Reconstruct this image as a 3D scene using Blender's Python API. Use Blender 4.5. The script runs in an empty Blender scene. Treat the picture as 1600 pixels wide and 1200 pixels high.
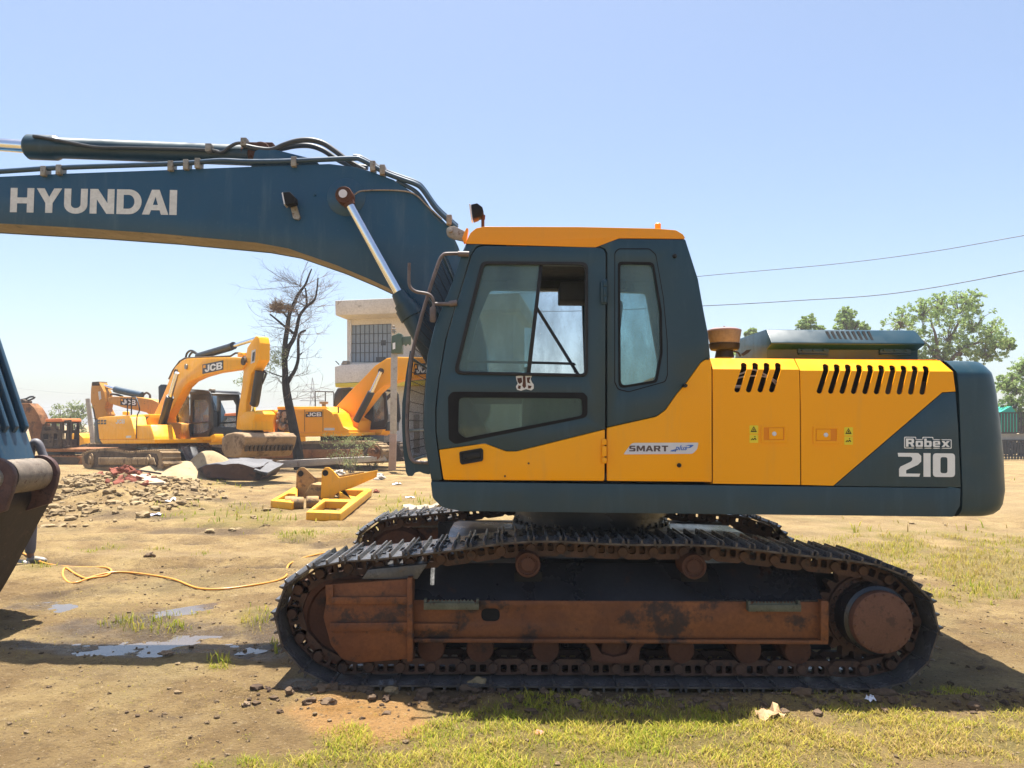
import bpy, bmesh, math, random
import numpy as np
from mathutils import Vector, Matrix, noise
random.seed(7)
RNG = np.random.default_rng(11)
SC = bpy.context.scene
COL = SC.collection
R = math.radians

# ------------------------------------------------------------------ camera
FPX, CAM_H, PITCH, ROLL = 1180.0, 1.70, R(3.153), R(0.35)
CAM = Vector((0, 0, CAM_H))
_f = Vector((0, math.cos(PITCH), math.sin(PITCH)))
_r0 = Vector((1, 0, 0)); _u0 = Vector((0, -math.sin(PITCH), math.cos(PITCH)))
_r = _r0 * math.cos(ROLL) + _u0 * math.sin(ROLL)
_u = -_r0 * math.sin(ROLL) + _u0 * math.cos(ROLL)
cd = bpy.data.cameras.new('camera'); cam = bpy.data.objects.new('camera', cd); COL.objects.link(cam)
cd.sensor_width = 36; cd.lens = 36 * FPX / 1600; cd.clip_end = 6000; cd.clip_start = 0.05
m = Matrix((_r, _u, -_f)).transposed().to_4x4(); m.translation = CAM
cam.matrix_world = m
SC.camera = cam

def ray(px, py):
    return _f + _r * ((px - 800) / FPX) + _u * ((600 - py) / FPX)
def ground_at(px, py, z=0.0):
    d = ray(px, py); t = (z - CAM_H) / d.z
    return CAM + d * t
def at(px, py, Y):
    d = ray(px, py); return CAM + d * (Y / d.y)
def project(P):
    P = np.asarray(P, float) - np.array(CAM)
    zz = P @ np.array(_f)
    return 800 + FPX * (P @ np.array(_r)) / zz, 600 - FPX * (P @ np.array(_u)) / zz, zz

class Frame:
    """a machine's own axes: u along it, v away from the camera, z up"""
    def __init__(s, x, y, a=0.0):
        s.O = Vector((x, y, 0)); s.a = a
        s.Fw = Vector((math.cos(a), -math.sin(a), 0)); s.L = Vector((math.sin(a), math.cos(a), 0))
    def uz(s, px, py, v):
        d = ray(px, py); t = (v - (CAM - s.O).dot(s.L)) / d.dot(s.L)
        p = CAM + d * t
        return ((p - s.O).dot(s.Fw), p.z)
    def T(s, pts, v):
        return [s.uz(x, y, v) for x, y in pts]
    def p3(s, px, py, v):
        u, z = s.uz(px, py, v); return Vector((u, v, z))

# ------------------------------------------------------------------ mesh helpers
def rr(pts, rad, n=5):
    """round the corners of a polygon; rad is one number or one per corner"""
    out = []; N = len(pts)
    rads = rad if isinstance(rad, (list, tuple)) else [rad] * N
    for i in range(N):
        p = Vector(pts[i]); a = Vector(pts[i - 1]) - p; b = Vector(pts[(i + 1) % N]) - p
        r = rads[i]
        if r <= 0 or a.length < 1e-9 or b.length < 1e-9:
            out.append(tuple(p)); continue
        ang = a.angle(b)
        if ang > math.pi - .02:
            out.append(tuple(p)); continue
        d = min(r / math.tan(ang / 2), a.length * .48, b.length * .48)
        p0 = p + a.normalized() * d; p1 = p + b.normalized() * d
        for k in range(n + 1):
            t = k / n
            q = p0 * (1 - t) ** 2 + p * 2 * t * (1 - t) + p1 * t * t
            out.append(tuple(q))
    return out

def plate(bm, outer, v0, v1, holes=(), axis='v'):
    """polygon in (u,z) with holes, extruded from v0 to v1"""
    def mk(p, v):
        return (p[0], v, p[1]) if axis == 'v' else ((v, p[0], p[1]) if axis == 'u' else (p[0], p[1], v))
    b2 = bmesh.new()
    def cl(L):
        q = [p for i, p in enumerate(L) if math.hypot(p[0] - L[i - 1][0], p[1] - L[i - 1][1]) > 1e-6]
        return q
    loops = [cl(outer)] + [cl(h) for h in holes]; es = []
    for L in loops:
        vs = [b2.verts.new(mk(p, v0)) for p in L]
        es += [b2.edges.new((vs[i], vs[(i + 1) % len(vs)])) for i in range(len(vs))]
        if len(loops) == 1:
            b2.faces.new(vs)
    if len(loops) > 1:
        bmesh.ops.triangle_fill(b2, use_beauty=True, use_dissolve=False, edges=es)
    if abs(v1 - v0) > 1e-9:
        ret = bmesh.ops.extrude_face_region(b2, geom=list(b2.faces))
        d = mk((0, 0), v1 - v0)
        bmesh.ops.translate(b2, vec=Vector(d), verts=[g for g in ret['geom'] if isinstance(g, bmesh.types.BMVert)])
    bmesh.ops.recalc_face_normals(b2, faces=b2.faces)
    join(bm, b2)

def join(bm, b2):
    me = bpy.data.meshes.new('tmp'); b2.to_mesh(me); b2.free(); bm.from_mesh(me); bpy.data.meshes.remove(me)

def box(bm, u0, u1, v0, v1, z0, z1, M=None):
    vs = [Vector((u, v, z)) for z in (z0, z1) for v in (v0, v1) for u in (u0, u1)]
    if M: vs = [M @ q for q in vs]
    b = [bm.verts.new(q) for q in vs]
    for f in ((0, 2, 3, 1), (4, 5, 7, 6), (0, 1, 5, 4), (2, 6, 7, 3), (0, 4, 6, 2), (1, 3, 7, 5)):
        bm.faces.new([b[i] for i in f])

def ring_frame(t):
    t = t.normalized(); a = Vector((0, 0, 1)) if abs(t.z) < .9 else Vector((1, 0, 0))
    n = t.cross(a).normalized(); return n, t.cross(n).normalized()

def tube(bm, pts, r, n=10, cap=True):
    pts = [Vector(p) for p in pts]
    rs = r if isinstance(r, (list, tuple)) else [r] * len(pts)
    rings = []; N0 = None
    for i, p in enumerate(pts):
        t = (pts[min(i + 1, len(pts) - 1)] - pts[max(i - 1, 0)])
        if t.length < 1e-9: t = Vector((0, 0, 1))
        t.normalize()
        if N0 is None: N0, B = ring_frame(t)
        else:
            N0 = (N0 - t * N0.dot(t))
            if N0.length < 1e-6: N0, B = ring_frame(t)
            N0.normalize(); B = t.cross(N0)
        rings.append([bm.verts.new(p + (N0 * math.cos(2 * math.pi * k / n) + B * math.sin(2 * math.pi * k / n)) * rs[i]) for k in range(n)])
    for a, b in zip(rings, rings[1:]):
        for k in range(n):
            bm.faces.new((a[k], a[(k + 1) % n], b[(k + 1) % n], b[k]))
    if cap:
        bm.faces.new(rings[0][::-1]); bm.faces.new(rings[-1])

def smooth_path(pts, k=6):
    """Catmull-Rom through the points"""
    P = [Vector(p) for p in pts]; out = []
    for i in range(len(P) - 1):
        a, b, c, d = P[max(i - 1, 0)], P[i], P[i + 1], P[min(i + 2, len(P) - 1)]
        for j in range(k):
            t = j / k
            out.append(.5 * ((2 * b) + (c - a) * t + (2 * a - 5 * b + 4 * c - d) * t * t + (-a + 3 * b - 3 * c + d) * t ** 3))
    out.append(P[-1]); return out

def lathe(bm, prof, O, axis=(0, 1, 0), n=32):
    """prof: (radius, distance along axis)"""
    O = Vector(O); ax = Vector(axis).normalized(); N, B = ring_frame(ax)
    rings = []
    for r, h in prof:
        if r < 1e-6: rings.append([bm.verts.new(O + ax * h)])
        else: rings.append([bm.verts.new(O + ax * h + (N * math.cos(2 * math.pi * k / n) + B * math.sin(2 * math.pi * k / n)) * r) for k in range(n)])
    for a, b in zip(rings, rings[1:]):
        for k in range(n):
            k2 = (k + 1) % n
            if len(a) == 1 and len(b) == 1: continue
            if len(a) == 1: bm.faces.new((a[0], b[k2], b[k]))
            elif len(b) == 1: bm.faces.new((a[k], a[k2], b[0]))
            else: bm.faces.new((a[k], a[k2], b[k2], b[k]))
    for rg, rev in ((rings[0], True), (rings[-1], False)):
        if len(rg) > 1: bm.faces.new(rg[::-1] if rev else rg)

def loft(bm, loops, cap=True):
    rings = [[bm.verts.new(p) for p in L] for L in loops]; n = len(loops[0])
    for a, b in zip(rings, rings[1:]):
        for k in range(n):
            bm.faces.new((a[k], a[(k + 1) % n], b[(k + 1) % n], b[k]))
    if cap:
        bm.faces.new(rings[0][::-1]); bm.faces.new(rings[-1])

def bevel(bm, w, seg=2, ang=35):
    bmesh.ops.remove_doubles(bm, verts=bm.verts, dist=1e-5)
    bm.normal_update()
    es = [e for e in bm.edges if len(e.link_faces) == 2 and e.calc_face_angle(0) > R(ang)]
    if es:
        bmesh.ops.bevel(bm, geom=es, offset=w, offset_type='OFFSET', segments=seg, profile=.5, affect='EDGES', clamp_overlap=True)

def obj(name, bm, mat, parent=None, sharp=38, bev=None, seg=2, recalc=True, loc=None, label=None):
    if bev: bevel(bm, bev, seg)
    if recalc: bmesh.ops.recalc_face_normals(bm, faces=bm.faces)
    bm.normal_update()
    for f in bm.faces: f.smooth = True
    for e in bm.edges:
        if len(e.link_faces) != 2 or e.calc_face_angle(0) > R(sharp): e.smooth = False
    me = bpy.data.meshes.new(name); bm.to_mesh(me); bm.free()
    o = bpy.data.objects.new(name, me); COL.objects.link(o)
    for mm in (mat if isinstance(mat, (list, tuple)) else [mat]): me.materials.append(mm)
    if parent: o.parent = parent
    if loc is not None: o.location = loc
    if label: o['label'] = label
    return o

def mesh_np(name, V, Fc, mat, parent=None, smooth=False):
    me = bpy.data.meshes.new(name)
    V = np.asarray(V, np.float32); Fc = np.asarray(Fc, np.int32); k = Fc.shape[1]
    me.vertices.add(len(V)); me.vertices.foreach_set('co', V.ravel())
    me.loops.add(Fc.size); me.loops.foreach_set('vertex_index', Fc.ravel())
    me.polygons.add(len(Fc)); me.polygons.foreach_set('loop_start', np.arange(0, Fc.size, k, dtype=np.int32))
    me.polygons.foreach_set('use_smooth', np.full(len(Fc), smooth))
    me.update(calc_edges=True); me.validate()
    o = bpy.data.objects.new(name, me); COL.objects.link(o)
    for mm in (mat if isinstance(mat, (list, tuple)) else [mat]): me.materials.append(mm)
    if parent: o.parent = parent
    return o

def tag(o, label=None, cat=None, group=None, kind=None):
    if label: o['label'] = label
    if cat: o['category'] = cat
    if group: o['group'] = group
    if kind: o['kind'] = kind
    return o
def thing(name, label, cat, loc=(0, 0, 0), rz=0.0, group=None):
    o = bpy.data.objects.new(name, None); COL.objects.link(o); o.empty_display_size = .3
    o.location = loc; o.rotation_euler = (0, 0, rz)
    return tag(o, label, cat, group)
def copy_tree(o, parent=None):
    c = o.copy(); COL.objects.link(c); c.parent = parent
    for ch in list(o.children): copy_tree(ch, c)
    return c

# ------------------------------------------------------------------ lettering
def _arc(cx, cy, rx, ry, a0, a1, n=8):
    return [(cx + rx * math.cos(R(a0 + (a1 - a0) * k / n)), cy + ry * math.sin(R(a0 + (a1 - a0) * k / n))) for k in range(n + 1)]
def glyph(c):
    """bold block capitals, height 1: (width, [(outer, holes)])"""
    s = .27
    if c == 'H': return .93, [([(0, 0), (s, 0), (s, .37), (.93 - s, .37), (.93 - s, 0), (.93, 0), (.93, 1), (.93 - s, 1), (.93 - s, .61), (s, .61), (s, 1), (0, 1)], [])]
    if c == 'I': return .29, [([(0, 0), (.29, 0), (.29, 1), (0, 1)], [])]
    if c == 'Y': return 1.0, [([(.36, 0), (.64, 0), (.64, .40), (1.0, 1), (.69, 1), (.5, .64), (.31, 1), (0, 1), (.36, .40)], [])]
    if c == 'N': return .96, [([(0, 0), (s, 0), (s, .58), (.66, 0), (.96, 0), (.96, 1), (.96 - s, 1), (.96 - s, .43), (.31, 1), (0, 1)], [])]
    if c == 'U': return .92, [([(0, 1), (0, .36)] + _arc(.46, .36, .46, .38, 180, 360, 14) + [(.92, 1), (.92 - s, 1)] + _arc(.46, .36, .46 - s, .15, 360, 180, 10) + [(s, 1)], [])]
    if c == 'D': return .98, [([(0, 0), (.48, 0)] + _arc(.48, .5, .5, .5, -90, 90, 16) + [(0, 1)], [[(s, .22), (.46, .22)] + _arc(.46, .5, .24, .28, -90, 90, 12) + [(s, .78)]])]
    if c == 'A': return 1.04, [([(0, 0), (.29, 0), (.35, .18), (.69, .18), (.75, 0), (1.04, 0), (.67, 1), (.37, 1)], [[(.42, .39), (.52, .72), (.62, .39)]])]
    if c == 'J': return .72, [([(.45, 1), (.72, 1), (.72, .32)] + _arc(.36, .34, .36, .34, 0, -180, 14) + [(0, .40), (.26, .40), (.26, .34)] + _arc(.36, .34, .095, .12, 180, 360, 8), [])]
    if c == 'C': return .92, [([(.92, .62)] + _arc(.46, .56, .46, .44, 10, 180, 12) + _arc(.46, .44, .46, .44, 180, 350, 12) + [(.92, .38), (.66, .38)] + _arc(.46, .42, .19, .2, 340, 180, 8) + _arc(.46, .58, .19, .2, 180, 20, 8) + [(.66, .62)], [])]
    if c == 'B': return .90, [([(0, 0), (.60, 0)] + _arc(.60, .27, .30, .27, -90, 75, 8) + _arc(.58, .75, .28, .25, -60, 90, 8) + [(0, 1)], [[(s, .2), (.54, .2)] + _arc(.54, .3, .1, .1, -90, 90, 6) + [(s, .40)], [(s, .60), (.54, .60)] + _arc(.54, .7, .1, .1, -90, 90, 6) + [(s, .80)]])]
    if c == '2': return 1.0, [([(.06, 0), (.92, 0), (.96, .13), (.36, .13), (.36, .27), (.86, .50), (1.0, .64), (1.0, .88), (.88, 1), (0, 1), (.03, .84), (.55, .84), (.62, .80), (.62, .70), (.56, .63), (.12, .42), (.06, .32)], [])]
    if c == 'S': return .86, [([(.02, 0), (.74, 0), (.86, .12), (.86, .48), (.76, .60), (.30, .60), (.30, .78), (.82, .78), (.84, 1), (.14, 1), (.02, .88), (.02, .52), (.12, .40), (.57, .40), (.57, .22), (0, .22)], [])]
    if c == 'M': return 1.12, [([(0, 0), (.25, 0), (.25, .60), (.46, .12), (.66, .12), (.87, .60), (.87, 0), (1.12, 0), (1.12, 1), (.80, 1), (.56, .45), (.32, 1), (0, 1)], [])]
    if c == 'T': return .86, [([(.29, 0), (.57, 0), (.57, .78), (.86, .78), (.86, 1), (0, 1), (0, .78), (.29, .78)], [])]
    if c == 'R': return .92, [([(0, 0), (.27, 0), (.27, .34), (.46, .34), (.62, 0), (.92, 0), (.74, .38), (.88, .50), (.88, .88), (.76, 1), (0, 1)], [[(.27, .56), (.27, .79), (.61, .79), (.61, .56)]])]
    if c == 'o': return .80, [(rr([(0, 0), (.80, 0), (.80, .72), (0, .72)], .1, 3), [rr([(.26, .2), (.54, .2), (.54, .52), (.26, .52)], .05, 2)])]
    if c == 'b': return .80, [([(0, 0), (.70, 0), (.80, .10), (.80, .62), (.70, .72), (.26, .72), (.26, 1), (0, 1)], [[(.26, .2), (.26, .52), (.54, .52), (.54, .2)]])]
    if c == 'e': return .80, [([(.10, 0), (.76, 0), (.76, .16), (.26, .16), (.26, .28), (.80, .28), (.80, .62), (.70, .72), (.10, .72), (0, .62), (0, .10)], [[(.26, .42), (.26, .56), (.54, .56), (.54, .42)]])]
    if c == 'x': return .92, [([(0, 0), (.30, 0), (.46, .20), (.62, 0), (.92, 0), (.62, .36), (.90, .72), (.61, .72), (.46, .53), (.31, .72), (.02, .72), (.30, .36)], [])]
    if c == '1': return .30, [([(0, 0), (.30, 0), (.30, 1), (0, 1)], [])]
    if c == '0': return .94, [(rr([(0, 0), (.94, 0), (.94, 1), (0, 1)], .16, 5), [rr([(.32, .16), (.62, .16), (.62, .84), (.32, .84)], .1, 4)])]
def word(bm, text, quad, fr, v, depth=.003, gap=.13, backing=None):
    """letters laid into a pixel quad (TL,TR,BR,BL) on the plane v"""
    x = 0; items = []; boxes = []
    for c in text:
        if c == 'A' and x: x -= .07
        w, polys = glyph(c); items.append((x, polys)); boxes.append((x, w, .72 if c in 'oex' else 1)); x += w + gap - (.06 if c == 'A' else 0)
    W = x - gap
    TL, TR, BR, BL = [Vector(q) for q in quad]
    def mp(p, x0):
        s = (p[0] + x0) / W; t = p[1]
        q = (BL * (1 - s) + BR * s) * (1 - t) + (TL * (1 - s) + TR * s) * t
        return fr.uz(q.x, q.y, v)
    if backing:
        for x0, w, h in boxes:
            for e, dv, tgt in ((.20, 0, backing[0]), (.10, .0012, backing[1])):
                plate(tgt, [mp(p, x0) for p in rr([(-e, -e), (w + e, -e), (w + e, h + e), (-e, h + e)], .12, 3)], v - dv, v - dv - .0008)
        v -= .0024
    for x0, polys in items:
        for o, hs in polys:
            plate(bm, [mp(p, x0) for p in o], v, v - depth, [[mp(p, x0) for p in h] for h in hs])
def font_word(bm, text, quad, fr, v, depth=.002, offset=.0, shear=0.0, space=1.0):
    cu = bpy.data.curves.new('t', 'FONT'); cu.body = text; cu.offset = offset; cu.shear = shear; cu.space_character = space; cu.resolution_u = 3
    to = bpy.data.objects.new('t', cu); COL.objects.link(to)
    dg = bpy.context.evaluated_depsgraph_get(); dg.update()
    me = bpy.data.meshes.new_from_object(to.evaluated_get(dg))
    bpy.data.objects.remove(to); bpy.data.curves.remove(cu)
    xs = [q.co.x for q in me.vertices]; ys = [q.co.y for q in me.vertices]
    x0, x1, y0, y1 = min(xs), max(xs), min(ys), max(ys)
    TL, TR, BR, BL = [Vector(q) for q in quad]
    for q in me.vertices:
        s = (q.co.x - x0) / (x1 - x0); t = (q.co.y - y0) / (y1 - y0)
        w = (BL * (1 - s) + BR * s) * (1 - t) + (TL * (1 - s) + TR * s) * t
        u, z = fr.uz(w.x, w.y, v); q.co = (u, v - depth, z)
    b2 = bmesh.new(); b2.from_mesh(me); bpy.data.meshes.remove(me)
    ret = bmesh.ops.extrude_face_region(b2, geom=list(b2.faces))
    bmesh.ops.translate(b2, vec=(0, depth, 0), verts=[g for g in ret['geom'] if isinstance(g, bmesh.types.BMVert)])
    join(bm, b2)

# ------------------------------------------------------------------ materials
class N:
    def __init__(s, name):
        s.m = bpy.data.materials.new(name); s.m.use_nodes = True; s.t = s.m.node_tree; s.t.nodes.clear()
        s.out = s.n('ShaderNodeOutputMaterial'); s._tc = None
    def n(s, typ, **kw):
        x = s.t.nodes.new(typ)
        for k, v in kw.items(): setattr(x, k, v)
        return x
    def l(s, a, b): s.t.links.new(a, b)
    def set(s, sock, v):
        if isinstance(v, bpy.types.NodeSocket): s.l(v, sock)
        elif isinstance(v, tuple) and len(v) == 3: sock.default_value = (*v, 1)
        else: sock.default_value = v
    @property
    def obj(s):
        if not s._tc: s._tc = s.n('ShaderNodeTexCoord')
        return s._tc.outputs['Object']
    def noise(s, scale, detail=5, rough=.55, stretch=None, dist=0.0):
        x = s.n('ShaderNodeTexNoise'); x.inputs['Scale'].default_value = scale; x.inputs['Detail'].default_value = detail
        x.inputs['Roughness'].default_value = rough; x.inputs['Distortion'].default_value = dist
        if stretch:
            mp = s.n('ShaderNodeMapping'); mp.inputs['Scale'].default_value = stretch; s.l(s.obj, mp.inputs['Vector']); s.l(mp.outputs[0], x.inputs['Vector'])
        else: s.l(s.obj, x.inputs['Vector'])
        return x.outputs['Fac']
    def ramp(s, fac, a, b, lo=0.0, hi=1.0):
        x = s.n('ShaderNodeMapRange'); x.interpolation_type = 'SMOOTHSTEP'
        x.inputs['From Min'].default_value = a; x.inputs['From Max'].default_value = b
        x.inputs['To Min'].default_value = lo; x.inputs['To Max'].default_value = hi
        s.set(x.inputs['Value'], fac); return x.outputs[0]
    def mix(s, fac, a, b):
        x = s.n('ShaderNodeMix', data_type='RGBA'); s.set(x.inputs[0], fac); s.set(x.inputs[6], a); s.set(x.inputs[7], b); return x.outputs[2]
    def math(s, op, a, b=0.0):
        x = s.n('ShaderNodeMath', operation=op); s.set(x.inputs[0], a); s.set(x.inputs[1], b); return x.outputs[0]
    def bump(s, h, strength=.3, dist=.01):
        x = s.n('ShaderNodeBump'); x.inputs['Strength'].default_value = strength; x.inputs['Distance'].default_value = dist; s.l(h, x.inputs['Height']); return x.outputs[0]
    def bsdf(s, color, rough=.5, metal=0.0, spec=.5, normal=None, coat=0.0, trans=None):
        b = s.n('ShaderNodeBsdfPrincipled'); s.set(b.inputs['Base Color'], color); s.set(b.inputs['Roughness'], rough)
        s.set(b.inputs['Metallic'], metal); s.set(b.inputs['Specular IOR Level'], spec); s.set(b.inputs['Coat Weight'], coat)
        b.inputs['Coat Roughness'].default_value = .15
        if normal: s.l(normal, b.inputs['Normal'])
        return b.outputs[0]
    def done(s, sh): s.l(sh, s.out.inputs['Surface']); return s.m

def sc(c, k): return tuple(min(1, x * k) for x in c)
def paint(name, base, rough=.4, var=.12, vs=2.0, dirt=(.30, .22, .14), dirt_amt=.25, ds=3.0, streak=True, coat=.15, spec=.5, chips=None, chip_th=.70, metal=0.0, bump=.04):
    s = N(name)
    c = s.mix(s.noise(vs, 6), sc(base, 1 - var), sc(base, 1 + var))
    d = s.noise(ds, 8, .65, (6, 6, .9) if streak else None)
    dm = s.ramp(d, .50, .78, 0, dirt_amt)
    c = s.mix(dm, c, dirt)
    sp = s.ramp(s.noise(45, 3, .6), .62, .75, 0, dirt_amt * .5)
    c = s.mix(sp, c, dirt)
    if chips:
        ch = s.ramp(s.noise(9, 9, .72), chip_th, chip_th + .02)
        c = s.mix(ch, c, chips)
    rg = s.math('ADD', s.ramp(s.noise(6, 5), .3, .7, rough - .08, rough + .1), s.math('MULTIPLY', dm, .5))
    return s.done(s.bsdf(c, rg, metal, spec, s.bump(s.math('ADD', s.noise(4, 3), s.math('MULTIPLY', s.noise(1.3, 3), 2.0)), bump * 1.6, .03), coat))
def rough_mat(name, a, b, c3=None, s1=3.0, rough=.8, bump=.4, bs=25.0, spec=.3, th=(.55, .65), metal=0.0, dist=.01, wet=0.0):
    s = N(name)
    c = s.mix(s.ramp(s.noise(s1, 8, .65), .35, .65), a, b)
    if c3: c = s.mix(s.ramp(s.noise(s1 * 2.7, 8, .7), th[0], th[1]), c, c3)
    c = s.mix(s.ramp(s.noise(bs * 2, 4), .35, .7, 0, .35), c, sc(a, .6))
    rg = rough
    if wet: rg = s.ramp(s.noise(s1 * .8, 5), .4, .62, rough - wet, rough)
    return s.done(s.bsdf(c, rg, metal, spec, s.bump(s.noise(bs, 8, .65), bump, dist)))
def plain(name, c, rough=.6, metal=0.0, spec=.4, var=.1):
    s = N(name)
    return s.done(s.bsdf(s.mix(s.noise(12, 5), sc(c, 1 - var), sc(c, 1 + var)), s.ramp(s.noise(15, 4), .3, .7, rough - .06, rough + .06), metal, spec))
def glass(name, tint=(.75, .85, .85), dust=(.45, .5, .48), amt=(.05, .5), ds=1.6, rough=.03, streak=(3, 3, 1.0)):
    s = N(name)
    tr = s.n('ShaderNodeBsdfTransparent'); s.set(tr.inputs[0], tint)
    gl = s.n('ShaderNodeBsdfGlossy'); gl.inputs['Roughness'].default_value = rough
    fr = s.n('ShaderNodeFresnel'); fr.inputs[0].default_value = 1.5
    m1 = s.n('ShaderNodeMixShader'); s.l(fr.outputs[0], m1.inputs[0]); s.l(tr.outputs[0], m1.inputs[1]); s.l(gl.outputs[0], m1.inputs[2])
    df = s.n('ShaderNodeBsdfDiffuse'); s.set(df.inputs[0], dust)
    d = s.ramp(s.noise(ds, 7, .62, streak), .3, .75, amt[0], amt[1])
    d2 = s.ramp(s.noise(60, 3), .6, .75, 0, .12)
    m2 = s.n('ShaderNodeMixShader'); s.l(s.math('ADD', d, d2), m2.inputs[0]); s.l(m1.outputs[0], m2.inputs[1]); s.l(df.outputs[0], m2.inputs[2])
    return s.done(m2.outputs[0])

YEL = (.95, .385, .002)
M = {
 'yellow': paint('yellow_paint', YEL, .42, .04, 1.2, (.55, .33, .12), .20, 1.4, True, .03, .2, chips=(.10, .05, .03), chip_th=.765),
 'roof': paint('orange_yellow_roof_paint', (.86, .32, .006), .42, .05, 1.2, (.50, .28, .08), .12, 2.0, True, .05, .3),
 'navy': paint('dark_blue_grey_paint', (.006, .037, .057), .38, .22, 1.5, (.05, .092, .115), .34, 2.0, True, .06, chips=(.16, .11, .08), chip_th=.745),
 'boom': paint('blue_boom_paint', (.005, .056, .108), .40, .18, .9, (.09, .15, .19), .42, 1.5, True, .05, chips=(.16, .10, .07), chip_th=.75),
 'cwt': paint('counterweight_paint', (.006, .038, .057), .36, .18, 1.0, (.055, .10, .12), .28, 1.4, True, .08),
 'rust': rough_mat('rusty_brown_steel', (.075, .030, .018), (.115, .046, .025), (.035, .020, .016), 2.2, .72, .35, 30, .3, (.55, .68)),
 'rust2': rough_mat('rusty_track_frame', (.135, .046, .018), (.235, .084, .026), (.032, .020, .017), 1.5, .62, .35, 22, .35, (.50, .62)),
 'cap': rough_mat('rust_red_hub', (.110, .047, .028), (.15, .066, .040), (.07, .032, .022), 3.0, .6, .15, 40, .35),
 'frame_dark': rough_mat('wet_dark_steel', (.012, .014, .018), (.022, .022, .026), (.06, .028, .018), 2.2, .42, .25, 18, .5, (.58, .72), wet=.2),
 'chain': rough_mat('track_chain_steel', (.065, .034, .022), (.11, .055, .034), (.03, .022, .02), 6.0, .65, .4, 40, .35),
 'shoe': rough_mat('track_shoe_steel', (.052, .053, .058), (.105, .103, .102), (.10, .072, .050), 4.0, .30, .3, 30, .5, (.56, .68), wet=.12),
 'rubber': plain('black_rubber', (.012, .012, .013), .6, 0, .35),
 'black': plain('black_steel', (.008, .008, .009), .7, 0, .2),
 'hose': plain('hydraulic_hose', (.028, .034, .042), .45, 0, .45),
 'pipe': plain('blue_pipe_paint', (.020, .055, .10), .38, 0, .5),
 'chrome': plain('chromed_rod', (.80, .81, .83), .16, 1.0, .5, .03),
 'white': plain('white_decal', (.80, .80, .78), .5),
 'offwhite': rough_mat('worn_white_decal', (.62, .62, .60), (.74, .74, .71), (.30, .34, .38), 5, .55, .03, 20, .4, (.68, .74)),
 'silver': plain('silver_decal', (.62, .62, .66), .4),
 'textgrey': plain('dark_grey_lettering', (.10, .07, .07), .5),
 'textblue': plain('blue_lettering', (.06, .16, .50), .5),
 'sticker': plain('yellow_sticker', (.80, .62, .02), .5),
 'tubebrown': rough_mat('worn_tube', (.10, .075, .07), (.19, .15, .14), (.03, .05, .07), 5, .5, .1, 40, .4),
 'steel': rough_mat('grey_steel', (.25, .22, .17), (.38, .35, .30), (.16, .09, .05), 8, .5, .1, 40, .5, metal=.3),
 'tan': rough_mat('tan_plastic', (.17, .155, .14), (.23, .205, .18), None, 4, .55, .06, 30, .3),
 'pinkcap': plain('faded_red_cap', (.26, .17, .155), .5),
 'glass': glass('cab_glass', (.68, .84, .84), (.19, .30, .31), (.14, .50), 1.1),  # dust tint also lightened to paint in the pane's reflections
 'glass_clear': glass('dirty_clear_glass', (.90, .95, .97), (.50, .52, .54), (.06, .40), 1.5),
 'glass_low': glass('green_glass', (.55, .70, .62), (.16, .22, .19), (.12, .45), 1.4),
 'interior': plain('cab_interior', (.030, .034, .036), .7),
 'seat': plain('grey_seat', (.09, .10, .10), .8),
 'consolegreen': plain('pale_green_console', (.22, .30, .22), .6),
 'lamp_glass': plain('lamp_lens', (.70, .70, .72), .12, 0, .6),
 'serr': rough_mat('green_grey_step', (.085, .09, .06), (.13, .13, .09), (.06, .035, .02), 8, .6, .2, 40, .3),
 'bucket': rough_mat('bucket_steel', (.016, .011, .010), (.030, .020, .016), (.05, .03, .022), 3, .6, .3, 24, .35),
 'ear': rough_mat('bucket_ear_rust', (.075, .038, .034), (.12, .062, .05), (.04, .025, .024), 5, .6, .2, 30, .35),
 'arm': paint('faded_blue_arm_paint', (.014, .055, .098), .45, .25, 2.0, (.16, .15, .12), .35, 3.0, True, .1, chips=(.16, .10, .07), chip_th=.66),
 'sleeve': rough_mat('worn_sleeve', (.15, .12, .09), (.26, .21, .16), (.10, .06, .04), 7, .55, .15, 40, .4),
 'linkgrey': plain('grey_link', (.14, .135, .15), .6),
 'recess': plain('orange_recess_shade', (.78, .25, .003), .5, 0, .3, .05),  # flat plate, shade inside the handle painted as darker orange
 'shoeedge': rough_mat('dusty_highlight_shoe_edge', (.065, .050, .038), (.15, .12, .09), (.035, .026, .021), 6, .7, .3, 40, .3),  # worn dusty ends, also lightened as painted edge highlights
 'boomunder': rough_mat('bounce_lit_boom_underside', (.24, .20, .155), (.34, .285, .22), (.11, .105, .11), 2.0, .7, .1, 20, .3, (.58, .68)),  # tan of light bounced off the ground, painted into the colour
}
# ================================================================== the big excavator
E = Frame(0.65, 6.445)
ex = thing('excavator', 'large yellow and dark blue crawler excavator with long boom, parked in the mud up front', 'excavator', (E.O.x, E.O.y, 0))
VN = -1.365
BM = bmesh.new
def Yv(Y): return Y - 6.445

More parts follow.
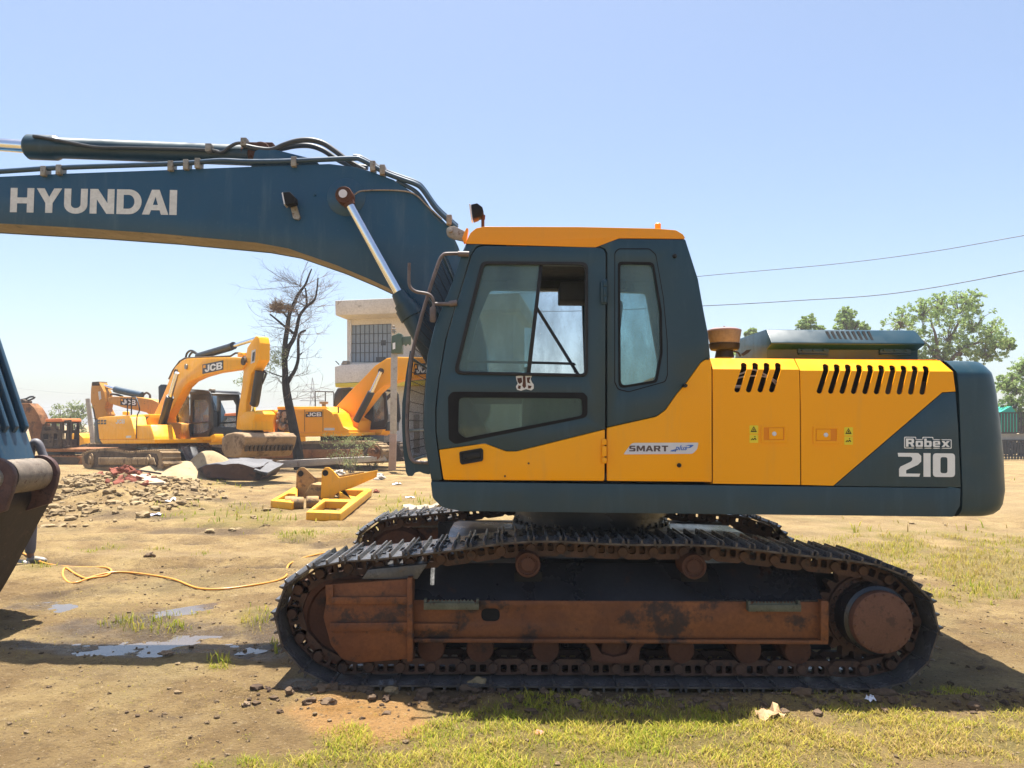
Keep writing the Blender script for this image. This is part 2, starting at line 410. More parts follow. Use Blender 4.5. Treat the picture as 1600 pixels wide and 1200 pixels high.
# ---- crawler tracks: path of the shoe plates, traced at the outer edge
VT = -1.495
path_px = [(520,1067),(490,1056),(464,1040),(444,1014),(433,984),(431,953),(441,924),(462,902),(490,888),(525,880),(560,878),(612,873),(657,868),(707,862),(755,855),(802,849),(852,847),(905,849),(950,852),(1000,853),(1047,853),(1092,853),(1145,857),(1192,862),(1240,868),(1287,873),(1335,878),(1375,885),(1410,898),(1438,918),(1458,946),(1466,978),(1462,1010),(1446,1040),(1424,1059),(1395,1068)] + [(x, 1068) for x in range(1350, 540, -60)]
pth = [Vector(q) for q in E.T(path_px, VT)]
zb = .030
pth = [Vector((p.x, zb)) if path_px[i][1] > 1065 else p for i, p in enumerate(pth)]
dense = [Vector((q.x, q.y)) for q in smooth_path([Vector((p.x, p.y, 0)) for p in pth + [pth[0]]], 8)]
cum = [0]
for a, b in zip(dense, dense[1:]): cum.append(cum[-1] + (b - a).length)
LT = cum[-1]; NS = round(LT / .2035); PITCH_T = LT / NS
def path_at(s):
    s %= LT
    import bisect
    i = min(max(bisect.bisect_right(cum, s) - 1, 0), len(dense) - 2)
    t = (s - cum[i]) / max(cum[i + 1] - cum[i], 1e-9)
    return dense[i].lerp(dense[i + 1], t)
cen = sum(dense, Vector((0, 0))) / len(dense)
TF = []
for i in range(NS):
    a = path_at(i * PITCH_T); b = path_at((i + 1) * PITCH_T)
    p = (a + b) / 2; t = (b - a).normalized(); n = Vector((-t.y, t.x))
    if n.dot(p - cen) < 0: n = -n; 
    TF.append((p, t, n))
HP = PITCH_T / 2
def shoe_bm():
    bm = BM()
    plate(bm, [(-HP - .004, -.30), (HP + .012, -.30), (HP + .012, .30), (-HP - .004, .30)], 0, .011,
          [[(x - .017, -.075), (x + .017, -.075), (x + .017, .03), (x + .004, .03), (x + .004, .075), (x - .017, .075)] for x in (-.042, .042)], axis='z')
    for x, h in ((-.086, .030), (0, .028), (.086, .030)):
        b2 = BM(); plate(b2, [(x - .010, .0112), (x + .010, .0112), (x + .0055, h + .011), (x - .0055, h + .011)], -.299, .299); bevel(b2, .003, 1); join(bm, b2)
    box(bm, HP + .004, HP + .02, -.298, .298, -.012, .0005)
    for x in (-.066, .066):
        for v in (-.13, .13):
            lathe(bm, [(0, .0112), (.016, .0112), (.015, .022), (0, .024)], (x, v, 0), (0, 0, 1), 6)
    bm.normal_update()
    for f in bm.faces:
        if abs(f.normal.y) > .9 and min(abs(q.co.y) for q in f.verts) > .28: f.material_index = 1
    return bm
def link_tpl():
    bm = BM()
    for v, d in ((-.105, .0), (.105, .0)):
        out = rr([(-HP - .012, -.020), (HP - .03, -.012), (HP + .012, -.030), (HP + .018, -.085), (HP - .03, -.118), (-HP + .03, -.118), (-HP - .026, -.085)], .02, 3)
        plate(bm, out, v - .022, v + .022, [rr([(-.058, -.03), (-.012, -.03), (-.012, -.082), (-.058, -.082)], .012, 2), rr([(.010, -.03), (.052, -.03), (.052, -.082), (.010, -.082)], .012, 2)])
    lathe(bm, [(0, -.155), (.030, -.155), (.034, -.150), (.034, .150), (.030, .155), (0, .155)], (-HP, 0, -.065), (0, 1, 0), 12)
    bm.verts.ensure_lookup_table(); bmesh.ops.triangulate(bm, faces=bm.faces)
    bmesh.ops.recalc_face_normals(bm, faces=bm.faces)
    bm.verts.index_update()
    V = np.array([v.co[:] for v in bm.verts]); Fc = np.array([[v.index for v in f.verts] for f in bm.faces]); bm.free()
    return V, Fc
LV, LF = link_tpl()
V = []; Fc = []; k = 0
for p, t, n in TF:
    W = np.stack([p.x + LV[:, 0] * t.x + LV[:, 2] * n.x, LV[:, 1] - 1.195, p.y + LV[:, 0] * t.y + LV[:, 2] * n.y], 1)
    V.append(W); Fc.append(LF + k); k += len(LV)
trk = mesh_np('crawler_track', np.concatenate(V), np.concatenate(Fc), M['chain'], ex)
shoe0 = None
for p, t, n in TF:
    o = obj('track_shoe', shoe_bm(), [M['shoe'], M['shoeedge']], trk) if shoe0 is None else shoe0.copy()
    if shoe0 is None: shoe0 = o
    else: COL.objects.link(o); o.parent = trk
    jit = random.uniform(-.012, .012)
    mm = Matrix(((t.x, 0, n.x, p.x), (0, 1, 0, -1.195 + random.uniform(-.003, .003)), (t.y, 0, n.y, p.y), (0, 0, 0, 1)))
    if mm.determinant() < 0:
        mm = Matrix(((-t.x, 0, n.x, p.x), (0, 1, 0, -1.195), (-t.y, 0, n.y, p.y), (0, 0, 0, 1)))
    o.matrix_local = mm @ Matrix.Rotation(jit, 4, 'Y')
far = []
far.append(trk)

# ---- idler, sprocket, motor hub
def uv(px, py, Y): return E.p3(px, py, Yv(Y))
bm = BM(); c = uv(540, 968, 5.14)
lathe(bm, [(0, -.03), (.10, -.03), (.12, -.01), (.25, -.005), (.262, -.03), (.300, -.03), (.306, 0), (.306, .16), (.262, .2), (.1, .2), (0, .2)], (c.x, c.y + .03, c.z), (0, 1, 0), 48)
far.append(obj('idler_wheel', bm, M['rust'], ex))
hc = uv(1379, 973, 4.97)
bm = BM()
nt = 21; ring = []
for i in range(nt * 4):
    a = 2 * math.pi * i / (nt * 4); r = (.325, .325, .272, .272)[i % 4]; ring.append((hc.x + r * math.cos(a), hc.z + r * math.sin(a)))
plate(bm, ring, Yv(5.22), Yv(5.30), [[(hc.x + .18 * math.cos(a), hc.z + .18 * math.sin(a)) for a in [2 * math.pi * k / 30 for k in range(30)]]])
lathe(bm, [(.17, 0), (.262, 0), (.262, .03), (.17, .03)], (hc.x, Yv(5.19), hc.z), (0, 1, 0), 40)
for i in range(26):
    a = 2 * math.pi * i / 26
    lathe(bm, [(0, -.012), (.012, -.012), (.012, .012), (0, .012)], (hc.x + .236 * math.cos(a), Yv(5.18), hc.z + .236 * math.sin(a)), (0, 1, 0), 6)
far.append(obj('sprocket', bm, M['chain'], ex))
bm = BM()
lathe(bm, [(0, 0), (.17, 0), (.192, .006), (.198, .02), (.198, .06), (.222, .07), (.222, .26), (.18, .27), (.18, .45), (0, .45)], (hc.x, Yv(4.965), hc.z), (0, 1, 0), 56)
hub = obj('drive_motor', bm, M['frame_dark'], ex); far.append(hub)
bm = BM()
lathe(bm, [(0, 0), (.168, 0), (.194, .006), (.200, .02), (.200, .058), (0, .058)], (hc.x, Yv(4.958), hc.z), (0, 1, 0), 56)
for i in range(18):
    a = 2 * math.pi * i / 18 + .1
    lathe(bm, [(0, -.006), (.009, -.006), (.009, .01), (0, .01)], (hc.x + .178 * math.cos(a), Yv(4.958), hc.z + .178 * math.sin(a)), (0, 1, 0), 6)
capo = obj('hub_cover', bm, M['cap'], hub)

# ---- side frame
YF = 5.06; vf = Yv(YF)
bm = BM()
# cross-section: vertical lower face, then a slope leaning back to the top
def sec(px):
    ub, zb_ = E.uz(px, 996, vf); _, zt = E.uz(px, 938, vf)
    us, zs = E.uz(px, 880, Yv(5.26))
    return [Vector((ub, vf, zb_)), Vector((ub, vf, zt)), Vector((ub, vf + .015, zt + .012)), Vector((ub, Yv(5.26), zs)), Vector((ub, Yv(5.44), zs)), Vector((ub, Yv(5.44), zb_))]
loft(bm, [sec(628), sec(760), sec(900), sec(1050), sec(1180), sec(1286)])
sf = obj('track_frame', bm, M['frame_dark'], ex, 25); far.append(sf)
bm = BM()   # brown side plate with the oval hole
out = E.T([(641, 937), (1279, 940), (1279, 997), (641, 995)], vf)
plate(bm, out, vf - .012, vf - .002, [E.T(rr([(752, 950), (781, 950), (781, 970), (752, 970)], 9.5, 6), vf)])
plate(bm, E.T([(640, 995), (1290, 998), (1290, 1004), (640, 1001)], vf), vf - .045, vf + .05)
plate(bm, E.T([(1278, 936), (1290, 937), (1290, 1000), (1278, 999)], vf), vf - .05, vf + .06)
for a, b in (((642, 972), (716, 984)),): plate(bm, E.T([a, (b[0], a[1]), b, (a[0], b[1])], vf), vf - .035, vf - .01)
obj('side_plate', bm, M['rust2'], sf, bev=.004)
bm = BM()
plate(bm, E.T(rr([(750, 948), (783, 948), (783, 972), (750, 972)], 10, 6), vf), vf - .0019, vf - .0012)
obj('drain_hole', bm, M['black'], sf)
for pts in ([(803, 893), (848, 893), (846, 920), (805, 921)], [(1063, 893), (1106, 893), (1108, 921), (1066, 922)]):
    bm = BM(); v = Yv(5.16)
    q = [E.uz(x, y, v) for x, y in rr(pts, 5, 3)]
    plate(bm, q, v - .001, v + .05); obj('roller_pocket', bm, M['black'], sf)
bm = BM(); v = Yv(5.43)
plate(bm, E.T([(1240, 884), (1300, 896), (1345, 905), (1345, 1000), (1240, 1000)], v), v, v + .02)
ub0 = E.uz(640, 1000, Yv(5.42))[0]; ub1 = E.uz(1300, 1000, Yv(5.42))[0]; box(bm, ub0, ub1, Yv(5.44), Yv(5.46), .13, .46)
obj('added_shade_plate', bm, M['frame_dark'], sf)  # plates added as a dark stand-in for the shade under the machine
# idler guard box at the front
bm = BM(); vg = Yv(5.0)
plate(bm, E.T(rr([(513, 913), (638, 905), (638, 1030), (560, 1036), (534, 1030), (517, 1008), (505, 965)], [4, 2, 2, 8, 10, 10, 6]), vg), vg, vg + .30)
guard = obj('idler_guard', bm, M['rust2'], ex, bev=.006); far.append(guard)
bm = BM()
for y0, y1, x0, x1 in ((932, 943, 520, 637), (972, 985, 517, 637)):
    plate(bm, E.T([(x0, y0), (x1, y0 - 1), (x1, y1), (x0, y1)], vg), vg - .022, vg - .001)
plate(bm, E.T([(637, 902), (645, 901), (646, 1031), (637, 1032)], vg), vg - .03, vg + .10)
plate(bm, E.T([(509, 913), (522, 912), (521, 944), (511, 944)], vg), vg - .018, vg - .001)
obj('guard_rib', bm, M['rust2'], guard, bev=.004)
bm = BM(); vtop = Yv(5.03)
plate(bm, [E.uz(575, 890, vtop), E.uz(668, 881, vtop), E.uz(652, 905, vtop), E.uz(565, 905, vtop)], vtop, vtop + .32)
obj('guard_top', bm, M['shoe'], guard, bev=.004)
# steps
for x0, x1, y0, y1 in ((662, 748, 942, 953), (1170, 1252, 945, 956)):
    bm = BM(); v = vf - .07
    plate(bm, E.T([(x0, y0), (x1, y0), (x1, y1), (x0, y1)], v), v, v + .012)
    b2 = BM(); nn = 12; tp = []
    for i in range(nn):
        xa = x0 + 8 + (x1 - x0 - 16) * i / nn; w = (x1 - x0 - 16) / nn
        tp += [(xa, y0 - 1), (xa + w * .5, y0 - 5), (xa + w, y0 - 1)]
    plate(b2, E.T([(x0 + 5, y0 + 1)] + tp + [(x1 - 5, y0 + 1)], v), v + .013, v + .02); join(bm, b2)
    for xx in (x0, x1 - 4): plate(bm, E.T([(xx, y0 - 5), (xx + 4, y0 - 5), (xx + 4, y1), (xx, y1)], v), v + .0125, v + .058)
    far.append(obj('boarding_step', bm, M['serr'], ex, bev=.002))
# carrier rollers
for px, py in ((825, 883), (1085, 886)):
    c = uv(px, py, 5.02); bm = BM()
    lathe(bm, [(0, .012), (.045, .012), (.05, .02), (.062, .02), (.066, .004), (.078, .004), (.083, .012), (.083, .2), (.05, .21), (.05, .34), (0, .34)], c, (0, 1, 0), 28)
    for i in range(5):
        a = 2 * math.pi * i / 5 + .3
        lathe(bm, [(0, 0), (.009, 0), (.009, .02), (0, .02)], c + Vector((.055 * math.cos(a), .008, .055 * math.sin(a))), (0, 1, 0), 6)
    far.append(obj('carrier_roller', bm, M['rust'], ex))
# track rollers
for px in (673, 750, 853, 960, 1065, 1170, 1248):
    c = uv(px, 1006, 5.10); bm = BM()
    lathe(bm, [(0, 0), (.03, .0), (.085, .012), (.092, .03), (.092, .09), (.075, .10), (.075, .2), (.092, .21), (.092, .27), (.03, .3), (0, .3)], (c.x, c.y, .215), (0, 1, 0), 28)
    far.append(obj('track_roller', bm, M['rust'], ex))
bm = BM(); v = Yv(5.06)
plate(bm, E.T(rr([(912, 1004), (928, 1004), (940, 1022), (960, 1027), (980, 1022), (990, 1004), (1010, 1004), (1000, 1014), (998, 1034), (985, 1037), (938, 1036), (925, 1033), (922, 1014)], 3), v), v, v + .06)
far.append(obj('chain_guide', bm, M['rust'], ex, bev=.004))
for o in far:                     # the other side is the mirror image
    for c_ in [copy_tree(o, ex)]:
        c_.scale = (1, -1, 1)

# ---- car body and slewing ring
bm = BM()
box(bm, -.62, .72, -.98, .98, .42, .86)
for su, u0, u1 in ((1, .5, 1.25), (-1, -1.15, -.45)):
    loft(bm, [[Vector(q) for q in ((u0, -.98, .40), (u1, -.98, .40), (u1, -.98, .74), (u0, -.98, .78))], [Vector(q) for q in ((u0, -.2, .42), (u1, -.2, .42), (u1, -.2, .84), (u0, -.2, .86))], [Vector(q) for q in ((u0, .2, .42), (u1, .2, .42), (u1, .2, .84), (u0, .2, .86))], [Vector(q) for q in ((u0, .98, .40), (u1, .98, .40), (u1, .98, .74), (u0, .98, .78))]])
obj('car_body', bm, M['frame_dark'], ex, bev=.015)
sc_u = E.uz(920, 800, Yv(5.9))[0]
bm = BM()
lathe(bm, [(0, .84), (.66, .84), (.66, .90), (.60, .905), (.60, .97), (.64, .975), (.64, 1.06), (.58, 1.06), (.58, 1.16), (0, 1.16)], (0.02, 0, 0), (0, 0, 1), 56)
for i in range(36):
    a = 2 * math.pi * i / 36
    lathe(bm, [(0, .90), (.016, .90), (.016, .925), (0, .925)], (.02 + .635 * math.cos(a), .635 * math.sin(a), 0), (0, 0, 1), 6)
obj('slew_ring', bm, M['frame_dark'], ex)

# ---- upper deck
bm = BM()
dk = rr([(673, 753), (1501, 763), (1500, 790), (1490, 807.5), (720, 798.5), (690, 792), (676, 778)], [2, 2, 6, 6, 16, 20, 12])
dkp = E.T(dk, VN)
plate(bm, dkp, VN, -VN)
bm.normal_update()
es = [e for e in bm.edges if len(e.link_faces) == 2 and abs(e.verts[0].co.y - VN) < 1e-4 and abs(e.verts[1].co.y - VN) < 1e-4 and (e.verts[0].co.z + e.verts[1].co.z) / 2 < dkp[0][1] - .05]
bmesh.ops.bevel(bm, geom=es, offset=.055, segments=6, profile=.5, affect='EDGES', clamp_overlap=True)
es = [e for e in bm.edges if len(e.link_faces) == 2 and e.calc_face_angle(0) > R(50) and (e.verts[0].co.z + e.verts[1].co.z) / 2 > dkp[0][1] - .06]
bmesh.ops.bevel(bm, geom=es, offset=.012, segments=3, profile=.5, affect='EDGES', clamp_overlap=True)
obj('deck_frame', bm, M['navy'], ex, 30)
ztop = dkp[0][1]

# ---- cab
cabroot = BM()
shell = [(674, 750), (671, 735), (664, 700), (661, 656), (664, 615), (668, 555), (679, 510), (690, 483), (708, 438), (721, 397), (728, 380.5), (930, 387), (968, 372.5), (1071, 373.5), (1091, 436), (1100, 487), (1107, 523), (1110, 561), (1102, 561), (1095, 566), (1073, 597), (1057.5, 615), (1040, 640), (1026, 650), (948.5, 667.5), (948.5, 395), (945, 388.5), (936, 385), (754, 382), (744, 386), (736, 398), (721, 448), (709, 487), (696, 532), (685.5, 595), (680.5, 640), (681, 676), (684.5, 705), (691, 750)]
rwin = rr([(969, 413), (1019, 414), (1030.5, 487), (1031.5, 550), (1024, 594), (970, 603)], [6, 8, 40, 40, 8, 8])
plate(cabroot, E.T(shell, VN), VN, VN + .05, [E.T(rwin, VN)])
cab = obj('cab', cabroot, M['navy'], ex, bev=.008)
VF = -.33
# other walls, floor, back wall, posts
bm = BM()
uF, zF = E.uz(672, 750, VN); uB = E.uz(1108, 560, VN)[0]
def zz(py): return E.uz(800, py, VN)[1]
def uu(px, py=560): return E.uz(px, py, VN)[0]
shp = [(673, 750), (661, 656), (668, 555), (690, 483), (721, 397), (728, 381), (1071, 374), (1091, 436), (1107, 523), (1110, 561), (1110, 750)]
S2 = E.T(shp, VN)
hole = [E.T(rr([(705, 590), (736, 470), (760, 412), (930, 415), (936, 590)], 10), VN), E.T(rr([(968, 415), (1050, 418), (1080, 590), (968, 590)], 10), VN), E.T(rr([(700, 625), (930, 625), (930, 700), (700, 700)], 8), VN)]
plate(bm, S2, VF - .05, VF, hole)
obj('right_wall', bm, M['navy'], cab)
bm = BM()
box(bm, uu(672, 740), uu(1108), VN + .05, VF - .05, ztop + .03, ztop + .07)
loft(bm, [[Vector((u, v, z)) for u, z in (E.uz(1071, 374, VN), E.uz(1091, 436, VN), E.uz(1100, 490, VN), (E.uz(1100, 490, VN)[0] - .04, E.uz(1100, 490, VN)[1]), (E.uz(1091, 436, VN)[0] - .04, E.uz(1091, 436, VN)[1]), (E.uz(1071, 374, VN)[0] - .04, E.uz(1071, 374, VN)[1]))] for v in (VN + .05, VN + .16)])
loft(bm, [[Vector((u, v, z)) for u, z in (E.uz(1071, 374, VN), E.uz(1091, 436, VN), E.uz(1100, 490, VN), (E.uz(1100, 490, VN)[0] - .04, E.uz(1100, 490, VN)[1]), (E.uz(1091, 436, VN)[0] - .04, E.uz(1091, 436, VN)[1]), (E.uz(1071, 374, VN)[0] - .04, E.uz(1071, 374, VN)[1]))] for v in (VF - .16, VF - .05)])
u1, z1 = E.uz(1098, 490, VN); u2, z2 = E.uz(1110, 561, VN)
loft(bm, [[Vector((u1, v, z1)), Vector((u2, v, z2)), Vector((u2, v, ztop + .07)), Vector((u2 - .04, v, ztop + .07)), Vector((u2 - .04, v, z2)), Vector((u1 - .04, v, z1))] for v in (VN + .05, VF - .05)])
obj('rear_wall', bm, M['navy'], cab)
bm = BM()   # front: two posts and cross bars carrying the windshield
fr_px = [(673, 748), (662, 656), (669, 555), (691, 483), (722, 398), (729, 383)]
FP = E.T(fr_px, VN)
for v0, v1 in ((VF - .10, VF - .051),):
    loft(bm, [[Vector((u, v0, z)), Vector((u, v1, z)), Vector((u + .06, v1, z)), Vector((u + .06, v0, z))] for u, z in FP])
for i in (0, 5):
    u, z = FP[i]; box(bm, u, u + .05, VN + .05, VF - .1, z - .03, z + .05)
um, zm = E.uz(666, 600, VN); box(bm, um + .005, um + .045, VN + .05, VF - .1, zm - .02, zm + .02)
obj('windshield_frame', bm, M['navy'], cab)
bm = BM()
for a, b in zip(FP, FP[1:]):
    loft(bm, [[Vector((a[0] + .02, v, a[1])), Vector((b[0] + .02, v, b[1])), Vector((b[0] + .026, v, b[1])), Vector((a[0] + .026, v, a[1]))] for v in (VN + .05, VF - .1)])
obj('windshield', bm, M['glass_clear'], cab)
bm = BM()
plate(bm, E.T(rr([(704, 592), (735, 470), (758, 410), (932, 413), (938, 592)], 10), VN), VF - .03, VF - .025)
plate(bm, E.T(rr([(966, 413), (1052, 416), (1082, 592), (966, 592)], 10), VN), VF - .03, VF - .025)
plate(bm, E.T(rr([(698, 623), (932, 623), (932, 702), (698, 702)], 8), VN), VF - .03, VF - .025)
obj('right_window', bm, M['glass_clear'], cab)
# ceiling lining and dark header above the far window
bm = BM()
ca = E.T([(745, 392), (1068, 392)], VN)
box(bm, ca[0][0], ca[1][0], VN + .06, VF - .055, ca[0][1] - .02, ca[0][1] + .03)
box(bm, ca[0][0] + .2, ca[1][0] - .25, VF - .14, VF - .056, ca[0][1] - .09, ca[0][1] - .021)
box(bm, uu(880) , uu(940), VN + .35, VN + .62, zz(455), zz(425))
obj('ceiling_lining', bm, M['interior'], cab, bev=.01)
bm = BM()   # seat
su = uu(962)
loft(bm, [rr([(su - .13, VN + .30), (su - .02, VN + .30), (su - .02, VN + .74), (su - .13, VN + .74)], .05, 3) and [Vector((x + dx, y, z)) for x, y in rr([(su - .13 , VN + .30 + sh), (su - .02, VN + .30 + sh), (su - .02, VN + .74 - sh), (su - .13, VN + .74 - sh)], .05, 3)] for dx, z, sh in ((-.04, ztop + .45, 0), (.0, ztop + .6, 0), (.06, ztop + .9, .0), (.10, ztop + 1.05, .04), (.105, ztop + 1.07, .10), (.12, ztop + 1.09, .12), (.14, ztop + 1.28, .12), (.14, ztop + 1.32, .16))])
box(bm, su - .62, su - .05, VN + .28, VN + .76, ztop + .36, ztop + .50)
box(bm, su - .5, su - .12, VN + .36, VN + .68, ztop + .07, ztop + .355)
obj('seat', bm, M['seat'], cab, bev=.03, seg=3)
bm = BM()
box(bm, su - .62, su - .02, VN + .14, VN + .26, ztop + .07, ztop + .62)
box(bm, su - .62, su - .02, VN + .78, VN + .90, ztop + .07, ztop + .62)
tube(bm, [(su - .56, VN + .2, ztop + .62), (su - .60, VN + .2, ztop + .80)], .02, 8)
tube(bm, [(su - .56, VN + .84, ztop + .62), (su - .60, VN + .84, ztop + .80)], .02, 8)
obj('control_console', bm, M['consolegreen'], cab, bev=.02)
bm = BM()
tube(bm, smooth_path([E.p3(728, 579, VN + .12), E.p3(731, 567, VN + .12), E.p3(740, 565, VN + .12), E.p3(885, 568, VN + .12), E.p3(895, 571, VN + .12), E.p3(899, 582, VN + .12)], 4), .009, 8)
obj('hand_rail', bm, M['interior'], cab); bm = BM()
tube(bm, [E.p3(838, 480, VN + .85), E.p3(905, 588, VN + .85)], .013, 8)
obj('hand_rail', bm, M['linkgrey'], cab)  # grey bar built in place of a diagonal window reflection

# roof
bm = BM()
rf = rr([(727, 380.5), (735, 364), (744, 356.5), (757, 354), (905, 354.5), (1024, 357), (1056, 359.5), (1067, 366), (1071.5, 373), (968, 372), (930, 386.5)], [1, 6, 8, 10, 0, 0, 10, 6, 2, 6, 6])
plate(bm, E.T(rf, VN - .004), VN - .004, VF + .004)
roof = obj('cab_roof', bm, M['roof'], cab, bev=.022, seg=3, sharp=45)
bm = BM(); c = E.p3(1028, 358, VN + .3)
lathe(bm, [(0, .0), (.022, 0), (.022, .035), (.016, .042), (0, .042)], c, (0, 0, 1), 12)
obj('roof_stud', bm, M['roof'], roof)
# rear lower yellow panel
bm = BM()
lp = rr([(948.5, 668.5), (1026, 651), (1040, 641), (1057.5, 616), (1073, 598), (1095, 567), (1102, 562), (1110.5, 562), (1112.3, 580), (1112.3, 753), (948.5, 751.5)], [0, 10, 10, 6, 6, 6, 6, 3, 0, 2, 2])
plate(bm, E.T(lp, VN - .003), VN - .003, VN + .05)
obj('lower_panel', bm, M['yellow'], cab, bev=.008)
# groove and black surround of the rear window
bm = BM()
o1 = rr([(960, 394), (966, 388), (1015, 388), (1025, 397), (1037, 465), (1043, 532), (1043.5, 586), (1040, 597), (982, 613), (965, 609), (960, 598)], [8, 8, 10, 10, 60, 60, 10, 8, 10, 8, 8])
o2 = [( (x - 1001) * .972 + 1001, (y - 500) * .986 + 500) for x, y in o1]
plate(bm, E.T(o1, VN - .001), VN - .0025, VN, [E.T(o2, VN - .001)])
obj('window_seam', bm, M['black'], cab)
bm = BM()
o3 = [((x - 1000) * 1.12 + 1000, (y - 508) * 1.045 + 508) for x, y in rwin]
plate(bm, E.T(o3, VN - .001), VN - .004, VN, [E.T(rwin, VN - .001)])
obj('window_seal', bm, M['black'], cab)
bm = BM(); plate(bm, E.T(rwin, VN + .012), VN + .012, VN + .017)
obj('rear_side_window', bm, M['glass'], cab)
bm = BM()
for x, y in ((1054, 400), (1061, 727)):
    lathe(bm, [(0, -.022), (.010, -.022), (.015, -.006), (.015, .01), (0, .01)], E.p3(x, y, VN - .002), (0, 1, 0), 12)
lathe(bm, [(0, -.05), (.012, -.05), (.012, .0), (0, .0)], E.p3(1069, 603, VN), (0, 1, 0), 10)
obj('rubber_stop', bm, M['rubber'], cab)
bm = BM()
bp = rr([(974, 710), (987, 692), (1091.5, 691.5), (1089, 702), (1082, 709)], [1, 10, 2, 8, 8])
plate(bm, E.T(bp, VN - .004), VN - .007, VN - .004)
badge = obj('name_badge', bm, M['silver'], cab)
bm = BM(); word(bm, 'SMART', ((983, 696.3), (1044, 696.3), (1044, 705.3), (983, 705.3)), E, VN - .0075, .001, .14)
obj('badge_lettering', bm, M['textgrey'], badge)
bm = BM(); font_word(bm, 'plus', ((1054, 695.5), (1074, 695.5), (1074, 706), (1054, 706)), E, VN - .0075, .001, .02, .35)
sw = [(1047, 705), (1049, 703.4), (1054, 702.2), (1060, 702.2), (1053, 704), (1058, 704.4), (1050, 705.6)]
plate(bm, E.T(sw, VN - .0075), VN - .0085, VN - .0075)
plate(bm, E.T([(1084, 696), (1079, 699.6), (1071, 700.6), (1077, 698.3), (1078, 696.6), (1070, 696.2), (1076, 695.2), (1082, 695)], VN - .0075), VN - .0085, VN - .0075)
obj('badge_lettering', bm, M['textblue'], badge)

# ---- door
VD = VN - .006
bm = BM()
dup_ = rr([(737, 399), (744, 388), (755, 384), (935, 386.8), (943, 389.5), (946.3, 397), (945.3, 670), (807, 704.3), (791, 704.3), (757.5, 692), (685.8, 702), (682.3, 676), (682, 640), (686.5, 595), (697, 533), (710, 487), (722, 449)], [4, 4, 4, 4, 4, 4, 0, 10, 10, 10, 0, 0, 40, 60, 60, 0, 0])
win = rr([(757, 413.5), (914.5, 414.5), (914.5, 584), (715, 580)], [8, 8, 8, 8], 6)
low = rr([(717, 621), (909, 622.5), (910.5, 649), (727, 684), (716, 676)], [8, 6, 8, 10, 8], 5)
plate(bm, E.T(dup_, VD), VD, VD + .035, [E.T(win, VD), E.T(low, VD)])
door = obj('door', bm, M['navy'], cab, bev=.008)
bm = BM()
plate(bm, E.T(rr([(685.8, 702.8), (757.5, 692.8), (791, 705.2), (807, 705.2), (945.3, 670.8), (944.6, 751.6), (693, 750)], [0, 10, 10, 10, 0, 4, 4]), VD - .002), VD - .002, VD + .035)
obj('door_lower_panel', bm, M['yellow'], door, bev=.008)
bm = BM()
wo = rr([(752, 408), (919, 409), (919, 589), (708, 585)], [11, 11, 11, 11], 6)
plate(bm, E.T(wo, VD - .012), VD - .012, VD - .0005, [E.T(win, VD - .012)])
obj('window_seal', bm, M['rubber'], door, bev=.005)
bm = BM()
lo = rr([(706, 612), (912, 613.5), (918, 620), (918, 652), (711, 694), (701, 687), (700, 620)], [10, 6, 4, 10, 10, 8, 10], 5)
plate(bm, E.T(lo, VD - .003), VD - .003, VD - .0005, [E.T(low, VD - .003)])
obj('window_border', bm, M['black'], door)
bm = BM(); plate(bm, E.T([(756, 411), (844, 412), (824, 585), (713, 582)], VD + .012), VD + .012, VD + .017)
obj('sliding_pane', bm, M['glass'], door)
bm = BM(); plate(bm, E.T([(843, 412), (848.5, 412), (829, 584), (822.5, 584)], VD + .010), VD + .004, VD + .03)
obj('pane_edge', bm, M['rubber'], door, bev=.003)
bm = BM(); plate(bm, E.T(low, VD + .012), VD + .012, VD + .016)
obj('lower_window', bm, M['glass_low'], door)
bm = BM()
hp = rr([(717.5, 706), (752, 700), (755, 703), (755, 718), (753, 720.5), (722, 726), (719, 723)], 3, 3)
hi = rr([(721, 708), (751, 703), (752, 716), (724, 722)], 2, 3)
plate(bm, E.T(hp, VD - .004), VD - .014, VD - .0045, [E.T(hi, VD - .004)])
plate(bm, E.T(hi, VD - .003), VD - .0035, VD - .0025)
plate(bm, E.T(rr([(730, 709), (750, 706), (750, 714), (731, 718)], 2, 3), VD - .01), VD - .012, VD - .004)
lathe(bm, [(0, -.012), (.009, -.012), (.009, 0), (0, 0)], E.p3(726, 717, VD - .003), (0, 1, 0), 10)
obj('handle', bm, M['rubber'], door, bev=.002)
bm = BM()
plate(bm, E.T(rr([(939, 439), (944, 436), (949, 436), (949, 474), (944, 476), (939, 472)], 2), VD - .02), VD - .022, VD - .007)
for y0, y1 in ((439, 448), (449, 463), (464, 473)): tube(bm, [E.p3(945.5, y0, VD - .022), E.p3(945.5, y1, VD - .022)], .014, 10)
obj('hinge', bm, M['navy'], door, bev=.002)
bm = BM()
for y0, y1 in ((686, 695), (697, 713), (715, 724)):
    plate(bm, E.T([(940.5, y0), (948, y0), (948, y1), (940.5, y1)], VD - .016), VD - .02, VD - .007)
obj('hinge', bm, M['yellow'], door, bev=.003)
bm = BM(); v = VD - .0012
plate(bm, E.T([(806, 588), (812, 586.5), (819, 588), (824, 586.5), (831, 587), (829, 592), (831, 597), (834, 601), (834, 607), (830, 610), (822, 608), (814, 610.5), (808, 609), (806, 604), (809, 599), (807, 594)], v), v, v + .0008)
tsk = obj('torn_sticker', bm, M['offwhite'], door)
bm = BM(); v = VD - .0022
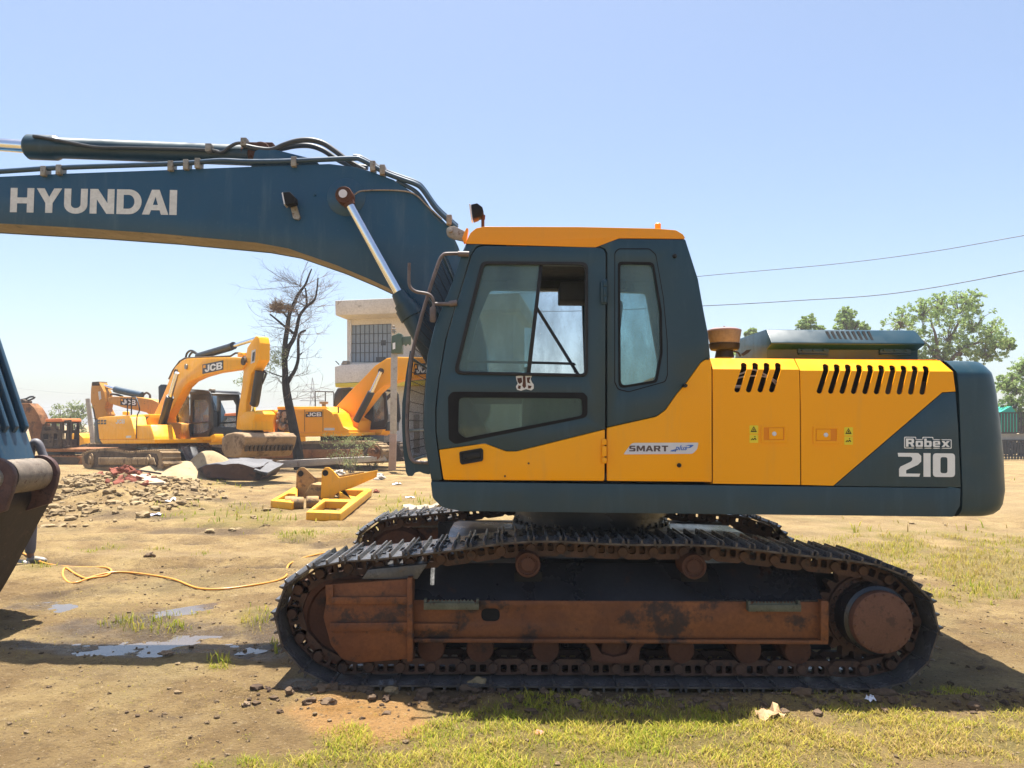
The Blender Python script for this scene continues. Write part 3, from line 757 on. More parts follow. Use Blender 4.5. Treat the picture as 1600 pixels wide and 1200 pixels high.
for L in ([(808, 591), (815, 590), (816, 597), (812, 600), (809, 597)], [(817, 588), (821, 588), (822, 604), (819, 607), (816, 603), (817, 596)], [(823, 590), (829, 589), (827, 595), (829, 599), (824, 598)], [(810, 602), (814, 603), (813, 608), (809, 607)], [(825, 602), (831, 603), (829, 607), (825, 607)]):
    plate(bm, E.T(L, v), v, v + .0006)
obj('sticker_scab', bm, M['rust'], tsk)
bm = BM()
for x, y in ((826, 724), (789, 744)): lathe(bm, [(0, -.003), (.007, -.003), (.007, .004), (0, .004)], E.p3(x, y, VD - .002), (0, 1, 0), 10)
obj('door_plug', bm, M['rust'], door)

bm = BM(); plate(bm, E.T([(938, 388), (957, 388), (957, 751), (938, 751)], VN + .052), VN + .052, VN + .07)
plate(bm, E.T([(680, 600), (700, 520), (700, 752), (678, 752)], VN + .053), VN + .053, VN + .07)
obj('added_gap_backing', bm, M['black'], cab)  # black strips added behind the door to hide sky in its gaps
# ---- front guard with its mesh, mirror rod, latch and lamp
VG = Yv(5.12); VG2 = Yv(6.12)
gp = [(733, 396.5), (702, 396.5), (692, 399), (684, 414), (667.5, 465), (655, 508), (643, 560), (637, 627), (636, 673), (640, 708), (645, 719), (653, 722), (685, 723.5)]
bm = BM(); g3 = [E.p3(x, y, VG) for x, y in gp]
tube(bm, smooth_path(g3, 5), .0125, 10)
guardf = obj('front_guard', bm, M['tubebrown'], cab)
bm = BM()
off = [(g.x, g.z) for g in g3]
loft(bm, [[Vector((E.uz(a, y, VG)[0], VG + .01, E.uz(a, y, VG)[1])), Vector((E.uz(b, y, VG)[0], VG + .01, E.uz(b, y, VG)[1])), Vector((E.uz(b, y, VG)[0], VG + .05, E.uz(b, y, VG)[1])), Vector((E.uz(a, y, VG)[0], VG + .05, E.uz(a, y, VG)[1]))] for a, b, y in ((640, 646, 548), (634, 641, 585), (628, 636, 630), (627.5, 635, 660), (629, 640, 698), (632, 646, 722), (634, 648, 738), (637, 644, 744))])
plate(bm, E.T(rr([(640, 724), (672, 726), (672, 742), (662, 740), (655, 737), (640, 741)], 3), VG), VG + .012, VG + .05)
tube(bm, [Vector((g.x, VG2, g.z)) for g in g3][:12], .0125, 8)
for i in (2, 4, 6, 8, 10):
    tube(bm, [Vector((g3[i].x, VG, g3[i].z)), Vector((g3[i].x, VG2, g3[i].z))], .010, 8)
obj('guard_frame', bm, M['navy'], guardf)
bm = BM(); sp = smooth_path(g3, 10)[14:100]
gl = []; acc = 0; last = sp[0]
for q in sp:
    acc += (q - last).length; last = q
    if acc > .058 or not gl: gl.append(q); acc = 0
for q in gl: tube(bm, [(q.x, VG, q.z), (q.x, VG2, q.z)], .0026, 5, False)
nv = 17
for i in range(1, nv):
    v = VG + (VG2 - VG) * i / nv
    tube(bm, [(q.x - .002, v, q.z) for q in sp[::4]], .0026, 5, False)
obj('guard_mesh', bm, M['black'], guardf)
bm = BM()
tube(bm, [E.p3(712, 475, VN - .02), E.p3(676, 475, VN - .02)], .013, 10)
tube(bm, [E.p3(714, 473, VN - .02), E.p3(702, 475, VN - .02)], .02, 10)
obj('mirror_mount', bm, M['tubebrown'], cab); bm = BM()
tube(bm, smooth_path([E.p3(639.5, 411, VN - .03), E.p3(639, 428, VN - .03), E.p3(639.3, 443, VN - .03), E.p3(643, 451, VN - .03), E.p3(651, 456, VN - .03), E.p3(665, 458.5, VN - .03), E.p3(673, 462, VN - .03), E.p3(677, 470, VN - .03), E.p3(677.5, 482, VN - .03)], 5), .011, 10)
obj('mirror_rod', bm, M['tubebrown'], cab); bm = BM()
lathe(bm, [(0, 0), (.019, 0), (.021, -.01), (.021, -.09), (.016, -.10), (0, -.10)], E.p3(676.5, 480, VN - .03), (0, 0, 1), 14)
obj('mirror_socket', bm, M['tubebrown'], cab); bm = BM(); tube(bm, [E.p3(733, 397, VN - .02), E.p3(716, 396.5, VN - .02)], .019, 10)
obj('guard_mount', bm, M['tubebrown'], cab)
bm = BM(); v = Yv(5.35)
plate(bm, E.T(rr([(697, 355), (710, 353), (726, 361), (726, 377), (708, 373), (698, 368)], [8, 6, 2, 2, 6, 8]), v), v, v + .03)
lathe(bm, [(0, -.015), (.016, -.015), (.016, .04), (0, .04)], E.p3(704, 361, v), (0, 1, 0), 12)
obj('guard_latch', bm, M['steel'], cab, bev=.004)
bm = BM(); plate(bm, E.T([(722, 373), (729, 357), (732, 358), (729, 378), (725, 380)], v + .01), v - .01, v + .05)
obj('latch_bracket', bm, M['roof'], cab, bev=.003)
bm = BM(); v = Yv(5.28)
plate(bm, E.T(rr([(736.5, 322), (746, 320), (754, 326), (756, 333), (752, 341), (739, 343.5)], 2), v), v - .045, v + .045)
lamp = obj('work_lamp', bm, M['black'], cab, bev=.006)
bm = BM(); plate(bm, E.T([(733, 320), (736.2, 321.5), (738.8, 346), (737, 347)], v), v - .042, v + .042)
obj('lamp_lens', bm, M['lamp_glass'], lamp, bev=.004)
bm = BM(); tube(bm, [E.p3(754.5, 356, v), E.p3(754.5, 343, v)], .012, 10); tube(bm, [E.p3(754.5, 343, v), E.p3(755, 336, v)], .016, 10); plate(bm, E.T([(738.5, 341), (748, 339), (748, 343), (740, 346)], v), v - .04, v + .04)
obj('lamp_stem', bm, M['rust'], lamp, bev=.002)

# ---- engine house
def bent_panel(outer, holes, bend_y, mat, name, parent, y_top=558):
    """plate traced in the side view whose part above the bend leans inwards"""
    bm = BM(); plate(bm, E.T(outer, VN), VN, VN + .012, [E.T(h, VN) for h in holes])
    zb_ = E.uz(1250, bend_y, VN)[1]; z1 = E.uz(1250, y_top, VN)[1]
    bmesh.ops.bisect_plane(bm, geom=list(bm.verts) + list(bm.edges) + list(bm.faces), plane_co=(0, 0, zb_), plane_no=(0, 0, 1))
    for q in bm.verts:
        if q.co.z > zb_ + 1e-5:
            s = (q.co.z - zb_) / (z1 - zb_); sh = s * .085
            f = 1 + sh / (E.O.y + VN)                    # leaning back: keep the edge's traced direction
            q.co.y += sh
    return obj(name, bm, mat, parent, 20)
def slot(xb, yb, xt, yt, bend=578, w=4.6):
    xm = xb + (xt - xb) * ((yb - bend) / (yb - yt)) * 1.08
    pts_l = [(xb - w, yb - 4), (xm - w, bend), (xt - w, yt + 4)]
    pts_r = [(xt + w, yt + 4), (xm + w, bend), (xb + w, yb - 4)]
    topc = [(xt + w * math.cos(R(a)) , yt + 4 - 4.2 * math.sin(R(a))) for a in (150, 120, 90, 60, 30)]
    botc = [(xb + w * math.cos(R(a)), yb - 4 - 4.2 * math.sin(R(a))) for a in (-30, -60, -90, -120, -150)]
    return pts_l + topc + pts_r + botc
pa = [(1114, 558), (1247, 559), (1248.6, 580), (1249.6, 620), (1250.3, 757.5), (1114, 755.5)]
sl = [slot(1152 + 18 * i, 613, 1164.5 + 17.9 * i, 566) for i in range(4)]
ed = bent_panel(pa, sl, 577.5, M['yellow'], 'engine_door', ex)
pb = [(1248.6, 559), (1478.5, 562), (1489, 581), (1493, 611.5), (1472, 613), (1302, 758.8), (1252.3, 757.5), (1251.3, 620), (1250.2, 580)]
sl = [slot(1280.5 + 17.85 * i, 615 + .2 * i, 1293 + 17.35 * i, 568 + .35 * i, 579) for i in range(10)]
ed2 = bent_panel(pb, sl, 579, M['yellow'], 'engine_door', ex)
bm = BM(); plate(bm, E.T([(1472.6, 614), (1493, 612.5), (1497, 665), (1501.5, 761.5), (1303.5, 759.2)], VN), VN, VN + .012)
obj('dark_corner_panel', bm, M['navy'], ed2, bev=.002)
# house body behind the doors
bm = BM()
zt = E.uz(1250, 558, VN)[1]; uL = E.uz(1114, 600, VN)[0]; uR = E.uz(1476, 562, VN)[0]
box(bm, uL, uR, VN + .088, 1.28, zt - .012, zt - .004)
box(bm, uL, uL + .012, VN + .09, 1.28, ztop, zt - .0125)
box(bm, uL, uR, 1.285, 1.30, ztop, zt - .004)
obj('engine_house', bm, M['yellow'], ex)
bm = BM()
box(bm, uL + .05, uR - .32, VN + .22, .9, ztop + .01, zt - .05)
obj('added_dark_box', bm, M['black'], ex); bm = BM()  # black box added behind the doors so the slots look dark
box(bm, uR - .26, uR + .08, VN + .35, .9, ztop + .01, E.uz(1440, 596, VN + .35)[1])
box(bm, uR - .26, uR + .08, VN + .42, .9, E.uz(1440, 595.5, VN + .35)[1], zt - .05)
obj('radiator', bm, M['tan'], ex)  # light inside the last slots is put into this lighter tan
bm = BM()
tube(bm, smooth_path([E.p3(1140, 590, VN + .12), E.p3(1160, 583, VN + .12), E.p3(1180, 578, VN + .12), E.p3(1220, 600, VN + .12)], 5), .006, 6)
tube(bm, smooth_path([E.p3(1140, 596, VN + .12), E.p3(1165, 588, VN + .12), E.p3(1200, 590, VN + .12), E.p3(1220, 610, VN + .12)], 5), .006, 6)
tube(bm, [E.p3(1145, 604, VN + .10), E.p3(1160, 604, VN + .10)], .012, 6)
obj('engine_hose', bm, M['silver'], ex)
# handles and stickers
for x0, y0, x1, y1, px, sx, sy, par in ((1189, 664, 1230, 692.5, 1209, 1171, 664.5, ed), (1270, 666, 1312, 694, 1289.5, 1319, 667.5, ed2)):
    bm = BM()
    plate(bm, E.T(rr([(x0, y0), (x1, y0), (x1, y1), (x0, y1)], 2), VN), VN - .007, VN - .0005, [E.T(rr([(x0 + 4, y0 + 4), (x1 - 5, y0 + 4), (x1 - 5, y1 - 5), (x0 + 4, y1 - 5)], 1), VN)])
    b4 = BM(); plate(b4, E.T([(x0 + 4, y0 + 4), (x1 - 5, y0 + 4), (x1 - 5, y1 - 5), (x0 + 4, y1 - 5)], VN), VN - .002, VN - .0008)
    a = x0 + 12 if par is ed else x0 + 5
    plate(bm, E.T(rr([(a, y0 + 5), (a + 22, y0 + 5), (a + 22, y1 - 6), (a, y1 - 6)], 1), VN), VN - .009, VN - .0022)
    hd = obj('handle', bm, M['yellow'], par, bev=.0012); obj('handle_recess_shade', b4, M['recess'], hd)
    bm = BM(); lathe(bm, [(0, -.016), (.012, -.015), (.015, -.012), (.015, -.004), (0, -.004)], E.p3(px, (y0 + y1) / 2 - .5, VN), (0, 1, 0), 16)
    obj('lock', bm, M['silver'], hd)
    bm = BM()
    for k in (0, 1): plate(bm, E.T(rr([(sx, sy + k * 14.4), (sx + 13.5, sy + k * 14.4), (sx + 13.5, sy + 13.2 + k * 14.4), (sx, sy + 13.2 + k * 14.4)], 1.2), VN), VN - .002, VN - .0005)
    st = obj('warning_sticker', bm, M['sticker'], par)
    bm = BM(); cx, cy = sx + 6.7, sy + 6
    tri = lambda s: [(cx, cy - 4.6 * s), (cx + 5 * s, cy + 4.4 * s), (cx - 5 * s, cy + 4.4 * s)]
    plate(bm, E.T(tri(1), VN - .002), VN - .003, VN - .002, [E.T(tri(.6), VN - .002)])
    plate(bm, E.T([(cx - 1.2, cy + 2), (cx + .2, cy - 1.5), (cx + 1.5, cy + 2)], VN - .002), VN - .003, VN - .002)
    cy += 14.6
    plate(bm, E.T([(cx - 4.5, cy + 2.2), (cx - 2, cy - .6), (cx - .5, cy + 1), (cx + 2, cy - 1.4), (cx + 4.4, cy + 2), (cx + 3, cy + 2.6), (cx + 1.8, cy + .6), (cx - .4, cy + 2.8), (cx - 2, cy + 1.2), (cx - 3.6, cy + 3)], VN - .002), VN - .003, VN - .002)
    plate(bm, E.T([(cx + 1, cy - 3.6), (cx + 2.6, cy - 3.6), (cx + 2.6, cy - 2.2), (cx + 1, cy - 2.2)], VN - .002), VN - .003, VN - .002)
    obj('sticker_symbol', bm, M['black'], st)
bm = BM(); bk1, bk2 = BM(), BM(); word(bm, 'Robex', ((1415.5, 685), (1484, 685.5), (1484, 698.5), (1415.5, 698)), E, VN - .001, .0012, .14, (bk1, bk2)); obj('lettering_outline', bk1, M['white'], ed2); obj('lettering_backing', bk2, M['navy'], ed2)
obj('model_lettering', bm, M['white'], ed2)
bm = BM(); word(bm, '210', ((1402.5, 707.5), (1492, 708.5), (1492, 745.5), (1402.5, 744.5)), E, VN - .001, .0015, .10)
obj('model_lettering', bm, M['white'], ed2)

# ---- counterweight
def cw_level(py, pl, pr, inset, e=4.5):
    zl = E.uz(1500, py, VN)[1]; ul = E.uz(pl, py, VN)[0]; vn = VN + inset
    tgt = (pr - 800) / FPX
    def curve(ur):
        out = []
        for k in range(25):
            a = math.pi / 2 * k / 24
            out.append((ul + (ur - ul) * math.sin(a) ** (2 / e), vn * math.cos(a) ** (2 / e)))
        return out
    lo, hi = ul, ul + 3
    for _ in range(40):
        mid = (lo + hi) / 2
        if max((E.O.x + u) / (E.O.y + v) for u, v in curve(mid)) < tgt: lo = mid
        else: hi = mid
    c = curve(lo)
    full = c + [(u, -v) for u, v in c[-2::-1]]
    return [Vector((u, v, zl)) for u, v in full]
bm = BM()
loft(bm, [cw_level(*a) for a in ((809.5, 1503, 1530, .10), (808.5, 1503, 1538, .065), (805, 1503, 1549, .03), (798, 1503.5, 1558, .008), (789, 1503.7, 1563, 0), (768, 1504, 1567, 0), (712, 1502, 1566, 0), (665, 1500.5, 1563, 0), (613, 1498.5, 1558, .0), (592, 1497, 1554.5, .002), (584, 1496.5, 1552.5, .005), (580, 1495.5, 1551, .012), (571, 1492, 1543, .045), (564, 1488.5, 1535, .075), (562, 1487.5, 1529, .10))])
obj('counterweight', bm, M['cwt'], ex, 60)
bm = BM(); plate(bm, E.T([(1474, 563), (1489, 564), (1496.5, 583), (1503.5, 762), (1499, 762), (1488, 612), (1484, 584)], VN + .05), VN + .10, 1.2)
obj('counterweight_gap', bm, M['black'], ex)

# ---- hood and intake on top
bm = BM(); Y1 = 5.50; v1 = Yv(Y1)
prof = [(.085, zz_) for zz_ in ()]
uA = E.uz(1204, 514, v1)[0]; uB_ = E.uz(1438, 519, v1)[0]; uC = E.uz(1444, 534, v1)[0]
z_t = E.uz(1300, 513.5, v1)[1]; z_m = E.uz(1300, 538, v1)[1]; z_b = zt - .002
S = lambda u, du: [Vector((u, v1 + .09, z_b)), Vector((u, v1 + .085, z_m - .03)), Vector((u, v1 - .01, z_m - .002)), Vector((u, v1 - .012, z_m + .01)), Vector((u, v1 + .085 , z_t - du)), Vector((u, v1 + .12, z_t + .006 - du)), Vector((u, v1 + .8, z_t + .012 - du)), Vector((u, v1 + .86, z_t - .03 - du)), Vector((u, v1 + .88, z_b))]
loft(bm, [S(uA, 0.0), S(uB_, .0), S(uB_ + .02, .012), S(uC, .05)])
hood = obj('engine_hood', bm, M['navy'], ex, 25, bev=.006)
bm = BM()
for i in range(9):
    x0 = 1290 + i * 8.1
    a = [(x0, 517.5), (x0 + 4, 517.5), (x0 + 12, 535), (x0 + 8, 535)]
    q = []
    for x, y in a:
        s = (538 - y) / (538 - 513.5); v = v1 - .012 + s * .097 - .004
        q.append(E.p3(x, y, v))
    nrm = Vector((0, -.04, .03))
    loft(bm, [[p + Vector((0, -.0, .0)) for p in q], [p + Vector((0, .012, -.012)) for p in q]])
obj('hood_vent', bm, M['black'], hood)
bm = BM()
for x0, x1 in ((1247, 1295), (1375, 1423)):
    v = v1 + .07
    plate(bm, E.T([(x0, 542), (x1, 543), (x1, 553), (x0, 552)], v), v, v + .012)
    plate(bm, E.T([(x0 + 2, 552.5), (x1, 553.5), (x1, 555), (x0 + 2, 554)], v - .02), v - .02, v + .01)
    for k in range(3): lathe(bm, [(0, -.008), (.012, -.008), (.012, .004), (0, .004)], E.p3(x0 + 7 + k * 17, 547, v), (0, 1, 0), 8)
obj('hood_hinge', bm, M['navy'], hood, bev=.002)
bm = BM(); c = E.p3(1132, 557, Yv(5.72)); k = 5.72 / FPX
lathe(bm, [(0, -2 * k), (15 * k, -2 * k), (14 * k, 3 * k), (13 * k, 9 * k), (21 * k, 10 * k), (23 * k, 14 * k), (23.5 * k, 20 * k), (0, 20 * k)], c, (0, 0, 1), 32)
pre = obj('air_precleaner', bm, M['rubber'], ex)
bm = BM(); lathe(bm, [(0, 20.2 * k), (22.5 * k, 20.2 * k), (25.5 * k, 36 * k), (26 * k, 40 * k), (0, 40 * k)], c, (0, 0, 1), 36); obj('precleaner_bowl', bm, M['tan'], pre)
bm = BM(); lathe(bm, [(26.4 * k, 39.5 * k), (26 * k, 41.5 * k), (20 * k, 44 * k), (8 * k, 45.8 * k), (2 * k, 46 * k), (1.2 * k, 48 * k), (0, 48 * k)], c, (0, 0, 1), 36); obj('precleaner_cap', bm, M['pinkcap'], pre)
bm = BM(); tube(bm, smooth_path([E.p3(1146, 549, Yv(5.6)), E.p3(1153, 551, Yv(5.6)), E.p3(1157, 557, Yv(5.6))], 4), .007, 6)
plate(bm, E.T([(1159, 553), (1166, 547), (1174, 546), (1170, 551), (1162, 556)], Yv(5.6)), Yv(5.6), Yv(5.6) + .02)
obj('rubber_strap', bm, M['rubber'], ex)

# ---- boom
YB = 6.24; vb = Yv(YB); vb2 = Yv(6.64)
top = [(-150, 282), (0, 276), (105, 271), (300, 264), (400, 260), (515, 256), (555, 261), (580, 268), (615, 281), (645, 301), (675, 327), (700, 352), (716, 385), (735, 440), (760, 540), (765, 640), (740, 690), (705, 680)]
bot = [(690, 620), (672, 560), (655, 528), (640, 496), (622, 462), (607, 450), (575, 435), (525, 414), (450, 388), (400, 379), (250, 365), (125, 356), (0, 349), (-150, 340)]
bm = BM(); BP = E.T(rr(top + bot, 6, 3), vb)
plate(bm, BP, vb, vb + .014); plate(bm, BP, vb2 - .014, vb2)
boom = obj('boom', bm, M['boom'], ex, bev=.003)
bm = BM()
TP = E.T(top, vb); BT = E.T(bot, vb)
loft(bm, [[Vector((u, vb + .0145, z)), Vector((u, vb2 - .0145, z)), Vector((u, vb2 - .0145, z - .015)), Vector((u, vb + .0145, z - .015))] for u, z in [(a, b - .012) for a, b in TP]])
obj('boom_top_plate', bm, M['boom'], boom)
bm = BM()
loft(bm, [[Vector((u, vb + .0145, z)), Vector((u, vb2 - .0145, z)), Vector((u, vb2 - .0145, z + .015)), Vector((u, vb + .0145, z + .015))] for u, z in [(a, b + .006) for a, b in BT]])
obj('boom_bottom_plate', bm, M['boomunder'], boom)
bm = BM(); word(bm, 'HYUNDAI', ((17, 293.5), (277, 297), (276, 336), (15.5, 331.5)), E, vb - .001, .0012, .095)
obj('boom_lettering', bm, M['offwhite'], boom)
# boom pin, both boom cylinders
for s in (-1, 1):
    vc = Yv(6.06) if s < 0 else Yv(6.83)
    p0 = E.p3(539, 307, Yv(6.06)); p1 = E.p3(632, 474, Yv(6.06)); p2 = E.p3(752, 690, Yv(6.06))
    for p in (p0, p1, p2): p.y = vc
    d = (p1 - p0).normalized()
    bm = BM(); tube(bm, [p1 - d * .10, p1 + d * .0, p1 + d * .0, p1 + d * .04, p1 + d * .04, p1 + d * .13, p1 + d * .13, p2], [.06, .075, .088, .088, .098, .098, .085, .085], 28)
    cyl = obj('boom_cylinder', bm, M['navy'], ex)
    bm = BM(); tube(bm, [p0 + d * .05, p1 + d * .05], .037, 24); obj('cylinder_rod', bm, M['chrome'], cyl)
    bm = BM()
    lathe(bm, [(0, -.075), (.030, -.075), (.036, -.07), (.036, -.055), (.066, -.055), (.07, -.045), (.07, .06), (0, .06)], p0, (0, 1, 0), 28)
    tube(bm, [p0 + d * .02, p0 + d * .09], [.055, .044], 16)
    eye = obj('rod_eye', bm, M['rust'], cyl)
    bm = BM(); lathe(bm, [(0, -.080), (.034, -.080), (.034, -.074), (0, -.074)], p0, (0, 1, 0), 18); obj('pin_cap', bm, M['silver'], eye)
bm = BM(); c = E.p3(541, 308, vb)
lathe(bm, [(0, -.0095), (.150, -.0095), (.16, -.002), (.16, .002), (0, .002)], c, (0, 1, 0), 40)
lathe(bm, [(0, -.02), (.075, -.02), (.08, -.0), (0, 0)], c, (0, 1, 0), 32)
lathe(bm, [(0, -.012), (.012, -.012), (.012, 0), (0, 0)], E.p3(492, 304, vb), (0, 1, 0), 8)
obj('pin_boss', bm, M['boom'], boom)
bm = BM(); v = vb - .01
plate(bm, E.T(rr([(453, 316), (464, 322), (470, 340), (467, 344), (459, 342)], 2), v), v - .02, v + .009)
obj('lamp_bracket', bm, M['steel'], boom)
bm = BM(); v = vb - .10
plate(bm, E.T(rr([(443, 302), (454, 301), (462, 309), (463, 318), (448, 322), (445, 316)], 2), v), v - .03, v + .06)
bl = obj('work_lamp', bm, M['black'], boom, bev=.006)
bm = BM(); plate(bm, E.T([(441.8, 303.5), (443.5, 302), (447, 320), (445.5, 322)], v), v - .03, v + .06)
obj('lamp_lens', bm, M['lamp_glass'], bl)
# arm cylinder on top
Yc = 6.44; vc = Yv(Yc)
bm = BM()
a = E.p3(43, 229.5, vc); b = E.p3(95, 231, vc); e = E.p3(392, 243, vc)
d = (e - a).normalized()
tube(bm, [a, a + d * .02, a + d * .02, a + d * .25, a + d * .27, a + d * .29, e], [.09, .103, .108, .108, .10, .088, .088], 28)
for t in (.0, .03): pass
ac = obj('arm_cylinder', bm, M['navy'], ex)
bm = BM(); r0 = E.p3(-190, 212, vc); tube(bm, [r0, a + d * .02], .056, 24); obj('cylinder_rod', bm, M['chrome'], ac)
bm = BM(); lathe(bm, [(0, -.10), (.085, -.10), (.085, .10), (0, .10)], E.p3(412, 242, vc), (0, 1, 0), 24); tube(bm, [E.p3(380, 242, vc), E.p3(410, 243, vc)], [.09, .07], 20)
box(bm, E.uz(388, 240, vc)[0], E.uz(430, 240, vc)[0], vc - .07, vc + .07, E.uz(400, 246, vc)[1], E.uz(400, 226, vc)[1])
obj('cylinder_eye', bm, M['rust'], ac, bev=.012)
bm = BM()
for v in (Yv(6.28), Yv(6.57)):
    plate(bm, E.T(rr([(392, 262), (398, 236), (412, 230), (432, 234), (492, 249), (500, 258)], [0, 6, 10, 6, 4, 0]), v), v, v + .03)
obj('cylinder_bracket', bm, M['boom'], boom, bev=.004)
# pipes, hoses, clamps
bm = BM(); v = vb - .005
l1 = [(-150, 277), (0, 268), (85, 262.5), (180, 259), (270, 256), (305, 254), (345, 251), (385, 252.5), (440, 252), (500, 249.5), (552, 247.5), (563, 249), (584, 260), (604, 271), (628, 280), (650, 288), (661, 297), (680, 324), (697, 341), (714, 356)]
tube(bm, smooth_path([E.p3(x, y, v) for x, y in l1], 4), .021, 10)
l2 = [(-150, 284), (0, 274.5), (105, 270), (300, 262)]
tube(bm, smooth_path([E.p3(x, y - 3, v + .14) for x, y in l1[10:]], 4), .021, 10)
l3 = [(620, 283), (645, 296), (657, 307), (675, 333), (692, 350)]
tube(bm, smooth_path([E.p3(x, y, v + .02) for x, y in l3], 4), .018, 8)
obj('boom_pipe', bm, M['pipe'], boom)
bm = BM(); v = Yv(6.3)
tube(bm, smooth_path([E.p3(x, y, v) for x, y in ((385, 229), (405, 233), (425, 234), (445, 226), (465, 220), (485, 219), (505, 224), (525, 237), (545, 252), (570, 266))], 5), .023, 10)
v = Yv(6.55)
tube(bm, smooth_path([E.p3(x, y, v) for x, y in ((420, 233), (440, 232), (462, 228), (485, 228), (505, 235), (525, 248), (545, 257), (575, 262))], 5), .023, 10)
tube(bm, smooth_path([E.p3(x, y, Yv(6.33)) for x, y in ((52, 213), (62, 214), (110, 223), (150, 230), (200, 231), (320, 234), (345, 238), (358, 230), (370, 224), (383, 224))], 5), .015, 8)
obj('hydraulic_hose', bm, M['hose'], boom)
bm = BM(); v = vb - .012
tube(bm, smooth_path([E.p3(x, y, v) for x, y in ((554, 304), (562, 299), (574, 297.5), (605, 297), (635, 299), (652, 306), (668, 322), (690, 342))], 4), .0065, 6)
obj('grease_line', bm, M['steel'], boom)
for x, y in ((70, 266), (94, 264), (268, 258), (292, 256), (310, 254), (460, 251.5), (583, 258), (598, 264), (702, 342)):
    bm = BM(); c = E.p3(x, y, vb - .005); box(bm, c.x - .022, c.x + .022, c.y - .03, c.y + .06, c.z - .055, c.z + .03); obj('pipe_clamp', bm, M['steel'], boom, bev=.004)
for x, y in ((327, 231), (382, 222)):
    bm = BM(); c = E.p3(x, y, Yv(6.33)); box(bm, c.x - .025, c.x + .025, c.y - .03, c.y + .05, c.z - .04, c.z + .03); obj('pipe_clamp', bm, M['steel'], boom, bev=.004)

# ---- arm and bucket
va, va2 = Yv(6.21), Yv(6.66)
ptip = E.p3(-4, 747, Yv(6.15)); U0, Z0 = ptip.x, ptip.z
fu, fz = E.uz(47, 690, Yv(6.66)); gu, gz = E.uz(0, 548, Yv(6.66))
sd = Vector((gu - fu, gz - fz)).normalized()          # direction of the arm's inner face, going up
Vt = lambda t, off=0: Vector((fu + sd.x * t + sd.y * 0 + off * sd.y, fz + sd.y * t - off * sd.x))
bm = BM()
L_up = 2.15
bo = [Vt(-.16, 0), Vt(.9, 0), Vt(L_up, -.03), Vt(L_up + .35, -.30), Vt(L_up + .1, -.52), Vt(1.0, -.42), Vt(.1, -.26), Vt(-.30, -.16)]
plate(bm, [tuple(q) for q in bo], va, va2)
arm = obj('arm', bm, M['arm'], ex, bev=.012)
bm = BM()
for v, w in ((va + .015, .05), (va + .13, .045), (va + .25, .05), (va + .385, .05)):
    q = [Vt(.08, 0), Vt(.12, .05), Vt(1.9, .05), Vt(1.95, 0)]
    plate(bm, [tuple(x) for x in q], v, v + w)
obj('arm_rib', bm, M['arm'], arm, bev=.012)
bm = BM()
lathe(bm, [(0, va), (.12, va), (.135, va + .01), (.135, va2 - .01), (.12, va2), (0, va2)], (U0, 0, Z0), (0, 1, 0), 32)
b3 = [tuple(Vt(-.16, 0)), (U0 + .135, Z0), (U0 - .12, Z0 - .02), tuple(Vt(-.2, -.2))]
plate(bm, b3, va + .012, va2 - .012)
obj('arm_tip', bm, M['arm'], arm)
bm = BM(); lathe(bm, [(.1, va - .002), (.139, va - .002), (.141, va + .02)] + [(.139 + .004 * (i % 2), va + .03 + i * .03) for i in range(13)] + [(.139, va2 + .002), (.1, va2 + .002)], (U0, 0, Z0), (0, 1, 0), 32)
obj('tip_sleeve', bm, M['sleeve'], arm)
bm = BM(); lv = Yv(6.80)
tube(bm, smooth_path([E.p3(x, y, lv) for x, y in ((47, 715), (50, 697), (55, 691), (61, 695), (66, 708), (73, 726), (76, 742))], 5), .035, 14)
obj('bucket_link', bm, M['linkgrey'], ex)
# boom tip joint
bm = BM(); lathe(bm, [(0, vb - .04), (.13, vb - .04), (.13, vb2 + .04), (0, vb2 + .04)], (Vt(L_up + .1, -.28).x, 0, Vt(L_up + .1, -.28).y), (0, 1, 0), 24)
obj('arm_pin', bm, M['rust'], arm)
bm = BM()
vbk, vbk2 = Yv(5.92), Yv(6.98)
BKP = [(76, 757), (77, 776), (60, 808), (2, 915), (-40, 968), (-110, 998), (-210, 985), (-290, 950), (-150, 885), (-40, 778), (20, 762)]
out = E.T(rr(BKP, [4, 6, 20, 30, 40, 40, 10, 4, 40, 10, 6]), vbk2)
ins = [((x + 60) * .93 - 60, (y - 880) * .90 + 880) for x, y in rr([(86, 756), (88, 772), (60, 832), (8, 930), (-40, 985), (-130, 1015), (-240, 1000), (-330, 960), (-190, 900), (-60, 780), (20, 760)], [4, 6, 20, 30, 40, 40, 10, 4, 40, 10, 6])]
plate(bm, out, vbk, vbk + .03); plate(bm, out, vbk2 - .03, vbk2)
bucket = obj('bucket', bm, M['bucket'], ex, bev=.006)
bm = BM(); oo = E.T(BKP[:8], vbk2)
sp = smooth_path([Vector((u, 0, z)) for u, z in oo], 4)
loft(bm, [[Vector((p.x + .022, vbk - .012, p.z)), Vector((p.x + .022, vbk2 + .012, p.z)), Vector((p.x - .012, vbk2 + .012, p.z)), Vector((p.x - .012, vbk - .012, p.z))] for p in sp])
obj('bucket_shell', bm, M['bucket'], bucket)
for i in range(5):
    bm = BM(); c = sp[-1]; v = vbk + .06 + i * .23
    loft(bm, [[Vector((c.x + .02, v, c.z + .03)), Vector((c.x + .02, v + .1, c.z + .03)), Vector((c.x + .02, v + .1, c.z - .03)), Vector((c.x + .02, v, c.z - .03))], [Vector((c.x - .18, v + .02, c.z + .06)), Vector((c.x - .18, v + .08, c.z + .06)), Vector((c.x - .18, v + .08, c.z + .045)), Vector((c.x - .18, v + .02, c.z + .045))]])
    obj('bucket_tooth', bm, M['bucket'], bucket)
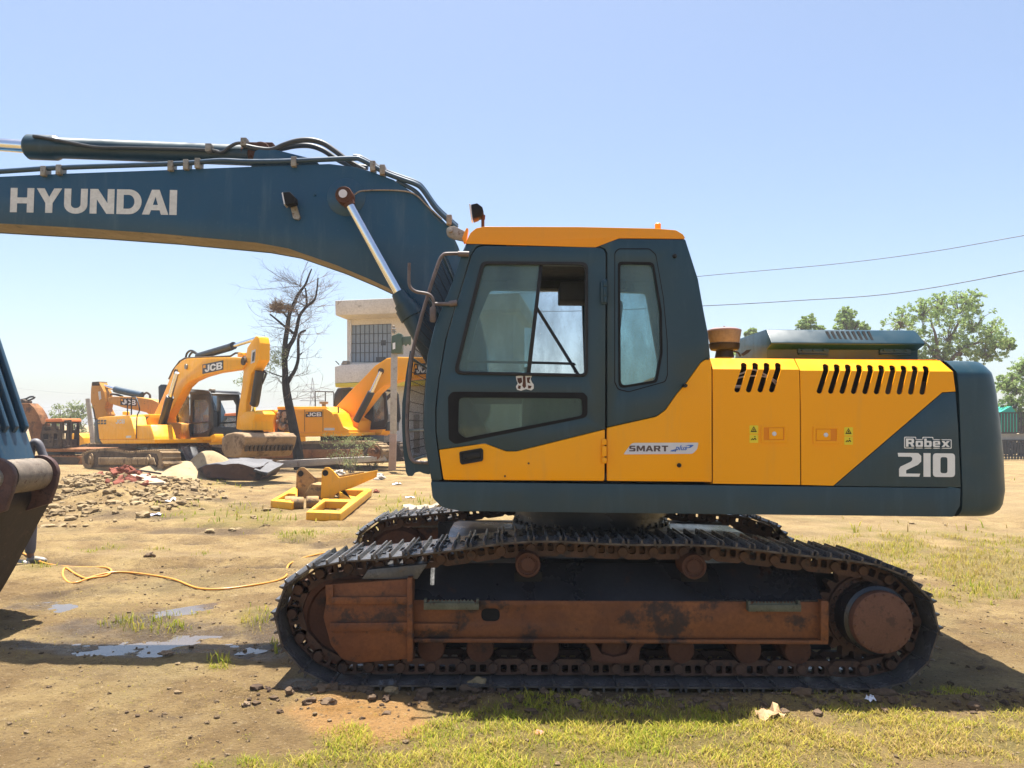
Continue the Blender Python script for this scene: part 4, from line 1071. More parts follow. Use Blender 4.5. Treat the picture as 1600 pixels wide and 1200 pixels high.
for v0 in (Yv(6.10), Yv(6.68)):
    bm = BM(); k = .115
    ep = [(U0 + .165 * math.cos(a), Z0 + .165 * math.sin(a)) for a in [R(200 - 10 * i) for i in range(21)]]
    q = ep + [(U0 + .15, Z0 - .10), (U0 + .10, Z0 - .26), (U0 - .15, Z0 - .34), (U0 - .3, Z0 - .2)]
    plate(bm, q, v0, v0 + .055)
    er = obj('bucket_ear', bm, M['ear'], bucket, bev=.008)
    bm = BM(); lathe(bm, [(0, -.02), (.075, -.02), (.085, 0), (.085, .075), (0, .075)], (U0, v0, Z0), (0, 1, 0), 24); obj('bucket_pin', bm, M['steel'], er)
# ================================================================== the ground
SUN_E, SKY_E, SKY_AIR, SKY_DUST, SKY_OZ, EXPO = 4.8, .074, .95, 1.9, .8, 1.49
def _hash(ix, iy, seed):
    h = (ix.astype(np.int64) * 374761393 + iy.astype(np.int64) * 668265263 + seed * 974711) & 0x7fffffff
    h = ((h ^ (h >> 13)) * 1274126177) & 0x7fffffff
    return ((h ^ (h >> 16)) & 0xffff) / 65535.0
def vnoise(x, y, seed):
    ix = np.floor(x); iy = np.floor(y); fx = x - ix; fy = y - iy
    fx = fx * fx * (3 - 2 * fx); fy = fy * fy * (3 - 2 * fy)
    a = _hash(ix, iy, seed); b = _hash(ix + 1, iy, seed); c = _hash(ix, iy + 1, seed); d = _hash(ix + 1, iy + 1, seed)
    return (a * (1 - fx) + b * fx) * (1 - fy) + (c * (1 - fx) + d * fx) * fy
def fbm(x, y, s, o=4, seed=1, g=.5):
    t = 0; amp = 1; tot = 0
    for i in range(o):
        t = t + amp * vnoise(x * s * 2 ** i + 17.3 * i, y * s * 2 ** i - 9.1 * i, seed + i); tot += amp; amp *= g
    return t / tot
def sm(x, a, b):
    t = np.clip((x - a) / (b - a), 0, 1); return t * t * (3 - 2 * t)
def gpx(X, Y):
    """where ground points show in the photo"""
    X = np.asarray(X, float); Y = np.asarray(Y, float); Ys = np.where(Y > 1.2, Y, 1.2)
    px, py, _ = project(np.stack([X, Ys, np.zeros_like(X)], -1))
    return px, np.where(Y > 1.2, py, 1e4)
def blobs(px, py, L):
    m = np.zeros_like(px)
    for cx, cy, rx, ry, s in L:
        m = np.maximum(m, s * np.clip(1.45 - np.sqrt(((px - cx) / rx) ** 2 + ((py - cy) / ry) ** 2), 0, 1))
    return m
GREEN = [(1420, 862, 300, 55, .52), (380, 812, 150, 18, .62), (180, 862, 180, 9, .5), (520, 838, 160, 8, .5), (1000, 1158, 400, 60, 1), (1330, 1150, 290, 66, .74), (1600, 1150, 200, 60, .58), (700, 1200, 300, 30, .9), (760, 1135, 120, 36, .95), (535, 1150, 60, 26, 1), (470, 1192, 150, 22, .85), (300, 1196, 60, 14, .6), (395, 1150, 40, 14, .5), (640, 1192, 130, 18, .7),
         (340, 1042, 22, 12, .8), (230, 975, 70, 15, .95), (300, 958, 60, 8, .6), (400, 965, 40, 20, .9), (440, 1012, 16, 14, .8), (640, 800, 60, 26, .9), (335, 800, 100, 14, .62), (560, 822, 100, 8, .4),
         (120, 858, 80, 6, .35), (60, 886, 40, 8, .45), (1540, 905, 120, 45, .85), (1300, 828, 120, 8, .35), (1560, 850, 90, 20, .5), (900, 1102, 130, 12, .95), (1480, 1085, 130, 14, .6), (1550, 1170, 80, 20, .7),
         (640, 690, 300, 7, .6), (270, 683, 40, 3, .8), (450, 687, 60, 4, .9), (1150, 760, 300, 12, .3), (345, 757, 40, 8, .5)]
DRY = [(1540, 905, 160, 60, 1), (1400, 850, 320, 60, .9), (1330, 1150, 280, 60, .75), (1480, 1140, 260, 70, 1), (1300, 828, 200, 14, .8), (900, 1160, 150, 25, .3)]
WET = [(240, 988, 210, 44, .72), (420, 985, 60, 40, .8), (230, 1012, 250, 17, 1), (250, 958, 150, 18, .55), (60, 945, 70, 14, .6), (478, 1072, 50, 16, 1), (400, 1020, 60, 18, .8), (560, 1110, 100, 20, .75), (1545, 1050, 50, 30, .35), (330, 1130, 140, 28, .45), (180, 960, 120, 10, .5), (700, 1000, 330, 60, .7)]
ORANGE = [(570, 1122, 130, 42, 1), (660, 1120, 40, 12, .6), (1380, 1140, 60, 25, .35)]
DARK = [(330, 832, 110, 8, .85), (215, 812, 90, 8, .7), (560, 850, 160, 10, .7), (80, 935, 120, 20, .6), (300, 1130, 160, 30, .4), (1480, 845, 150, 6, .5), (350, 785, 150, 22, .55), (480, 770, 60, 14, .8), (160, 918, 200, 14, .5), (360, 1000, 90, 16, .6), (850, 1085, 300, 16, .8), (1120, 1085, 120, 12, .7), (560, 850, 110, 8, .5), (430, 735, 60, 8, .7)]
PALE = [(250, 868, 200, 10, .8), (450, 840, 100, 8, .6), (170, 1060, 160, 20, .5), (520, 845, 130, 30, .6), (300, 850, 200, 25, .5), (1400, 830, 250, 25, .8), (1560, 780, 120, 40, .8), (270, 735, 60, 12, .7), (650, 770, 50, 25, .6), (90, 735, 60, 12, .6)]
def gheight(X, Y):
    px, py = gpx(X, Y)
    d = np.hypot(X, Y)
    rough = .35 + .9 * blobs(px, py, [(180, 775, 150, 38, 1), (60, 920, 120, 40, .8), (560, 855, 120, 14, .7), (1490, 820, 60, 14, .8), (150, 1100, 300, 90, .35), (900, 1088, 320, 16, .7)])
    h = (fbm(X, Y, .55, 3, 3) - .5) * .10 + (fbm(X, Y, 3.1, 4, 5) - .5) * .075 * rough + (fbm(X, Y, 11, 3, 9, .65) - .5) * .055 * rough
    h = h + .50 * blobs(px, py, [(175, 772, 130, 28, 1)]) * fbm(X, Y, 1.6, 4, 21)
    wet = blobs(px, py, WET)
    h = h + sm(wet, .3, .8) * (fbm(X, Y, 5, 4, 61, .7) - .5) * .085
    h = h * (1 - .55 * sm(wet, .5, .9)) - .012 * sm(wet, .4, .9)
    h = h + np.where((X > -1.75) & (X < 3.6), (.035 + .06 * fbm(X, Y, 4, 3, 71)) * np.exp(-((Y - 4.85) / .085) ** 2) * sm(fbm(X, Y, 1.5, 2, 73), .25, .55), 0)
    for y0, sl in ((11.2, .05), (12.9, .09), (8.9, -.04)):
        yy = Y - (y0 + sl * X + (fbm(X, Y * .2, .7, 2, 87) - .5) * .9); on = sm(-X, .6, 1.6)
        h = h + on * (-.055 * np.exp(-(yy / .22) ** 2) + .035 * np.exp(-((np.abs(yy) - .38) / .16) ** 2)) * (.5 + fbm(X, Y, 5, 2, 88))
    flat = sm(1.0 - np.maximum(np.abs(X - .75) - 2.3, 0) * 3, 0, 1) * sm(1.0 - np.maximum(np.abs(Y - 6.45) - 1.52, 0) * 4, 0, 1)
    h = h * (1 - .7 * flat) - .006 * flat
    far = sm(d, 14, 40)
    h = h * (1 - far) + far * ((fbm(X, Y, .05, 3, 7) - .5) * .25)
    return np.where(d > 300, 0, h)
def gz(x, y): return float(gheight(np.array([x]), np.array([y]))[0])
def GP(px, py, dz=0.0):
    """the ground point seen at a pixel"""
    p = ground_at(px, py); return Vector((p.x, p.y, gz(p.x, p.y) + dz))

def axis_pts(a, b, s, lim, growth):
    c = list(np.arange(a, b + 1e-6, s)); st = s; x = c[-1]; hi = []
    while x < lim: st *= growth; x += st; hi.append(x)
    st = s; x = c[0]; lo = []
    while x > -lim: st *= growth; x -= st; lo.append(x)
    return np.array(lo[::-1] + c + hi)
gx = axis_pts(-5.2, 5.2, .036, 560, 1.06); gy = axis_pts(3.3, 9.5, .036, 560, 1.05)
GX, GY = np.meshgrid(gx, gy); GXf, GYf = GX.ravel(), GY.ravel()
GZ = gheight(GXf, GYf)
nx, ny = len(gx), len(gy)
idx = np.arange(nx * ny).reshape(ny, nx)
Fq = np.stack([idx[:-1, :-1], idx[:-1, 1:], idx[1:, 1:], idx[1:, :-1]], -1).reshape(-1, 4)
px, py = gpx(GXf, GYf)
n1 = fbm(GXf, GYf, 2.2, 5, 31, .6); n2 = fbm(GXf, GYf, .8, 4, 41)
inpic = (py < 1260) & (px > -120) & (px < 1720)
def grassmask(X, Y):
    px, py = gpx(X, Y); n1 = fbm(X, Y, 2.2, 5, 31, .6); n2 = fbm(X, Y, .8, 4, 41)
    inp = (py < 1260) & (px > -120) & (px < 1720)
    g = np.where(inp, blobs(px, py, GREEN), sm(n2, .45, .62) * .8)
    return np.clip(sm(g + (n1 - .5) * 1.3, .30, .75), 0, 1)
g_ = grassmask(GXf, GYf)
wet_ = sm(blobs(px, py, WET) + (n1 - .5) * .9, .35, .85)
org_ = sm(blobs(px, py, ORANGE) + (n1 - .5) * .7, .4, .7)
rut_ = np.zeros_like(GXf)
for y0, sl in ((11.2, .05), (12.9, .09), (8.9, -.04)):
    rut_ = np.maximum(rut_, sm(-GXf, .6, 1.6) * .75 * np.exp(-((GYf - (y0 + sl * GXf + (fbm(GXf, GYf * .2, .7, 2, 87) - .5) * .9)) / .25) ** 2))
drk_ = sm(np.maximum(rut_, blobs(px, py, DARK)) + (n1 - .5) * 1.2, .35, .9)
pal_ = sm(blobs(px, py, PALE) + (n1 - .5) * .8, .3, .9)
S_ = N('soil')
def attr(nm):
    a = S_.n('ShaderNodeAttribute'); a.attribute_name = nm; return a.outputs['Fac']
def gmat():
    s = S_
    c = s.mix(s.ramp(s.noise(1.1, 9, .62), .36, .64), (0.234, 0.148, 0.058), (0.415, 0.290, 0.122))
    c = s.mix(s.ramp(s.noise(4.5, 8, .7), .50, .68, 0, .7), c, (0.154, 0.094, 0.040))
    c = s.mix(s.ramp(s.noise(.45, 5, .6), .50, .66, 0, .5), c, (0.239, 0.189, 0.080))
    c = s.mix(s.ramp(s.noise(7.0, 8, .7), .57, .70, 0, .6), c, (0.479, 0.357, 0.190))
    c = s.mix(s.math('MULTIPLY', attr('pale'), .6), c, s.mix(s.noise(6, 6), (0.319, 0.221, 0.105), (0.410, 0.298, 0.150)))
    gc = s.mix(s.ramp(s.noise(9, 6, .7), .35, .65), (0.176, 0.148, 0.033), (0.285, 0.211, 0.056))
    c = s.mix(s.math('MULTIPLY', attr('grass'), .8), c, gc)
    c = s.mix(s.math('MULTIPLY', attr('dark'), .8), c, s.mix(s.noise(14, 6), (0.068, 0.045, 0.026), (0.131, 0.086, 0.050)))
    c = s.mix(s.math('MULTIPLY', attr('wet'), .8), c, s.mix(s.noise(5, 6), (0.074, 0.050, 0.033), (0.154, 0.108, 0.073)))
    c = s.mix(s.math('MULTIPLY', attr('orange'), .9), c, s.mix(s.noise(8, 6), (0.455, 0.232, 0.074), (0.546, 0.313, 0.114)))
    sp = s.ramp(s.noise(16, 8, .8), .55, .63); c = s.mix(s.math('MULTIPLY', sp, .62), c, (0.142, 0.092, 0.047))  # dark specks: shade of small pits painted into the soil colour
    sp = s.ramp(s.noise(42, 6, .75), .54, .64); c = s.mix(s.math('MULTIPLY', sp, .6), c, (0.120, 0.077, 0.043))  # finer specks of the same painted pit shade
    sp = s.ramp(s.noise(48, 5, .7), .58, .68); c = s.mix(s.math('MULTIPLY', sp, .6), c, (0.569, 0.432, 0.259))
    rg = s.ramp(attr('wet'), 0, 1, .92, .27)
    rg = s.math('SUBTRACT', rg, s.math('MULTIPLY', attr('orange'), .25))
    hh = s.math('ADD', s.noise(22, 9, .72), s.math('MULTIPLY', s.noise(70, 5, .7), .5))
    return s.done(s.bsdf(c, rg, 0, .3, s.bump(hh, 1.0, .07)))
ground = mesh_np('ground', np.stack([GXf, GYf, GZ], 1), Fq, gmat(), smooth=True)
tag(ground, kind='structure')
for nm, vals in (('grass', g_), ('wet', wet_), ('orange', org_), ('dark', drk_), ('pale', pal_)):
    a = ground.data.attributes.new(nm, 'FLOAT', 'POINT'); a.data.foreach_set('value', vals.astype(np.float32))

# puddles: still water lying in the low spots
s = N('muddy_water'); MW = s.done(s.bsdf(s.mix(s.noise(4, 4), (.085, .066, .050), (.13, .10, .075)), .06, 0, .6, s.bump(s.noise(9, 3), .03, .01)))
s = N('orange_water'); MO = s.done(s.bsdf(s.mix(s.noise(6, 5), (.33, .175, .06), (.40, .23, .09)), .35, 0, .4))
def puddle(L, z, m, n=46):
    bm = BM(); P = [ground_at(x, y, z) for x, y in L]
    P = smooth_path(P + [P[0]], 6)[:-1]
    bm.faces.new([bm.verts.new(p) for p in P]); bmesh.ops.triangulate(bm, faces=bm.faces)
    return tag(obj('puddle', bm, m), kind='structure')
puddle([(95, 1004), (140, 997), (200, 994), (290, 993), (350, 994), (420, 998), (430, 1010), (400, 1022), (330, 1024), (260, 1030), (190, 1034), (130, 1028), (100, 1015)], -.009, MW)
puddle([(20, 950), (60, 942), (110, 940), (120, 952), (70, 962), (20, 962)], -.013, MW)
puddle([(430, 1078), (450, 1062), (470, 1056), (500, 1066), (510, 1078), (480, 1088), (440, 1088)], -.016, MW)
puddle([(130, 982), (200, 966), (280, 950), (360, 938), (430, 928), (440, 940), (380, 955), (300, 972), (200, 990)], -.016, MW)

# grass blades
def blades(name, X, Y, hmin, hmax, wd, lean, dryness, mat):
    n = len(X); Z = gheight(X, Y) - .004
    a = RNG.uniform(0, 2 * np.pi, n); h = RNG.uniform(hmin, hmax, n) * (.5 + grassmask(X, Y) * .6); w = wd * RNG.uniform(.6, 1.4, n); ln = h * RNG.uniform(.2, lean, n)
    dx, dy = np.cos(a), np.sin(a); b = a + RNG.uniform(1.0, 2.1, n); ox, oy = np.cos(b), np.sin(b)
    B = np.stack([X, Y, Z], 1); D = np.stack([dx, dy, 0 * dx], 1); O = np.stack([ox, oy, 0 * ox], 1); U = np.array([0, 0, 1.0])
    w = w[:, None]; h = h[:, None]; ln = ln[:, None]
    v0 = B - O * w; v1 = B + O * w; mid = B + D * ln * .35 + U * h * .6; v2 = mid - O * w * .7; v3 = mid + O * w * .7; v4 = B + D * ln + U * h
    V = np.stack([v0, v1, v2, v3, v4], 1).reshape(-1, 3); k = np.arange(n)[:, None] * 5
    T = np.concatenate([k + np.array([0, 1, 3]), k + np.array([0, 3, 2]), k + np.array([2, 3, 4])], 1).reshape(-1, 3)
    o = mesh_np(name, V, T, mat)
    t = np.clip(dryness + RNG.normal(0, .28, n), 0, 1); at_ = o.data.attributes.new('dry', 'FLOAT', 'POINT'); at_.data.foreach_set('value', np.repeat(t, 5).astype(np.float32))
    return o
def grass_mat():
    s = N('grass_blades'); a = s.n('ShaderNodeAttribute'); a.attribute_name = 'dry'
    r = s.n('ShaderNodeValToRGB'); s.l(a.outputs['Fac'], r.inputs[0]); e = r.color_ramp.elements
    e[0].position = 0; e[0].color = (.23, .29, .034, 1); e[1].position = 1; e[1].color = (.46, .33, .14, 1)
    for p, c in ((.3, (.37, .375, .05)), (.55, (.53, .45, .08)), (.8, (.46, .35, .11))):
        q = e.new(p); q.color = (*c, 1)
    df = s.n('ShaderNodeBsdfDiffuse'); tl = s.n('ShaderNodeBsdfTranslucent'); s.l(r.outputs[0], df.inputs[0]); s.l(r.outputs[0], tl.inputs[0])
    mx = s.n('ShaderNodeMixShader'); mx.inputs[0].default_value = .38; s.l(df.outputs[0], mx.inputs[1]); s.l(tl.outputs[0], mx.inputs[2])
    return s.done(mx.outputs[0])
GM = grass_mat()
def scatter(n, x0, x1, y0, y1, p=1.0):
    X = RNG.uniform(x0, x1, n); Y = RNG.uniform(y0, y1, n); m = grassmask(X, Y) * (.10 + .90 * sm(fbm(X, Y, 5, 4, 77, .65), .36, .62))
    k = RNG.uniform(0, 1, n) < m * p; X, Y = X[k], Y[k]
    px, py = gpx(X, Y); d = .33 + .42 * blobs(px, py, DRY) + (fbm(X, Y, 1.8, 3, 55) - .5) * .9
    return X, Y, d
X, Y, d = scatter(210000, -4.2, 4.6, 3.55, 5.3, .8)
tag(blades('grass', X, Y, .010, .040, .0026, 1.6, d, GM), 'short yellow green grass growing in front of the tracks', 'grass', kind='stuff')
X, Y, d = scatter(95000, -7, 8, 5.3, 12)
tag(blades('grass', X, Y, .03, .085, .0045, .9, d, GM), 'sparse grass patches growing round the puddles and behind the machine', 'grass', kind='stuff')
X, Y, d = scatter(60000, -24, 20, 12, 48)
tag(blades('grass', X, Y, .05, .16, .012, .9, d * .8, GM), 'distant grass growing between the parked machines', 'grass', kind='stuff')

n = 60000; X = RNG.uniform(-4.8, 5.0, n); Y = 3.5 + 8.5 * RNG.uniform(0, 1, n) ** 1.6; k = fbm(X, Y, 3, 4, 99, .6) > RNG.uniform(.42, .75, n); X, Y = X[k], Y[k]
tag(blades('straw', X, Y, .010, .030, .0022, 2.2, np.full(len(X), .86), GM), 'dry straw bits strewn thinly over the bare earth', 'straw', kind='stuff')
# clods and pebbles
def clod_tpl(seed, sub=2):
    bm = BM(); bmesh.ops.create_icosphere(bm, subdivisions=sub, radius=1)
    for q in bm.verts:
        p = q.co * 1.3 + Vector((seed * 7.1, seed * 3.3, 0)); q.co *= .78 + .55 * noise.noise(p) + .22 * noise.noise(p * 2.7)
        q.co.z *= .68
    bm.verts.index_update(); V = np.array([v.co[:] for v in bm.verts]); T = np.array([[v.index for v in f.verts] for f in bm.faces]); bm.free(); return V, T
CT = [clod_tpl(i) for i in range(8)]
def clods(name, X, Y, S, mat):
    V = []; T = []; k = 0; Z = gheight(X, Y); A = RNG.uniform(0, 6.28, len(X)); W = RNG.integers(0, 8, len(X)); Q = RNG.uniform(.7, 1.4, len(X))
    for x, y, z, sz, a, wi, q in zip(X, Y, Z, S, A, W, Q):
        v, t = CT[wi]; c, sn = math.cos(a), math.sin(a)
        V.append(np.stack([x + sz * q * (v[:, 0] * c - v[:, 1] * sn), y + sz * (v[:, 0] * sn + v[:, 1] * c), z + sz * (v[:, 2] + .22)], 1)); T.append(t + k); k += len(v)
    return mesh_np(name, np.concatenate(V), np.concatenate(T), mat)
MC = rough_mat('dry_clod', (.24, .17, .088), (.35, .265, .15), (.13, .088, .05), 1.2, .95, .6, 18, .2, (.5, .65))
def sc_px(n, L, s0, s1, base=.0):
    """clods where the photo shows churned earth"""
    X = RNG.uniform(-13, 9, n * 6); Y = RNG.uniform(3.6, 27, n * 6); px, py = gpx(X, Y)
    k = RNG.uniform(0, 1, len(X)) < np.maximum(blobs(px, py, L), base); X, Y = X[k][:n], Y[k][:n]
    return X, Y, s0 * (s1 / s0) ** (RNG.uniform(0, 1, len(X)) ** 2.2)
X, Y, S = sc_px(4200, [(170, 775, 130, 36, 1), (90, 800, 70, 24, .9), (250, 790, 60, 20, .6)], .018, .15)
tag(clods('dirt_clods', X, Y, S, MC), 'churned heap of dry brown clods round the broken bricks', 'clods', kind='stuff')
X, Y, S = sc_px(800, [(330, 831, 100, 7, 1), (215, 812, 80, 7, .8), (1495, 822, 55, 10, 1), (560, 858, 120, 10, .6), (440, 790, 80, 20, .5), (350, 770, 100, 16, .35)], .012, .09)
tag(clods('dirt_clods', X, Y, S, MC), 'small clods lying in the tyre ruts and by the yellow frame', 'clods', kind='stuff')
n = 5500; X = RNG.uniform(-4.5, 4.8, n); Y = RNG.uniform(3.6, 9.5, n); S = .0025 * 8 ** (RNG.uniform(0, 1, n) ** 2.4)
tag(clods('pebbles', X, Y, S, rough_mat('pebble', (.15, .105, .06), (.26, .19, .11), (.09, .062, .04), 1.2, .95, .6, 18, .2, (.45, .6))), 'small crumbs of earth strewn over the bare ground', 'pebbles', kind='stuff')
MCD = rough_mat('dark_earth', (.10, .066, .042), (.16, .11, .07), (.06, .04, .03), 1.2, .95, .6, 18, .2, (.5, .65))
X = RNG.uniform(-1.6, 3.6, 420); Y = RNG.normal(4.78, .10, 420); S = .008 * 7 ** (RNG.uniform(0, 1, 420) ** 2)
tag(clods('dirt_clods', X, Y, S, MCD), 'dark crumbled earth pushed up along the bottom of the near track', 'clods', kind='stuff')
# ================================================================== the other machines
MB_ = {
 'jy': paint('old_yellow_paint', (.90, .41, .003), .45, .08, .8, (.36, .20, .07), .38, 1.2, True, .03, .3, chips=(.12, .06, .03), chip_th=.72),
 'jo': paint('orange_yellow_paint', (.95, .40, .003), .45, .06, .8, (.5, .25, .06), .15, 1.2, True, .03, .3),
 'jd': paint('grimy_yellow_paint', (.55, .24, .02), .5, .2, .8, (.16, .09, .05), .65, 1.2, True, .05, chips=(.08, .05, .03), chip_th=.62),
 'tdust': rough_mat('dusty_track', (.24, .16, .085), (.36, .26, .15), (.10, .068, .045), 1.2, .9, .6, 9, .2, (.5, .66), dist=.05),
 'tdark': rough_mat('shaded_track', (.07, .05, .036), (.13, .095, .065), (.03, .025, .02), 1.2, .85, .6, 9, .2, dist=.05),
 'rustm': rough_mat('burnt_rusty_steel', (.20, .085, .035), (.32, .15, .06), (.08, .045, .03), .9, .8, .4, 8, .2, (.5, .66)),
 'burnt': rough_mat('burnt_cab_steel', (.06, .045, .036), (.12, .085, .06), (.03, .025, .022), 1.5, .85, .4, 8, .2),
 'blk': plain('cab_black', (.014, .015, .017), .45, 0, .5),
 'blue': paint('dark_blue_machine_paint', (.018, .05, .085), .45, .2, 1, (.16, .15, .14), .35, 1.5),
 'pane': glass('far_cab_glass', (.62, .72, .78), (.48, .54, .60), (.15, .42), .8),
 'bucketd': rough_mat('dusty_bucket', (.25, .17, .095), (.36, .25, .15), (.14, .09, .055), 1.2, .85, .3, 8, .2, (.5, .66)),
 'orr': paint('orange_roof_paint', (.70, .20, .05), .5, .1, 1, (.30, .18, .1), .3, 1.5),
}
def c8(*L): return [(100 + x / 5, 500 + y / 5) for x, y in L]
def c5(*L): return [(300 + x / 4.444, 480 + y / 4.444) for x, y in L]
def c6(*L): return [(x / 7.5, 580 + y / 7.5) for x, y in L]
def P(fr, name, pts, v, w, mat, par, bev=.02, rad=0, holes=()):
    bm = BM(); plate(bm, fr.T(rr(pts, rad) if rad else pts, v), v, v + w, [fr.T(h, v) for h in holes]); return obj(name, bm, mat, par, bev=bev)
def rod(fr, name, pts, v, r, mat, par, n=14, smooth=0):
    bm = BM(); q = [fr.p3(x, y, v) for x, y in pts]
    if smooth: q = smooth_path(q, smooth)
    tube(bm, q, r, n); return obj(name, bm, mat, par)
def teeth(pts, step, h):
    """a track seen from the side: the outline with a grouser on every shoe"""
    P_ = [Vector(p) for p in pts]; cen = sum(P_, Vector((0, 0))) / len(P_); out = []
    d = smooth_path([Vector((p.x, p.y, 0)) for p in P_ + [P_[0]]], 6); L = [0]
    for a, b in zip(d, d[1:]): L.append(L[-1] + (b - a).length)
    n = max(8, round(L[-1] / step)); j = 0
    for i in range(n):
        for f, up in ((0, 0), (.62, 0), (.66, 1), (.92, 1)):
            s_ = (i + f) * L[-1] / n
            while j < len(L) - 2 and L[j + 1] < s_: j += 1
            t = (s_ - L[j]) / max(L[j + 1] - L[j], 1e-9); p = d[j].lerp(d[j + 1], t); tn = (d[j + 1] - d[j]).normalized(); nn = Vector((-tn.y, tn.x))
            p2 = Vector((p.x, p.y))
            if nn.dot(p2 - cen) < 0: nn = -nn
            out.append(tuple(p2 + nn * (h if up else 0)))
    return out
def track(fr, pts, v, w, par, mat, inner=None, imat=None, hubs=(), fmat=None):
    uz_ = fr.T(pts, v); bm = BM(); plate(bm, teeth(uz_, .19, .035), v + .05, v + w)
    o = obj('crawler_track', bm, mat, par, 30)
    cx = sum(p[0] for p in uz_) / len(uz_); cz = sum(p[1] for p in uz_) / len(uz_)
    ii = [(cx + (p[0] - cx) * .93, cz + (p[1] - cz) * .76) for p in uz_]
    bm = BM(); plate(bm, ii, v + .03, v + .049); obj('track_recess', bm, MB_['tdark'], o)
    if inner:
        bm = BM(); plate(bm, fr.T(inner, v), v - .02, v + .029); obj('track_frame', bm, fmat or mat, o, bev=.02)
    for x, y, r in hubs:
        bm = BM(); c = fr.p3(x, y, v); lathe(bm, [(0, -.06), (r * .5, -.06), (r * .6, -.02), (r, -.01), (r, .028), (0, .028)], c, (0, 1, 0), 24); obj('track_wheel', bm, fmat or mat, o)
    return o
def logo(fr, quad, v, par, name='logo_panel'):
    bm = BM(); plate(bm, fr.T(quad, v), v - .012, v - .002); lp_ = obj(name, bm, MB_['blk'], par)
    TL, TR, BR, BL = [Vector(q) for q in quad]
    def q(s, t): a = BL.lerp(BR, s); b = TL.lerp(TR, s); r = a.lerp(b, t); return (r.x, r.y)
    bm = BM(); word(bm, 'JCB', (q(.10, .86), q(.95, .86), q(.95, .12), q(.10, .12)), fr, v - .013, .004, .07); obj('logo_lettering', bm, M['white'], lp_)
    bm = BM(); plate(bm, fr.T([q(.03, .9), q(.14, .9), q(.14, .6), q(.03, .6)], v - .013), v - .018, v - .013); obj('logo_mark', bm, MB_['jo'], lp_)
    return lp_

def hollow(fr, name, pts, v, w, mat, par, rad, holes):
    """a cab: two thin sides with window openings, roof, floor and corner posts"""
    bm = BM(); q = fr.T(rr(pts, rad), v); hs = [fr.T(h, v) for h in holes]
    plate(bm, q, v, v + .06, hs); plate(bm, q, v + w - .06, v + w, hs)
    zs = [p[1] for p in q]; us = [p[0] for p in q]; zt, zb = max(zs), min(zs)
    top = [p for p in q if p[1] > zt - .12]; box(bm, min(p[0] for p in top), max(p[0] for p in top), v + .06, v + w - .06, zt - .10, zt - .02)
    box(bm, min(us) + .05, max(us) - .05, v + .06, v + w - .06, zb, zb + .35)
    box(bm, min(us) + .02, min(us) + .08, v + .06, v + w - .06, zb + .35, zb + .9)
    return obj(name, bm, mat, par, bev=.015)

# ---- 1: the yellow excavator with its arm raised over the bare tree
A_ = Frame(at(238, 735, 27.4).x, 27.4, R(44))
e1 = thing('excavator', 'clean yellow excavator behind the sand heap with its bucket resting beside the bare tree', 'excavator', A_.O, -A_.a)
vn = -1.3
track(A_, c8((165, 1030), (290, 1008), (400, 1014), (490, 1032), (640, 1022), (735, 1026), (752, 1090), (738, 1165), (480, 1172), (200, 1178), (140, 1135), (128, 1070)), -1.5, .62, e1, MB_['tdust'],
      c8((270, 1075), (700, 1075), (720, 1130), (270, 1130)), None, [(142, 719.5, .26), (232, 721, .22)], MB_['tdust'])
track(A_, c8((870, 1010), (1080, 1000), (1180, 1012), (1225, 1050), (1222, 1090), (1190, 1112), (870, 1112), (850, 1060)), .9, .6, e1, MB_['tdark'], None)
P(A_, 'slew_base', c8((560, 965), (900, 965), (960, 1110), (560, 1110)), -.5, 1.0, M['frame_dark'], e1)
P(A_, 'deck', c8((275, 935), (710, 930), (705, 965), (300, 968)), vn, 2.5, MB_['jy'], e1, .03)
h = P(A_, 'engine_house', c8((262, 762), (300, 757), (500, 744), (520, 762), (545, 850), (560, 932), (275, 935), (262, 800)), vn, 1.5, MB_['jy'], e1, .04, 3)
bm = BM(); 
for i in range(3):
    for k in range(2): plate(bm, A_.T(c8((262 + 2 + 24 * i, 782 + 20 * k), (282 + 24 * i, 780 + 20 * k), (282 + 24 * i, 794 + 20 * k), (264 + 24 * i, 796 + 20 * k)), vn), vn - .006, vn - .001)
obj('louvre', bm, MB_['blk'], h)
bm = BM(); word(bm, 'JCB', [c8(q)[0] for q in ((405, 778), (475, 774), (475, 808), (405, 812))], A_, vn - .004, .006, .08); obj('house_lettering', bm, M['offwhite'], h)
bm = BM(); plate(bm, A_.T(c8((485, 905), (525, 903), (525, 920), (485, 922)), vn), vn - .005, vn - .001); obj('house_decal', bm, M['offwhite'], h)
P(A_, 'counterweight', c8((232, 795), (258, 768), (263, 860), (277, 935), (300, 968), (236, 962)), vn + .02, 1.5, MB_['blk'], e1, .05)
P(A_, 'tool_box', c8((555, 822), (672, 818), (700, 905), (706, 932), (565, 932)), vn + .02, .7, MB_['jy'], e1, .03)
P(A_, 'engine_cover', c8((520, 740), (668, 735), (672, 815), (548, 822)), vn + .5, .9, MB_['jy'], e1, .03)
P(A_, 'cover_opening', c8((618, 755), (662, 755), (640, 782), (618, 782)), vn + .49, .008, MB_['blk'], e1, None)
P(A_, 'exhaust', c8((455, 742), (455, 715), (480, 714), (482, 742)), vn + .6, .15, MB_['jy'], e1, .02)
rod(A_, 'hand_rail', c8((495, 745), (497, 610), (528, 608), (526, 742)), vn + .1, .022, MB_['blk'], e1, 8)
rod(A_, 'hand_rail', c8((568, 925), (570, 760), (590, 700), (565, 610), (530, 602)), vn + .02, .022, MB_['blk'], e1, 8, 4)
vb_ = -.25
